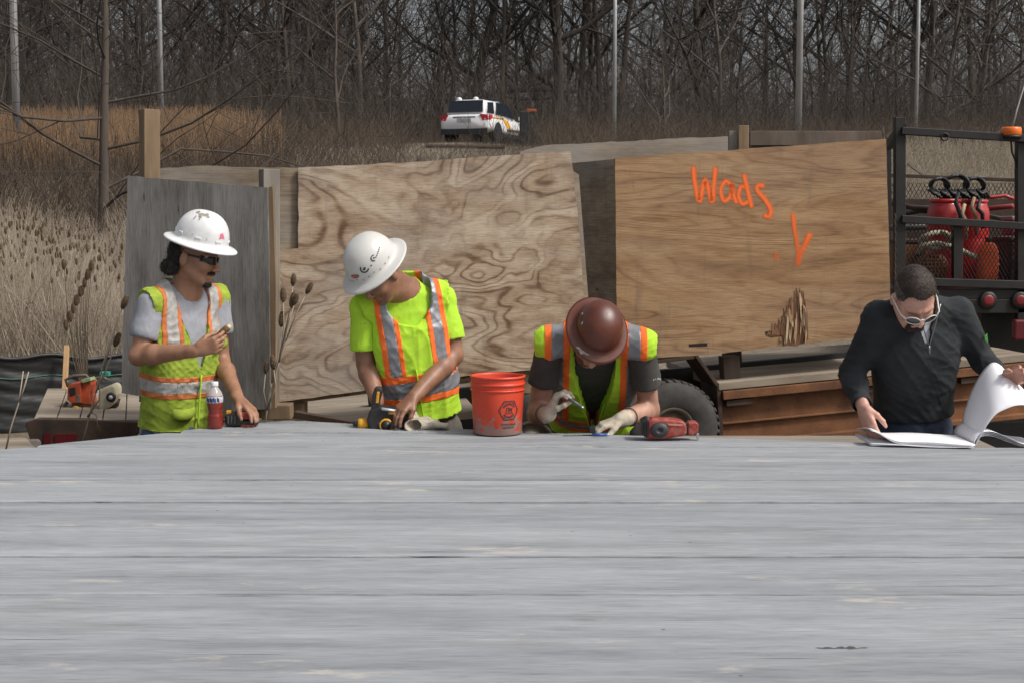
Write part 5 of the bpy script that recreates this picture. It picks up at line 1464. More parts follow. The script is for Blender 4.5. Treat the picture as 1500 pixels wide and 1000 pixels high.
def vest_volume(T, O, ax, SL, SR, EL, ER, N, infl, h, opening, hem, arm_r=.088, neck=.085, cap=.028):
    R, U, F = ax
    pts = np.array([O + U * hem, N, SL, SR])
    vol = Vol(pts.min(0) - .30, pts.max(0) + .22, h)
    vol.loft(O, ax, [(hem,) + tuple(T[0][1:])] + [t for t in T if t[0] > hem + .02], infl, .03)
    for S in (SL, SR):
        s = 1 if np.dot(S - N, R) > 0 else -1
        vol.cone(N - U * .045 + R * s * .03, S + U * .004 + R * s * .01, .056 + infl, .053 + infl, .045)
    for S, E, s in ((SL, EL, -1), (SR, ER, 1)):
        d = nrm(E - S)
        a = S + R * s * cap - U * .015
        vol.cone(a + d * .085, E, arm_r, arm_r * .85, .008, True)
        vol.cone(a + R * s * .06, a + R * s * .3, .105, .14, .008, True)
    # neck hole
    vol.cone(N - U * .02, N + U * .2, neck, neck, .008, True)
    if opening is not None:
        op = np.array(opening)
        def fn(X, Y, Z):
            x, y, z = X - O[0], Y - O[1], Z - O[2]
            u = x * R[0] + y * R[1] + z * R[2]; v = x * U[0] + y * U[1] + z * U[2]; w = x * F[0] + y * F[1] + z * F[2]
            half = np.interp(v, op[:, 0], op[:, 1]); cen = np.interp(v, op[:, 0], op[:, 2])
            return np.maximum(np.abs(u - cen) - half, np.maximum(-w + .0, op[0, 0] - v))
        vol.func(fn, pts.min(0) - .3, pts.max(0) + .25)
    return vol
def stripes_planes(xs, vs):
    p = []
    for x in xs: p.append(((x, 0, 0), (1, 0, 0)))
    for y in vs: p.append(((0, y, 0), (0, 1, 0)))
    return p

# ================================================================== person 1: grey tee, dirty vest, eating
def person_one():
    P0 = at(258, 616, 6.50); N = at(270, 424, 6.46); SL = at(222, 446, 6.33); SR = at(317, 440, 6.60)
    EL = at(203, 521, 6.28); WL = at(287, 513, 6.17); ER = at(324, 528, 6.60); WR = at(350, 585, 6.32)
    e = thing('person', 'person in white hard hat, dirty lime vest and grey tee holding food up', 'person', (P0[0], P0[1], 0))
    ax = frame(P0, N, SL, SR); R, U, F = ax
    L = np.linalg.norm(N - P0); T = scale_torso(L, 1.0, 1.0)
    H = at(284, 379, 6.42); hf = nrm(V(.95, -.22, -.20)); hu = V(.22, -.02, .97)
    vol = Vol(np.minimum.reduce([P0 - .12, EL - .1, WL - .1]) - V(.02, .05, -.15), np.maximum.reduce([SR, H, WR]) + V(.2, .15, .2), .0048)
    vol.loft(P0, ax, [(v, a * .9, b * .9, c) for v, a, b, c in T if v > .1], 0, .03)
    for S, E, W in ((SL, EL, WL), (SR, ER, WR)):
        vol.cone(N - U * .05, S, .055, .052, .04); arm(vol, S, E, W, 1.06 if S is SL else .98)
    head(vol, H, hf, hu, 1.08, N - U * .02)
    # raised hand closed round the food, palm turned to the face
    tips = hand(vol, WL, V(.93, -.05, .26), V(.25, .75, .35), V(.1, .1, 1), (.55, .68, .78, .85), thumb=(.75, .3, .75), tcurl=.3, sz=1.0)
    # other hand reaching down onto the drill
    hand(vol, WR, V(.66, -.52, -.40), V(-.25, -.1, -.9), V(-.9, -.3, -.2), (.30, .32, .38, .45), thumb=(.8, .5, .35), tcurl=.3, sz=1.02)
    v, f = vol.mesh(); v = relax(v, f, 1, .4)
    np_mesh('body', v, f, SK1, e)
    # dried dust on the forearm
    mb = MB()
    # grey tee
    vol = Vol(np.minimum.reduce([P0, SL, EL]) - V(.22, .25, .05), np.maximum.reduce([N, SR]) + V(.2, .2, .12), .0075)
    vol.loft(P0, ax, T, .006, .03)
    for S, E in ((SL, EL), (SR, ER)):
        d = nrm(E - S); vol.cone(N - U * .055, S, .062, .062, .05); vol.cone(S, S + d * .13, .064, .072, .03)
        c = S + d * .165
        def fn(X, Y, Z, c=c, d=d): return -((X - c[0]) * d[0] + (Y - c[1]) * d[1] + (Z - c[2]) * d[2]) + 0.0
        vol.func(lambda X, Y, Z, c=c, d=d: np.maximum(-((X - c[0]) * d[0] + (Y - c[1]) * d[1] + (Z - c[2]) * d[2]), np.sqrt((X - c[0]) ** 2 + (Y - c[1]) ** 2 + (Z - c[2]) ** 2) - .13), c - .15, c + .15)
    nk = N + F * .02 - U * .01
    vol.cone(nk, N + U * .2 + F * .03, .066, .08, .006, True)
    cloth('tee_shirt', vol, TEE_GREY, e, 11, .006, 30)
    # vest
    op = [(.27, .0, .02), (.29, .004, .02), (.36, .025, .015), (.58, .085, 0), (.8, .10, 0)]
    vol = vest_volume(T, P0, ax, SL, SR, EL, ER, N, .026, .0068, op, -.03, cap=.060, arm_r=.092)
    v, f = vol.mesh(); v = relax(v, f, 2); v = v + vnormals(v, f) * (folds(v, 21, .020, 20) + folds(v, 22, .008, 60))[:, None]
    z1, z2, z3, z4 = .135, .160, .215, .240
    xs = (.070, .092, .145, .165); pl = stripes_planes([s * x for x in xs for s in (-1, 1)], (z1, z2, z3, z4, .35))
    def cl(x, y, z, n):
        if z1 < y < z4: return 2 if z2 < y < z3 else 1
        if y >= .35 or (y >= z4 and z < 0):
            a = abs(x)
            if xs[0] < a < xs[3]: return 2 if xs[1] < a < xs[2] else 1
        return 0
    objs = split_cloth(v, f, P0, ax, pl, cl, {0: LIME_OLD, 1: ORANGE_OLD, 2: SILVER_OLD}, {0: 'vest', 1: 'orange_trim', 2: 'reflective_tape'}, e)
    # pocket flaps standing off the vest, zip
    S_ = lambda u, v_, w: P0 + R * u + U * v_ + F * w
    mb = MB(); mb.sheet(lambda a, b: S_(-.125 + .13 * a, .098 - .055 * b * (1 - .35 * (2 * a - 1) ** 4) - .006 * math.sin(3 * a), .150 + .012 * math.sin(math.pi * b) - .05 * (2 * a - 1) ** 2 * .4), 10, 5); mb.build('pocket_flap', LIME_OLD, e, True, solid=.005)
    mb = MB(); mb.sheet(lambda a, b: S_(.10 + .075 * a, .405 - .05 * b + .01 * a, .142 - .035 * a + .018 * math.sin(math.pi * b)), 8, 5); mb.build('pocket_flap', LIME_OLD, e, True, solid=.006)
    mb = MB(); mb.tube([S_(.02, v_, .148) for v_ in np.linspace(0, .25, 10)], .0045, 6); mb.build('zip', LIME, e, True)
    # hair under the brim, sunglasses, moustache
    r_ = np.cross(hf, nrm(hu - hf * np.dot(hu, hf))); u_ = np.cross(r_, hf)
    vol = Vol(H - .17, H + .17, .005)
    vol.ell(H - hf * .035 + u_ * .03, (.086, .092, .09), (r_, hf, u_), 0); 
    for i in range(16):
        a = i * 2.4; q = H - hf * (.070 + .022 * math.sin(i * 1.7)) - u_ * (-.01 + .075 * ((i * .37) % 1)) + r_ * .062 * math.cos(a)
        vol.ell(q, (.034, .034, .034), (r_, hf, u_), .02)
    vol.ell(H + hf * .115 - u_ * .05, (.2, .10, .14), (r_, hf, u_), .01, True)
    hairmesh('hair', vol, HAIRB, e, 4, .013, 130)
    G = lambda x, y, z: H + (r_ * x + hf * y + u_ * z) * 1.08
    sg = MB()
    for s in (-1, 1): sg.sheet(lambda a, b, s=s: G(s * (.008 + .055 * a), .108 - .05 * a * a, .026 - .036 * b * (1 - .3 * a)), 8, 4)
    g = sg.build('sunglasses', M('sunglass_lens', (.006, .006, .008), .08, bmp=0), e, True, solid=.003)
    for s in (-1, 1):
        mb = MB(); mb.bar(G(s * .064, .062, .016), G(s * .080, -.01, .018), .004, .010); q = mb.build('temple_arm', DARKPLASTIC, g); q.location = (0, 0, 0)
    vol = Vol(H - .16, H + .16, .004)
    vol.cone(G(-.026, .092, -.047), G(.026, .092, -.047), .0075, .0075, .006); vol.cone(G(0, .098, -.043), G(0, .098, -.043), .008, .008, .006)
    vol.cone(G(-.018, .082, -.098), G(.018, .082, -.098), .014, .014, .01)
    hairmesh('beard', vol, DARK_STUBBLE, e, 6, .002, 200)
    # helmet
    hc = at(295, 352, 6.40); hfw = nrm(V(.93, -.22, -.29)); hup = nrm(V(.27, -.12, .955))
    h, hax = helmet(e, hc, hfw, hup, HELM_W, 1.07)
    side = 1
    for i, (az, el, rx, ry) in enumerate(((1.45, 1.12, .032, .010), (1.2, 1.2, .014, .012), (1.9, 1.16, .014, .012), (1.55, .98, .012, .005), (1.5, .92, .004, .018), (1.75, .86, .003, .012), (1.1, 1.05, .012, .004))):
        decal(h, hc, hax, az, el, blob(rx, ry, i + 3, 16, .4), MUD, 1.07, 'mud_splash', .0016 + .0004 * i)
    decal(h, hc, hax, .38, .33, [[(-.014, -.008), (.014, -.010), (.010, .012), (-.004, .017)]], INKP, 1.07)
    for az, el in ((1.0, .16), (1.55, .2), (2.2, .18), (.6, .12)): decal(h, hc, hax, az, el, blob(.0022, .007, int(az * 10), 8, .4), M('scuff_grey', (.42, .42, .42), .7, bmp=0), 1.07, 'scuff')
    legs(e, P0, ax, [(P0[0] - .10, P0[1] - .06, 0), (P0[0] + .11, P0[1] + .05, 0)], JEANS, BOOT, 'jeans', .98)
    return tips, ax
TIPS1, AX1 = person_one()

# ================================================================== person 2: lime tee and vest, looking down at the drill
def person_two():
    P0 = at(622, 618, 6.52); N = at(592, 418, 6.42); SL = at(529, 449, 6.40); SR = at(650, 436, 6.48)
    EL = at(537, 532, 6.44); WL = at(553, 588, 6.30); ER = at(664, 520, 6.46); WR = at(606, 581, 6.23)
    e = thing('person', 'person in stickered white hard hat and lime tee bending over the yellow drill', 'person', (P0[0], P0[1], 0))
    ax = frame(P0, N, SL, SR); R, U, F = ax
    L = np.linalg.norm(N - P0); T = scale_torso(L, 1.0, 1.0)
    H = at(557, 402, 6.30); hf = nrm(V(-.50, -.52, -.69)); hu = nrm(V(-.46, -.50, .73))
    vol = Vol(np.minimum.reduce([P0 - V(.1, .12, -.05), EL, WL - V(0, .25, .12), WR - V(.12, .2, .1)]) - .08, np.maximum.reduce([SR, H, ER]) + V(.12, .12, .15), .0048)
    vol.loft(P0, ax, [(v, a * .9, b * .9, c) for v, a, b, c in T if v > .1], 0, .03)
    for S, E, W in ((SL, EL, WL), (SR, ER, WR)):
        vol.cone(N - U * .05, S, .050, .040, .03); vol.cone(S, S + (E - S) * .3, .040, .046, .02); arm(vol, S + (E - S) * .3, E, W, 1.14)
    head(vol, H, hf, hu, 1.05, N - U * .02)
    hand(vol, WR, V(-.55, -.50, -.50), V(-.3, -.2, -.9), V(-.3, -.8, .1), (.38, .42, .48, .5), thumb=(.8, .45, .4), sz=1.02)
    hand(vol, WL, V(.05, -.55, -.80), V(.85, -.2, .1), V(.2, -.8, .3), (.5, .55, .6, .6), thumb=(.75, .45, .45), sz=1.0)
    v, f = vol.mesh(); v = relax(v, f, 1, .4)
    np_mesh('body', v, f, SK2, e)
    vol = Vol(np.minimum.reduce([P0, SL, EL]) - V(.2, .25, .12), np.maximum.reduce([N, SR, ER]) + V(.22, .22, .12), .0075)
    vol.loft(P0, ax, [(.04,) + T[0][1:]] + T[2:], .002, .03)
    for S, E in ((SL, EL), (SR, ER)):
        d = nrm(E - S); vol.cone(N - U * .055, S, .058, .052, .04); vol.cone(S, S + d * .19, .054, .074, .03)
        c = S + d * .205
        vol.func(lambda X, Y, Z, c=c, d=d: np.maximum(-((X - c[0]) * d[0] + (Y - c[1]) * d[1] + (Z - c[2]) * d[2]), np.sqrt((X - c[0]) ** 2 + (Y - c[1]) ** 2 + (Z - c[2]) ** 2) - .14), c - .16, c + .16)
    vol.cone(N + F * .02 - U * .005, N + U * .2 + F * .04, .068, .08, .006, True)
    cloth('tee_shirt', vol, TEE_LIME, e, 31, .007, 26)
    op = None
    vol = vest_volume(T, P0, ax, SL, SR, EL, ER, N, .030, .0068, [(.50, .0, 0), (.52, .06, 0), (.58, .10, 0), (.9, .14, 0)], .035, cap=.022, arm_r=.078, neck=.085)
    v, f = vol.mesh(); v = relax(v, f, 2); v = v + vnormals(v, f) * (folds(v, 41, .018, 20) + folds(v, 42, .008, 55))[:, None]
    z = (.135, .165, .215, .24, .275)
    xs = (.066, .088, .136, .160); pl = stripes_planes([s * x for x in xs for s in (-1, 1)], (z[0], z[1], z[3], z[4]))
    def cl(x, y, zz, n):
        if z[0] < y < z[4]: return 2 if z[1] < y < z[3] else 1
        if y >= z[4]:
            a = abs(x)
            if xs[0] < a < xs[3]: return 2 if xs[1] < a < xs[2] else 1
        return 0
    split_cloth(v, f, P0, ax, pl, cl, {0: LIME, 1: ORANGE, 2: SILVER}, {0: 'vest', 1: 'orange_trim', 2: 'reflective_tape'}, e)
    S_ = lambda u, v_, w: P0 + R * u + U * v_ + F * w
    mb = MB(); mb.tube([S_(-.02, v_, .152) for v_ in np.linspace(.05, .30, 10)], .004, 6); mb.build('zip', LIME, e, True)
    r_ = np.cross(hf, nrm(hu - hf * np.dot(hu, hf))); u_ = np.cross(r_, hf)
    vol = Vol(H - .17, H + .17, .005)
    vol.ell(H - hf * .03 + u_ * .035, (.084, .094, .085), (r_, hf, u_), 0); vol.ell(H + hf * .13 - u_ * .06, (.2, .11, .15), (r_, hf, u_), .01, True)
    hairmesh('hair', vol, HAIRB, e, 8, .004, 200)
    hc = at(546, 386, 6.26)
    h, hax = helmet(e, hc, hf, hu, HELM_W2, 1.10, ribs=False)
    # prints on the shell: two ring emblems, a red oval, a line of lettering
    Z = 1.10
    decal(h, hc, hax, -.72, .40, ring_shape(.013, .0185, -2.6, .9), INK, Z, 'ring_emblem'); decal(h, hc, hax, -.72, .40, blob(.006, .005, 2, 9, .5), INK, Z, 'emblem_centre')
    decal(h, hc, hax, -.18, .26, blob(.020, .0085, 5, 18, .05), INK, Z, 'oval_sticker'); decal(h, hc, hax, -.18, .26, blob(.016, .006, 6, 12, .25), INKR, Z, 'oval_print', .0022)
    decal(h, hc, hax, -1.25, .50, ring_shape(.0095, .0135, -1.4, 2.3), INK, Z, 'ring_emblem'); decal(h, hc, hax, -1.25, .50, blob(.004, .004, 3, 8, .4), INK, Z, 'emblem_centre')
    for i in range(6): decal(h, hc, hax, -1.62 + .02 * i, .58, [[(-.012 + .006 * i, .004 - .003 * i), (-.008 + .006 * i, .003 - .003 * i), (-.009 + .006 * i, -.002 - .003 * i), (-.013 + .006 * i, -.001 - .003 * i)]], INK, Z, 'letter')
    decal(h, hc, hax, -1.0, .36, blob(.004, .003, 9, 8, .4), INK, Z, 'emblem_dot')
    for i in range(9): decal(h, hc, hax, .3 - .25 * i, .07 + .03 * (i % 3), blob(.004, .003, 40 + i, 8, .5), MUD, Z, 'scuff')
    legs(e, P0, ax, [(P0[0] - .12, P0[1] - .05, 0), (P0[0] + .10, P0[1] + .06, 0)], GREYPANT, BOOT, 'work_trousers', 1.02)
person_two()

# ================================================================== person 3: brown hard hat, leaning on the deck
def person_three():
    P0 = at(866, 598, 6.74); N = at(872, 486, 6.24); SL = at(806, 503, 6.20); SR = at(939, 506, 6.20)
    EL = at(787, 606, 6.30); WL = at(803, 606, 6.09); ER = at(951, 600, 6.31); WR = at(911, 614, 6.12)
    e = thing('person', 'person in brown hard hat and gloves leaning on the deck with a marker', 'person', (P0[0], P0[1], 0))
    ax = frame(P0, N, SL, SR); R, U, F = ax
    L = np.linalg.norm(N - P0); T = scale_torso(L, 1.12, 1.1)
    H = at(872, 496, 6.10); hf = nrm(V(-.10, -.56, -.82)); hu = nrm(V(.27, -.80, .52))
    vol = Vol(np.minimum.reduce([P0 - V(.1, .3, .05), EL, WL]) - .09, np.maximum.reduce([SR, H, P0, ER]) + V(.1, .12, .12), .0050)
    vol.loft(P0, ax, [(v, a * .88, b * .85, c) for v, a, b, c in T if v > .1], 0, .03)
    for S, E, W in ((SL, EL, WL), (SR, ER, WR)):
        vol.cone(N - U * .05, S, .06, .058, .04); arm(vol, S, E, W, 1.14)
    head(vol, H, hf, hu, 1.05, N - U * .02)
    v, f = vol.mesh(); v = relax(v, f, 1, .4)
    np_mesh('body', v, f, SK3, e)
    # work gloves: cream knit with dark dipped fingers
    def glove(W, E, d, n, s, curl, cuffn, thumb=(.75, .5, .35)):
        vol = Vol(W - .17, W + .17, .0048)
        t = hand(vol, W, d, n, s, curl, sz=1.08, rr=1.12, thumb=thumb)
        dd = nrm(W - E); vol.cone(W - dd * .035, W + dd * .01, .040, .036, .01)
        g = cloth('work_glove', vol, GLOVE, e, 9, .002, 120, 1)
        mb = MB(); u = nrm(np.cross(dd, V(0, 0, 1))); w = np.cross(dd, u)
        mb.tube([W - dd * .068 + (u * math.cos(a) + w * math.sin(a)) * .041 for a in np.linspace(0, 6.283, 25)], .004, 6); q = mb.build('cuff_hem', M('glove_hem', (.16, .15, .13), .8), g, True); q.location = (0, 0, 0)
        return t
    t3 = glove(WL, EL, V(.35, -.25, .80), V(.75, -.1, -.45), V(.3, -.9, .2), (.75, .8, .85, .85), 0, (.7, .3, .55))
    glove(WR, ER, V(-.80, -.25, -.20), V(-.25, -.05, -.95), V(.0, -.9, -.2), (.45, .5, .55, .6), 0)
    vol = Vol(np.minimum.reduce([P0 - V(.22, .2, .22), SL, EL]) - V(.1, .22, .02), np.maximum.reduce([N, SR, P0, ER]) + V(.2, .18, .18), .0078)
    vol.loft(P0, ax, T, .004, .03)
    for S, E in ((SL, EL), (SR, ER)):
        d = nrm(E - S); vol.cone(N - U * .055, S, .066, .064, .05); vol.cone(S, S + d * .20, .066, .074, .03)
        c = S + d * .205
        vol.func(lambda X, Y, Z, c=c, d=d: np.maximum(-((X - c[0]) * d[0] + (Y - c[1]) * d[1] + (Z - c[2]) * d[2]), np.sqrt((X - c[0]) ** 2 + (Y - c[1]) ** 2 + (Z - c[2]) ** 2) - .13), c - .15, c + .15)
    vol.cone(N + F * .03 - U * .02, N + U * .15 + F * .1, .07, .09, .006, True)
    cloth('tee_shirt', vol, TEE_DARK, e, 51, .008, 28)
    op = [(.10, .003, 0), (.16, .012, 0), (.34, .050, 0), (.50, .085, 0), (.9, .11, 0)]
    T2 = [(v_, a * 1.06, b * 1.12, c + .035 * min(1, max(0, (.62 - v_) / .2))) for v_, a, b, c in T]
    vol = vest_volume(T2, P0, ax, SL, SR, EL, ER, N, .032, .0068, op, .02, cap=.105, arm_r=.074, neck=.088)
    v, f = vol.mesh(); v = relax(v, f, 2); v = v + vnormals(v, f) * (folds(v, 61, .014, 22) + folds(v, 62, .007, 60))[:, None]
    z = (.10, .125, .17, .195)
    xs = (.116, .146, .200, .230); pl = stripes_planes([s * x for x in xs for s in (-1, 1)], z)
    def cl(x, y, zz, n):
        if z[0] < y < z[3]: return 2 if z[1] < y < z[2] else 1
        if y >= z[3]:
            a = abs(x)
            if xs[0] < a < xs[3]: return 2 if xs[1] < a < xs[2] else 1
        return 0
    split_cloth(v, f, P0, ax, pl, cl, {0: LIME, 1: ORANGE, 2: SILVER}, {0: 'vest', 1: 'orange_trim', 2: 'reflective_tape'}, e)
    S_ = lambda u, v_, w: P0 + R * u + U * v_ + F * w
    mb = MB(); mb.tube([S_(0, .12, .205), S_(.0, .085, .212)], [.004, .006], 6); mb.build('zip_pull', LIME, e, True)
    mb = MB(); mb.tube([S_(-.05, .34, .19), S_(-.02, .16, .200), S_(0, .12, .203), S_(.02, .16, .200), S_(.05, .34, .19)], .0035, 6); mb.build('vest_piping', LIME, e, True)
    # small pale print on the sleeve
    d = nrm(ER - SR); c = SR + d * .165
    mb = MB()
    for i in range(5): mb.box(c + V(.052 + .008 * i - .02, -.062 + .006 * i, .0 + .003 * (i % 2)), (.006, .002, .007))
    mb.build('sleeve_print', PAPERWHITE, e)
    r_ = np.cross(hf, nrm(hu - hf * np.dot(hu, hf))); u_ = np.cross(r_, hf)
    vol = Vol(H - .18, H + .18, .005)
    vol.ell(H + (hf * .055 - u_ * .075) * 1.05, (.06, .04, .045), (r_, hf, u_), 0); vol.ell(H + hf * .09 - u_ * .02, (.05, .05, .045), (r_, hf, u_), .01, True)
    hairmesh('beard', vol, RED_HAIR, e, 12, .005, 180)
    hc = at(876, 481, 6.03)
    h, hax = helmet(e, hc, hf, hu, HELM_B, 1.0, ribs=False)
    mb = MB(); sx, sy = .90, 1.03; r0, f0, u0 = hax
    mb.lathe([(.1612, -.019), (.1625, -.016), (.1612, -.013)], hc, (r0, f0, u0), 64, sx, sy, cap=False); q = mb.build('brim_edge', M('brim_rust', (.24, .085, .045), .5), h, True); q.location = (0, 0, 0)
    decal(h, hc, hax, 1.5, .45, [[(-.026, -.005), (.026, -.005), (.026, .006), (-.026, .006)]], PAPERWHITE, 1.0, 'name_strip')
    for i in range(5): decal(h, hc, hax, 1.5, .45, [[(-.021 + .009 * i, -.003), (-.016 + .009 * i, -.003), (-.017 + .009 * i, .004), (-.020 + .009 * i, .004)]], INK, 1.0, 'name_letter', .0024)
    for i, (az, rr_) in enumerate(((.62, .138), (.48, .145), (.36, .135))):
        p = hc + (r0 * math.sin(az) * sx + f0 * math.cos(az) * sy) * rr_ + u0 * (-.0055 + .0002 * i)
        mb = MB(); mb.add([p + (r0 * a + f0 * b) for a, b in blob(.016, .010, 70 + i, 12, .4)[0]], [tuple(range(12))]); q = mb.build('mud_splash', MUD, h); q.location = (0, 0, 0)
    legs(e, P0, ax, [(P0[0] - .14, P0[1] + .05, 0), (P0[0] + .14, P0[1] + .08, 0)], BROWNPANT, BOOT, 'work_trousers', 1.12)
    return t3, WL
T3, W3 = person_three()

# ================================================================== person 4: charcoal jacket, sunglasses, reading the plans
def person_four():
    P0 = at(1336, 612, 6.24); N = at(1344, 437, 6.05); SL = at(1287, 463, 6.06); SR = at(1404, 457, 6.08)
    EL = at(1247, 548, 6.14); WL = at(1264, 594, 5.90); ER = at(1440, 528, 6.14); WR = at(1472, 560, 5.92)
    e = thing('person', 'person in charcoal quarter-zip jacket and white framed sunglasses reading the plans', 'person', (P0[0], P0[1], 0))
    ax = frame(P0, N, SL, SR); R, U, F = ax
    L = np.linalg.norm(N - P0); T = scale_torso(L, 1.06, 1.08)
    H = at(1338, 437, 5.95); hf = nrm(V(.10, -.66, -.74)); hu = nrm(V(-.02, -.75, .66))
    vol = Vol(np.minimum.reduce([P0 - V(.1, .12, -.02), EL, WL - V(0, .15, .14)]) - .07, np.maximum.reduce([SR, H, ER, WR + V(.15, 0, 0)]) + V(.08, .12, .15), .0048)
    vol.loft(P0, ax, [(v, a * .88, b * .86, c) for v, a, b, c in T if v > .1], 0, .03)
    for S, E, W in ((SL, EL, WL), (SR, ER, WR)):
        vol.cone(N - U * .05, S, .055, .052, .04); arm(vol, S, E, W, 1.0)
    hax = head(vol, H, hf, hu, 1.08, N - U * .02)
    hand(vol, WL, V(.20, -.42, -.88), V(.75, .35, -.1), V(.55, -.75, .0), (.22, .25, .28, .3), thumb=(.8, .4, .5), sz=1.03, spread=.03)
    hand(vol, WR, V(.30, -.55, .35), V(-.6, -.3, -.5), V(.2, -.3, .9), (.45, .5, .55, .6), thumb=(.75, .45, .4), sz=1.0)
    v, f = vol.mesh(); v = relax(v, f, 1, .4)
    np_mesh('body', v, f, SK4, e)
    vol = Vol(np.minimum.reduce([P0 - V(.1, 0, 0), SL, EL, WL]) - V(.12, .16, .1), np.maximum.reduce([N, SR, ER, WR, P0]) + V(.12, .2, .12), .0070)
    vol.loft(P0, ax, [(.035,) + T[0][1:]] + T[2:], .014, .03)
    for S, E, W in ((SL, EL, WL), (SR, ER, WR)):
        d2 = nrm(W - E); W2 = W - d2 * .015
        vol.cone(N - U * .055, S, .066, .066, .05); vol.cone(S, E, .072, .062, .03); vol.cone(E, E + (W2 - E) * .3, .062, .060, .02); vol.cone(E + (W2 - E) * .3, W2, .060, .044, .02)
        c = W2 + d2 * .002
        vol.func(lambda X, Y, Z, c=c, d=d2: np.maximum(-((X - c[0]) * d[0] + (Y - c[1]) * d[1] + (Z - c[2]) * d[2]), np.sqrt((X - c[0]) ** 2 + (Y - c[1]) ** 2 + (Z - c[2]) ** 2) - .07), c - .09, c + .09)
    vol.cone(N - U * .05 + F * .015, N + U * .022 + F * .02, .080, .079, .02)       # stand collar
    op = np.array([(.42, .0, .01), (.44, .006, .01), (.52, .030, .01), (.60, .055, .0), (.8, .075, 0)])
    def fn(X, Y, Z):
        x, y, z = X - P0[0], Y - P0[1], Z - P0[2]
        u = x * R[0] + y * R[1] + z * R[2]; v_ = x * U[0] + y * U[1] + z * U[2]; w = x * F[0] + y * F[1] + z * F[2]
        return np.maximum(np.abs(u - np.interp(v_, op[:, 0], op[:, 2])) - np.interp(v_, op[:, 0], op[:, 1]), np.maximum(-w + .03, .42 - v_))
    vol.func(fn, P0 - .4 + U * .5, P0 + .4 + U * .5)
    vol.cone(N + U * .0 + F * .02, N + U * .2 + F * .05, .068, .085, .006, True)
    cloth('jacket', vol, JACKET, e, 71, .015, 24)
    for W, E in ((WL, EL), (WR, ER)):
        dd = nrm(W - E); u = nrm(np.cross(dd, V(0, 0, 1))); w = np.cross(dd, u)
        mb = MB(); mb.lathe([(.040, -.05), (.043, -.045), (.043, -.014), (.040, -.010)], W, (u, w, dd), 24, cap=False); mb.build('cuff', JACKET, e, True)
    vol = Vol(N - .22, N + .2, .006)
    vol.loft(P0, ax, [(v_, a * .80, b, c) for v_, a, b, c in T if v_ > .3], -.006, .03); vol.cone(N - U * .08, N + U * .02 + F * .015, .064, .064, .03); vol.cone(N + U * .015 + F * .02, N + U * .2 + F * .06, .060, .08, .006, True)
    cloth('tee_shirt', vol, TEE_WHITE, e, 81, .002, 40)
    S_ = lambda u, v_, w: P0 + R * u + U * v_ + F * w
    ZIP = M('zip_metal', (.25, .25, .26), .35, .8, bmp=0)
    mb = MB(); mb.tube([S_(.01, .425, .143), S_(.012, .385, .150)], [.0035, .0055], 6); mb.build('zip_pull', ZIP, e, True)
    for s in (-1, 1):
        mb = MB(); mb.tube([S_(.01 + s * np.interp(v_, op[:, 0], op[:, 1]), v_, np.interp(v_, [.42, .5, .56, .62], [.143, .132, .118, .1])) for v_ in np.linspace(.42, .6, 8)], .0028, 5); mb.build('zip_tape', ZIP, e, True)
    d = nrm(ER - SR); c = SR + d * .14
    mb = MB()
    for i in range(3): mb.box(c + V(.045 + .006 * i, -.055 + .012 * i, .012 - .014 * i), (.018, .004, .010), (nrm(V(.6, .3, .5)), nrm(V(.5, -.8, 0)), V(0, 0, 1)))
    mb.build('sleeve_emblem', M('emblem_green', (.05, .24, .04), .6), e)
    # hair: dark on top, grey cropped sides, widow's peak; goatee
    r_, f_, u_ = hax
    G = lambda x, y, z: H + (r_ * x + f_ * y + u_ * z) * 1.08
    vol = Vol(H - .19, H + .19, .0045)
    vol.ell(G(0, -.012, .047), V(.0785, .0995, .0932) * 1.08, hax, 0)
    for s in (-1, 1): vol.ell(G(s * .055, .108, .060), V(.042, .048, .046) * 1.08, hax, .02, True)
    vol.ell(G(0, .128, .040), V(.10, .060, .066) * 1.08, hax, .012, True)
    vol.ell(G(0, .06, -.075), V(.2, .125, .085) * 1.08, hax, .012, True)
    v, f = vol.mesh(); v = relax(v, f, 1)
    rr = np.random.default_rng(3); v = v + vnormals(v, f) * rr.normal(0, .0005, len(v))[:, None]
    loc = (v - H) @ np.array(hax).T
    me_o = np_mesh('hair', v, f, M('cropped_hair', (.018, .011, .008), .6, col2=(.055, .033, .024), scale=22, bmp=.6, bscale=500), e)
    me_o.data.materials.append(M('grey_side_hair', (.085, .078, .072), .7, col2=(.15, .14, .13), scale=60, bmp=.9, bscale=450))
    gs = (np.abs(loc[:, 0]) > .064) & (loc[:, 2] < .088)
    strands('top_hair', v, f[~gs[f].any(1)], me_o.data.materials[0], e, 7000, .0075, tuple(f_ * .6), 91, .0007); strands('side_hair', v, f, me_o.data.materials[1], e, 1500, .004, tuple(-u_ * .5), 92)
    fc = loc[f].mean(1); mi = ((np.abs(fc[:, 0]) > .066 + rr.normal(0, .004, len(fc))) & (fc[:, 2] < .085)).astype(np.int32); me_o.data.polygons.foreach_set('material_index', mi)
    vol = Vol(H - .17, H + .17, .004)
    vol.cone(G(-.022, .086, -.088), G(.022, .086, -.088), .016, .016, .012); vol.cone(G(0, .078, -.104), G(0, .078, -.104), .017, .017, .012)
    for s in (-1, 1): vol.cone(G(s * .026, .088, -.050), G(s * .030, .080, -.085), .007, .009, .008)
    vol.cone(G(-.024, .094, -.046), G(.024, .094, -.046), .0065, .0065, .006)
    hairmesh('beard', vol, DARK_STUBBLE, e, 16, .0025, 200)
    WF = M('white_frame', (.60, .58, .53), .35, bmp=0)
    LENS = M('green_black_lens', (.014, .018, .014), .06, bmp=0)
    mbf = MB()
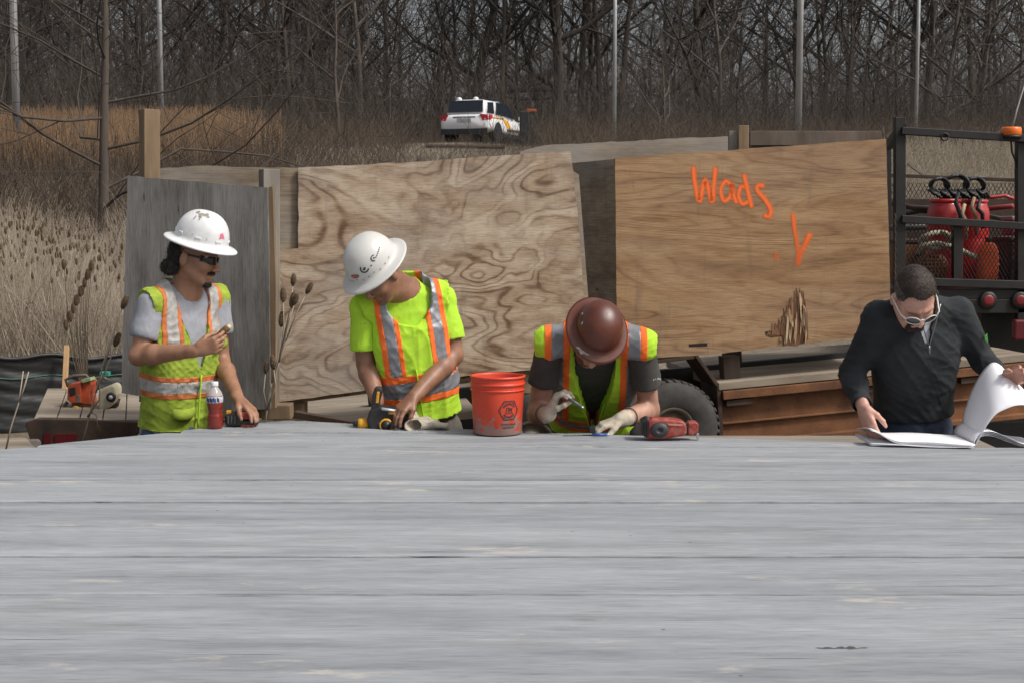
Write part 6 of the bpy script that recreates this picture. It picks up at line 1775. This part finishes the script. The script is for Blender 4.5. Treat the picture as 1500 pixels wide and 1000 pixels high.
    for s in (-1, 1): mbf.tube([G(s * (.034 + .0275 * math.cos(a)), .119 - .010 * math.cos(a) - .004, .004 + .0195 * math.sin(a)) for a in np.linspace(0, 6.283, 25)], .0027, 6)
    mbf.tube([G(-.010, .117, .008), G(0, .121, .011), G(.010, .117, .008)], .003, 6)
    fr = mbf.build('sunglasses', WF, e, True)
    for s in (-1, 1):
        mb = MB(); mb.tube([G(s * .062, .104, .008), G(s * .078, .085, .012), G(s * .087, .02, .016), G(s * .088, -.012, .012)], .0034, 6); q = mb.build('temple_arm', WF, fr, True); q.location = (0, 0, 0)
        mb = MB(); pts = [G(s * (.034 + .026 * math.cos(a)), .1165 - .010 * math.cos(a) - .004, .004 + .018 * math.sin(a)) for a in np.linspace(0, 6.283, 25)[:-1]]; mb.add(pts, [tuple(range(24))]); q = mb.build('lens', LENS, fr); q.location = (0, 0, 0)
    legs(e, P0, ax, [(P0[0] - .12, P0[1] + .0, 0), (P0[0] + .12, P0[1] + .04, 0)], JEANS_D, BOOT, 'jeans', 1.04)
person_four()
# ------------------------------------------------------------------ things lying on the deck
def lay(px, py): return on_z(px, py, ZD + .003)
XA, YA, ZA = V(1, 0, 0), V(0, 1, 0), V(0, 0, 1)
CAMAX = (XA, ZA, -YA)                 # a disc that faces the viewer
# ---- red bucket with printed emblem
BUCKET = M('red_bucket', (.62, .055, .022), .45, var=.12, scale=5, bmp=.1, coat=.1)
def mat_bucket():
    m, nt, b = new_mat('red_bucket_muddy')
    c = coords(nt); g = nd(nt, 'ShaderNodeSeparateXYZ'); nt.links.new(nd(nt, 'ShaderNodeTexCoord').outputs['Object'], g.inputs[0])
    n = noise(nt, c, 26, 6, .7)
    h = nd(nt, 'ShaderNodeMapRange'); h.inputs[1].default_value = ZD + .16; h.inputs[2].default_value = ZD; h.inputs[3].default_value = -.14; h.inputs[4].default_value = .20
    nt.links.new(g.outputs[2], h.inputs[0])
    f = ramp(nt, math_(nt, 'ADD', n, h.outputs[0]), [(.54, 0), (.62, .85)])
    red = ramp(nt, noise(nt, c, 7, 4), [(.3, (.56, .045, .018)), (.7, (.68, .07, .028))])
    nt.links.new(mixc(nt, f, red, (.26, .22, .19)), b.inputs['Base Color']); b.inputs['Roughness'].default_value = .5
    bump(nt, b, n, .2, .004); return m
bcx = at(729, 634, 6.07); bcn = V(bcx[0], edge_y(bcx[0]) - .075, ZD + .005)
bk = thing('bucket', 'red plastic bucket with dried mud and a round black emblem', 'bucket', bcn)
RB, RT_, HB = .108, .119, .258
pf = [(RB - .004, 0), (RB, .004), (RB + .0085, HB - .075)]
mb = MB(); mb.lathe(pf + [(RB + .0105, HB - .02), (RT_ - .002, HB - .004), (RT_, HB), (RT_ - .004, HB), (RT_ - .006, HB - .01), (RB - .003, .012), (.001, .008)], bcn, None, 48, cap=True); mb.build('wall', mat_bucket(), bk, True)
for z, w in ((HB - .062, .004), (HB - .036, .007), (HB - .005, .006)):
    rr_ = RB + (RT_ - RB) * z / HB; mb = MB(); mb.lathe([(rr_, z - w), (rr_ + .005, z - w + .001), (rr_ + .006, z + w - .001), (rr_, z + w)], bcn, None, 48, cap=False); mb.build('rib_ring', BUCKET, bk, True)
mb = MB(); mb.tube([bcn + V(math.cos(a) * .122, math.sin(a) * .122, HB - .05) for a in np.linspace(math.pi * .08, math.pi * .92, 20)], .0025, 6); mb.build('bail', GALV, bk, True)
def on_bucket(a, z, l=.0012):
    r = RB + (RB + .0085 - RB) * z / (HB - .075) + l
    return bcn + V(math.sin(a) * r, -math.cos(a) * r, z)
a0 = .47; z0 = .112
def print_ring(k, r0, r1, name, nseg):
    mb = MB(); 
    for i in range(nseg):
        t0, t1 = 2 * math.pi * i / nseg, 2 * math.pi * (i + 1) / nseg; m = max(1, 24 // nseg)
        for j in range(m):
            q = []
            for r_, f_ in ((r0, j / m), (r1, j / m), (r1, (j + 1) / m), (r0, (j + 1) / m)):
                x = r_ * (math.cos(t0) * (1 - f_) + math.cos(t1) * f_); y = r_ * (math.sin(t0) * (1 - f_) + math.sin(t1) * f_)
                q.append(on_bucket(a0 + x / .112, z0 + y, .0012 + .0002 * k))
            mb.add(q, [(0, 1, 2, 3)])
    mb.build(name, INK, bk)
print_ring(0, .0455, .050, 'hexagon_print', 6); print_ring(1, .039, .041, 'circle_print', 24)
rs = random.Random(12)
mb = MB()
def glyph(x, y, s, ang):
    c, s_ = math.cos(ang), math.sin(ang)
    for k in range(3):
        x0, y0, x1, y1 = [(-.3, -.5, -.3, .5), (-.3, .5 * rs.choice((1, 0)), .35, .5 * rs.choice((1, 0, -1))), (.35, -.5, .3, .5)][k]
        p = V(x0, y0) * s; q = V(x1, y1) * s; d = nrm(q - p + 1e-6); n_ = V(-d[1], d[0]) * s * .11
        pts = []
        for w in (p + n_, p - n_, q - n_, q + n_):
            X, Y = x + w[0] * c - w[1] * s_, y + w[0] * s_ + w[1] * c
            pts.append(on_bucket(a0 + X / .112, z0 + Y, .0018 + .0001 * k))
        mb.add(pts, [(0, 1, 2, 3)])
for i in range(7): t = 2.5 - i * .31; glyph(.029 * math.cos(t), .029 * math.sin(t), .0105, t - 1.57)
for i in range(6): t = 3.9 + i * .31; glyph(.029 * math.cos(t), .029 * math.sin(t), .0105, t + 1.57)
for i in range(2): glyph(-.007 + .014 * i, .004, .017, 0)
for i in range(5): glyph(-.016 + .008 * i, -.011, .007, 0)
mb.build('emblem_lettering', INK, bk)
mb = MB()
for j in range(2):
    for i in range(8 - 2 * j): glyph(-.032 + .009 * i + .009 * j, -.062 - .013 * j, .008, 0)
mb.build('small_print', INK, bk)

# ---- bottle of red drink
bp = lay(314, 628); bp = V(bp[0], min(bp[1] + .03, edge_y(bp[0]) - .045), ZD + .004)
bt = thing('drink_bottle', 'clear plastic bottle of red drink with a white cap', 'bottle', bp)
def clear(name, col, al, rough=.08):
    m, nt, b = new_mat(name); b.inputs['Base Color'].default_value = (*col, 1); b.inputs['Roughness'].default_value = rough; b.inputs['Alpha'].default_value = al; b.inputs['Coat Weight'].default_value = .5; return m
LIQ = M('red_drink', (.20, .018, .010), .15, bmp=.0, var=.2, scale=10, coat=.6)
pr = [(.030, 0), (.0355, .006), (.036, .02), (.0345, .028), (.036, .036), (.0345, .045), (.036, .054), (.0335, .064), (.031, .078), (.033, .092), (.0365, .108), (.037, .118)]
mb = MB(); mb.lathe(pr + [(.037, .150), (.036, .152)], bp, None, 32); mb.build('liquid', LIQ, bt, True)
mb = MB(); mb.lathe([(.0368, .120), (.0376, .121), (.0376, .147), (.0368, .148)], bp, None, 32, cap=False); lb = mb.build('label_band', M('label_white', (.45, .47, .52), .5, var=.1, bmp=0), bt, True)
for i, (a_, w_, c_) in enumerate(((-.75, .28, 'b'), (-.25, .16, 'k'), (.15, .2, 'b'), (.62, .15, 'k'))):
    mb = MB(); mb.sheet(lambda u, v, a_=a_, w_=w_: bp + V(math.sin(a_ + w_ * (u - .5) * 2) * .0382, -math.cos(a_ + w_ * (u - .5) * 2) * .0382, .124 + .019 * v + .003 * math.sin(6 * u)), 5, 2)
    q = mb.build('label_print', M('label_blue', (.03, .06, .26), .5, bmp=0) if c_ == 'b' else INK, lb); q.location = (0, 0, 0)
mb = MB(); mb.lathe([(.0368, .150), (.036, .156), (.029, .172), (.018, .186), (.0145, .192), (.0145, .200)], bp, None, 32, cap=False); mb.build('neck', clear('clear_plastic', (.75, .72, .70), .45), bt, True)
mb = MB(); mb.lathe([(.0168, .194), (.0172, .196), (.0172, .212), (.016, .214), (.001, .2142)], bp, None, 24); mb.build('cap', M('cap_white', (.62, .62, .63), .5, bmp=0), bt, True)

# ---- food in the raised hand
ft = (TIPS1[0] + TIPS1[1] + TIPS1[4]) / 3 + V(.012, -.004, .012)
fd = thing('wrap_sandwich', 'small bitten wrap with pale filling held at the fingertips', 'food', ft)
vol = Vol(ft - .07, ft + .08, .0035)
fa = nrm(V(.75, -.25, .55)); fu = nrm(np.cross(fa, YA)); fw = np.cross(fa, fu)
vol.cone(ft - fa * .03, ft + fa * .015, .015, .018, .01); vol.ell(ft + fa * .055, (.03, .03, .02), (fu, fw, fa), .004, True)
cloth('crust', vol, M('bread_brown', (.15, .065, .025), .8, col2=(.34, .19, .08), scale=30, bmp=.3), fd, 2, .003, 90, 1)
vol = Vol(ft - .07, ft + .08, .0035)
vol.ell(ft + fa * .030, (.013, .016, .012), (fu, fw, fa), 0); vol.cone(ft + fa * .03, ft + fa * .052 + fu * .004, .006, .004, .006)
cloth('filling', vol, M('pale_filling', (.58, .48, .32), .6, var=.2, scale=60), fd, 3, .002, 150, 1)

# ---- power tools: bodies of shaped, bevelled blocks
def tool_part(name, pts, Y, d, mat, parent, bev=.008):
    mb = MB(); mb.slab([at(x, y, Y) for x, y in pts], V(0, d, 0)); return mb.build(name, mat, parent, bevel=bev, seg=3)
YELT = M('tool_yellow', (.62, .30, .015), .45, var=.15, scale=12, bmp=.1)
TBLK = M('tool_black', (.018, .018, .020), .5, var=.3, scale=14, bmp=.25, bscale=140)
REDT = M('tool_red', (.30, .032, .022), .6, col2=(.36, .13, .10), scale=26, thr=(.48, .72), bmp=.25)
STEELT = M('tool_steel', (.55, .55, .56), .3, .9, bmp=.05)
# yellow and black hammer drill in front of person 2
Y2 = edge_y(at(560, 632, 6.2)[0]) - .12
hd_ = thing('hammer_drill', 'black and yellow hammer drill lying beside the cream glove', 'drill', lay(562, 633))
tool_part('motor_housing', [(541, 600), (556, 594), (575, 598), (590, 603), (601, 609), (601, 628), (580, 633), (552, 634), (541, 630), (537, 614)], Y2, .085, TBLK, hd_, .012)
mb = MB(); c = at(540, 620, Y2 + .04); mb.lathe([(.020, -.048), (.024, -.046), (.026, -.03), (.024, -.026), (.026, -.022), (.026, .0)], c, (YA, ZA, XA), 20); mb.build('chuck_collar', YELT, hd_, True)
mb = MB(); mb.cyl(c - XA * .07, c - XA * .045, .012, 14); mb.build('bit_holder', TBLK, hd_, True)
tool_part('grip', [(543, 602), (545, 578), (549, 566), (558, 567), (560, 572), (556, 588), (556, 604)], Y2 + .01, .05, TBLK, hd_, .010)
tool_part('grip_stripe', [(550, 590), (552, 573), (556, 573), (554.5, 590)], Y2 + .006, .01, YELT, hd_, .003)
c = at(566, 622, Y2 - .004)
mb = MB(); mb.lathe([(.022, 0), (.030, .002), (.032, .008), (.029, .014), (.024, .014)], c, CAMAX, 28, cap=False); mb.build('yellow_ring', YELT, hd_, True)
mb = MB(); mb.lathe([(.025, 0), (.025, .012), (.016, .016), (.014, .022), (.001, .023)], c, CAMAX, 24); mb.build('dial', TBLK, hd_, True)
mb = MB(); mb.tube([at(572, 621, Y2 - .03), at(580, 623, Y2 - .035), at(592, 625, Y2 - .03)], [.013, .011, .007], 10); mb.build('side_handle', TBLK, hd_, True)
mb = MB(); mb.tube([at(559, 598, Y2 - .01), at(579, 601, Y2 - .01)], .0065, 10); mb.build('steel_rod', M('rod_pale', (.6, .62, .66), .35, .3, bmp=0), hd_, True)
mb = MB(); mb.tube([at(569, 604.5, Y2 - .012), at(588, 606, Y2 - .012)], .006, 10); mb.build('brass_lever', M('lever_brass', (.45, .22, .04), .4, .3, bmp=0), hd_, True)
# cream glove lying on its side, cuff opening to the viewer
gp = at(600, 622, Y2 - .01)
vol = Vol(gp - V(.10, .14, .08), gp + V(.24, .15, .10), .0042)
q = lambda x, y, dy=0: at(x, y, Y2 - .01 + dy)
vol.cone(q(602, 623, -.03), q(622, 619), .035, .036, .02, flat=.85, axis=ZA); vol.cone(q(618, 619), q(636, 621), .034, .028, .02, flat=.85, axis=ZA)
for i, (x, y, dy) in enumerate(((655, 622, -.045), (656, 626, -.015), (653, 627, .015), (648, 626, .045))): vol.cone(q(632, 621, dy * .6), q(x, y, dy), .014, .012, .008)
vol.cone(q(612, 616, .02), q(607, 603, .03), .016, .012, .012); vol.cone(q(604, 612), q(601, 606, .01), .012, .010, .012)
vol.cone(q(594, 624, -.10), q(614, 621, -.005), .032, .026, .004, True, flat=.82, axis=ZA)
v_, f_ = vol.mesh(); v_ = relax(v_, f_, 1); v_ = v_ + vnormals(v_, f_) * folds(v_, 5, .008, 70)[:, None]
v_[:, 2] = np.maximum(v_[:, 2], ZD + .003)
tag(np_mesh('work_glove', v_, f_, GLOVE), 'empty cream work glove with its cuff gaping, beside the hammer drill', 'glove')
# red impact drill in front of person 3
Y3 = edge_y(at(980, 640, 6.1)[0]) - .13
rd = thing('red_drill', 'worn red and black drill lying on its side beside the brown hatted person', 'drill', lay(980, 641))
tool_part('battery', [(939, 616), (948, 611), (953, 614), (953, 639), (946, 641), (939, 634)], Y3, .08, TBLK, rd, .008)
tool_part('body', [(948, 617), (956, 613), (985, 614), (1002, 617), (1006, 622), (1006, 636), (998, 639), (975, 642), (948, 642)], Y3 - .006, .085, REDT, rd, .012)
for i in range(5): tool_part('vent_rib', [(940 + 2.6 * i, 617), (941.2 + 2.6 * i, 617), (941.2 + 2.6 * i, 637), (940 + 2.6 * i, 637)], Y3 - .008, .02, TBLK, rd, .001)
c = at(966, 629, Y3 - .004)
mb = MB(); mb.lathe([(.040, -.005), (.040, .006), (.034, .013), (.020, .017), (.012, .017), (.010, .011), (.001, .011)], c, (XA * 1.0, ZA * .82, -YA), 28); mb.build('motor_cap', M('cap_grey', (.035, .036, .038), .55), rd, True)
tool_part('neck', [(1003, 620), (1009, 619), (1009, 635), (1003, 636)], Y3 + .012, .055, TBLK, rd, .004)
tool_part('nose', [(1008, 618), (1020, 617), (1024, 621), (1023, 634), (1014, 638), (1008, 637)], Y3 + .004, .06, REDT, rd, .008)
tool_part('belt_clip', [(1020, 634), (1024, 634), (1024, 643), (1021, 643)], Y3 + .01, .02, STEELT, rd, .002)
tool_part('grip_strip', [(978, 620), (1000, 621), (999, 624), (979, 623)], Y3 - .009, .01, M('strip_pale', (.42, .16, .11), .6), rd, .002)
# red and black drill under the hand of person 1
Y1 = edge_y(at(352, 624, 6.2)[0]) - .10
od = thing('compact_drill', 'compact red and black drill under the hand beside the drink bottle', 'drill', lay(352, 625))
tool_part('motor_housing', [(328, 607), (345, 603), (356, 605), (356, 622), (344, 625), (330, 624)], Y1, .07, TBLK, od, .009)
tool_part('red_shell', [(352, 603), (368, 602), (371, 606), (370, 613), (352, 614)], Y1 - .006, .06, REDT, od, .006)
tool_part('lower_shell', [(350, 615), (374, 616), (376, 624), (350, 626)], Y1, .065, TBLK, od, .007)
tool_part('red_foot', [(353, 621), (372, 622), (372, 626), (353, 626)], Y1 - .004, .06, REDT, od, .003)
tool_part('yellow_tab', [(331, 601), (338, 601), (338, 607), (331, 607)], Y1 + .02, .03, YELT, od, .003)
mb = MB(); c = at(326, 614, Y1 + .035); mb.lathe([(.012, -.05), (.016, -.045), (.022, -.02), (.024, 0)], c, (YA, ZA, XA), 20); mb.build('chuck', M('chuck_grey', (.10, .10, .105), .4, .5), od, True)
for i in range(3): tool_part('vent_rib', [(333 + 5 * i, 609), (335 + 5 * i, 609), (335 + 5 * i, 620), (333 + 5 * i, 620)], Y1 - .003, .01, M('rib_grey', (.08, .085, .08), .6), od, .001)

# ---- marker, pen and square of person 3
wd = nrm(V(.8, -.25, -.5))
mk0 = (T3[0] + T3[4]) / 2 + V(.0, -.008, .004)
mk_ = thing('marker_pen', 'white and grey marker held in the raised work glove', 'marker', mk0)
mb = MB(); mb.tube([mk0 - wd * .055, mk0 - wd * .05, mk0 - wd * .012], [.006, .0085, .0085], 12); mb.build('cap', M('marker_white', (.55, .55, .57), .4, bmp=0), mk_, True)
mb = MB(); mb.tube([mk0 - wd * .013, mk0 + wd * .055], .0075, 12); mb.build('barrel', M('marker_grey', (.09, .09, .095), .5, bmp=0), mk_, True)
mb = MB(); mb.tube([mk0 + wd * .054, mk0 + wd * .066, mk0 + wd * .07], [.006, .004, .002], 10); mb.build('tip', STEELT, mk_, True)
a, b = lay(869, 638.5), lay(893, 638); a[2] = b[2] = ZD + .010
pn_ = thing('blue_pen', 'short blue pen under the gloved fingers on the deck', 'pen', (a + b) / 2)
mb = MB(); mb.tube([a, a + (b - a) * .8], .0065, 10); mb.build('barrel', M('pen_blue', (.03, .08, .32), .35, bmp=0), pn_, True)
mb = MB(); mb.tube([a + (b - a) * .8, b], [.0065, .005], 10); mb.build('end_cap', M('pen_silver', (.5, .52, .55), .35, .6, bmp=0), pn_, True)
a, b = lay(827, 637), lay(867, 636.5); a[2] = b[2] = ZD + .009
sq = thing('steel_rule', 'thin steel rule lying on the deck in line with the blue pen', 'rule', (a + b) / 2)
mb = MB(); mb.bar(a, b, .022, .006); mb.build('blade', STEELT, sq, bevel=.001)
for i in range(9): 
    mb = MB(); p = a + (b - a) * (.1 + .1 * i); mb.box(p + V(0, -.005, .0035), (.002, .010, .001)); mb.build('tick', INK, sq)
tool_part('black_block', [(864, 625), (872, 624), (873, 637), (864, 638)], edge_y(.35) - .06, .05, TBLK, sq, .003)

# ---- plan sheets of person 4
PAPER = M('paper', (.80, .80, .84), .7, var=.02, bmp=.03, bscale=30)
plans = thing('plan_set', 'open set of large white plan sheets, one page curling up', 'plans', lay(1425, 654))
fL, fR = lay(1275, 652.5), lay(1427, 656)
def flat(k):
    def fn(u, v):
        p = fL + (fR - fL) * u + V(0, .27 * v, 0)
        lift = .052 * math.exp(-((u / .17) ** 2)) * math.exp(-(((v - .15) / .8) ** 2)) * (1 if k > 1 else .0)
        return p + V(.002 * k, .002 * k, .0035 + .0032 * k + lift + .003 * math.sin(u * 7 + k))
    return fn
for k in range(5):
    mb = MB(); mb.sheet(flat(k), 30, 8); mb.build('flat_sheet', PAPER, plans, True, solid=.0015)
def crv(pts, t):
    pts = np.array(pts, float); n = len(pts) - 1; s = min(t * n, n - 1e-6); i = int(s); t = s - i
    P_ = np.vstack([2 * pts[0] - pts[1], pts, 2 * pts[-1] - pts[-2]]); a, b, c, d = P_[i:i + 4]
    return .5 * ((2 * b) + (-a + c) * t + (2 * a - 5 * b + 4 * c - d) * t * t + (-a + 3 * b - 3 * c + d) * t ** 3)
LB = [(1425, 651), (1410, 622), (1417, 588), (1434, 551), (1453, 531), (1470, 538), (1490, 560), (1515, 584), (1545, 600)]
NB = [(1427, 655), (1434, 643), (1446, 622), (1459, 606), (1474, 598), (1490, 593), (1507, 594), (1528, 604), (1550, 622)]
def page(u, v):
    a = crv(LB, u); b = crv(NB, u); 
    A_ = at(a[0], a[1], 5.99); B_ = at(b[0], b[1], 5.70)
    return A_ * (1 - v) + B_ * v + V(0, 0, .018 * math.sin(math.pi * v) * math.sin(math.pi * u))
mb = MB(); mb.sheet(page, 40, 12); mb.build('turned_page', PAPER, plans, True, solid=.001)
for k in range(4):
    C1 = [(1426, 655), (1429, 641 + k), (1440, 632 + 2 * k), (1456, 632 + 2.2 * k), (1476, 640 + 2 * k), (1500, 650 + 1.2 * k), (1530, 654 + .5 * k)]
    mb = MB(); mb.sheet(lambda u, v: at(*crv(C1, u), 5.705 + .003 * k) + V(0, .27 * v, -.0), 30, 6); mb.build('curled_sheet', PAPER, plans, True, solid=.0015)
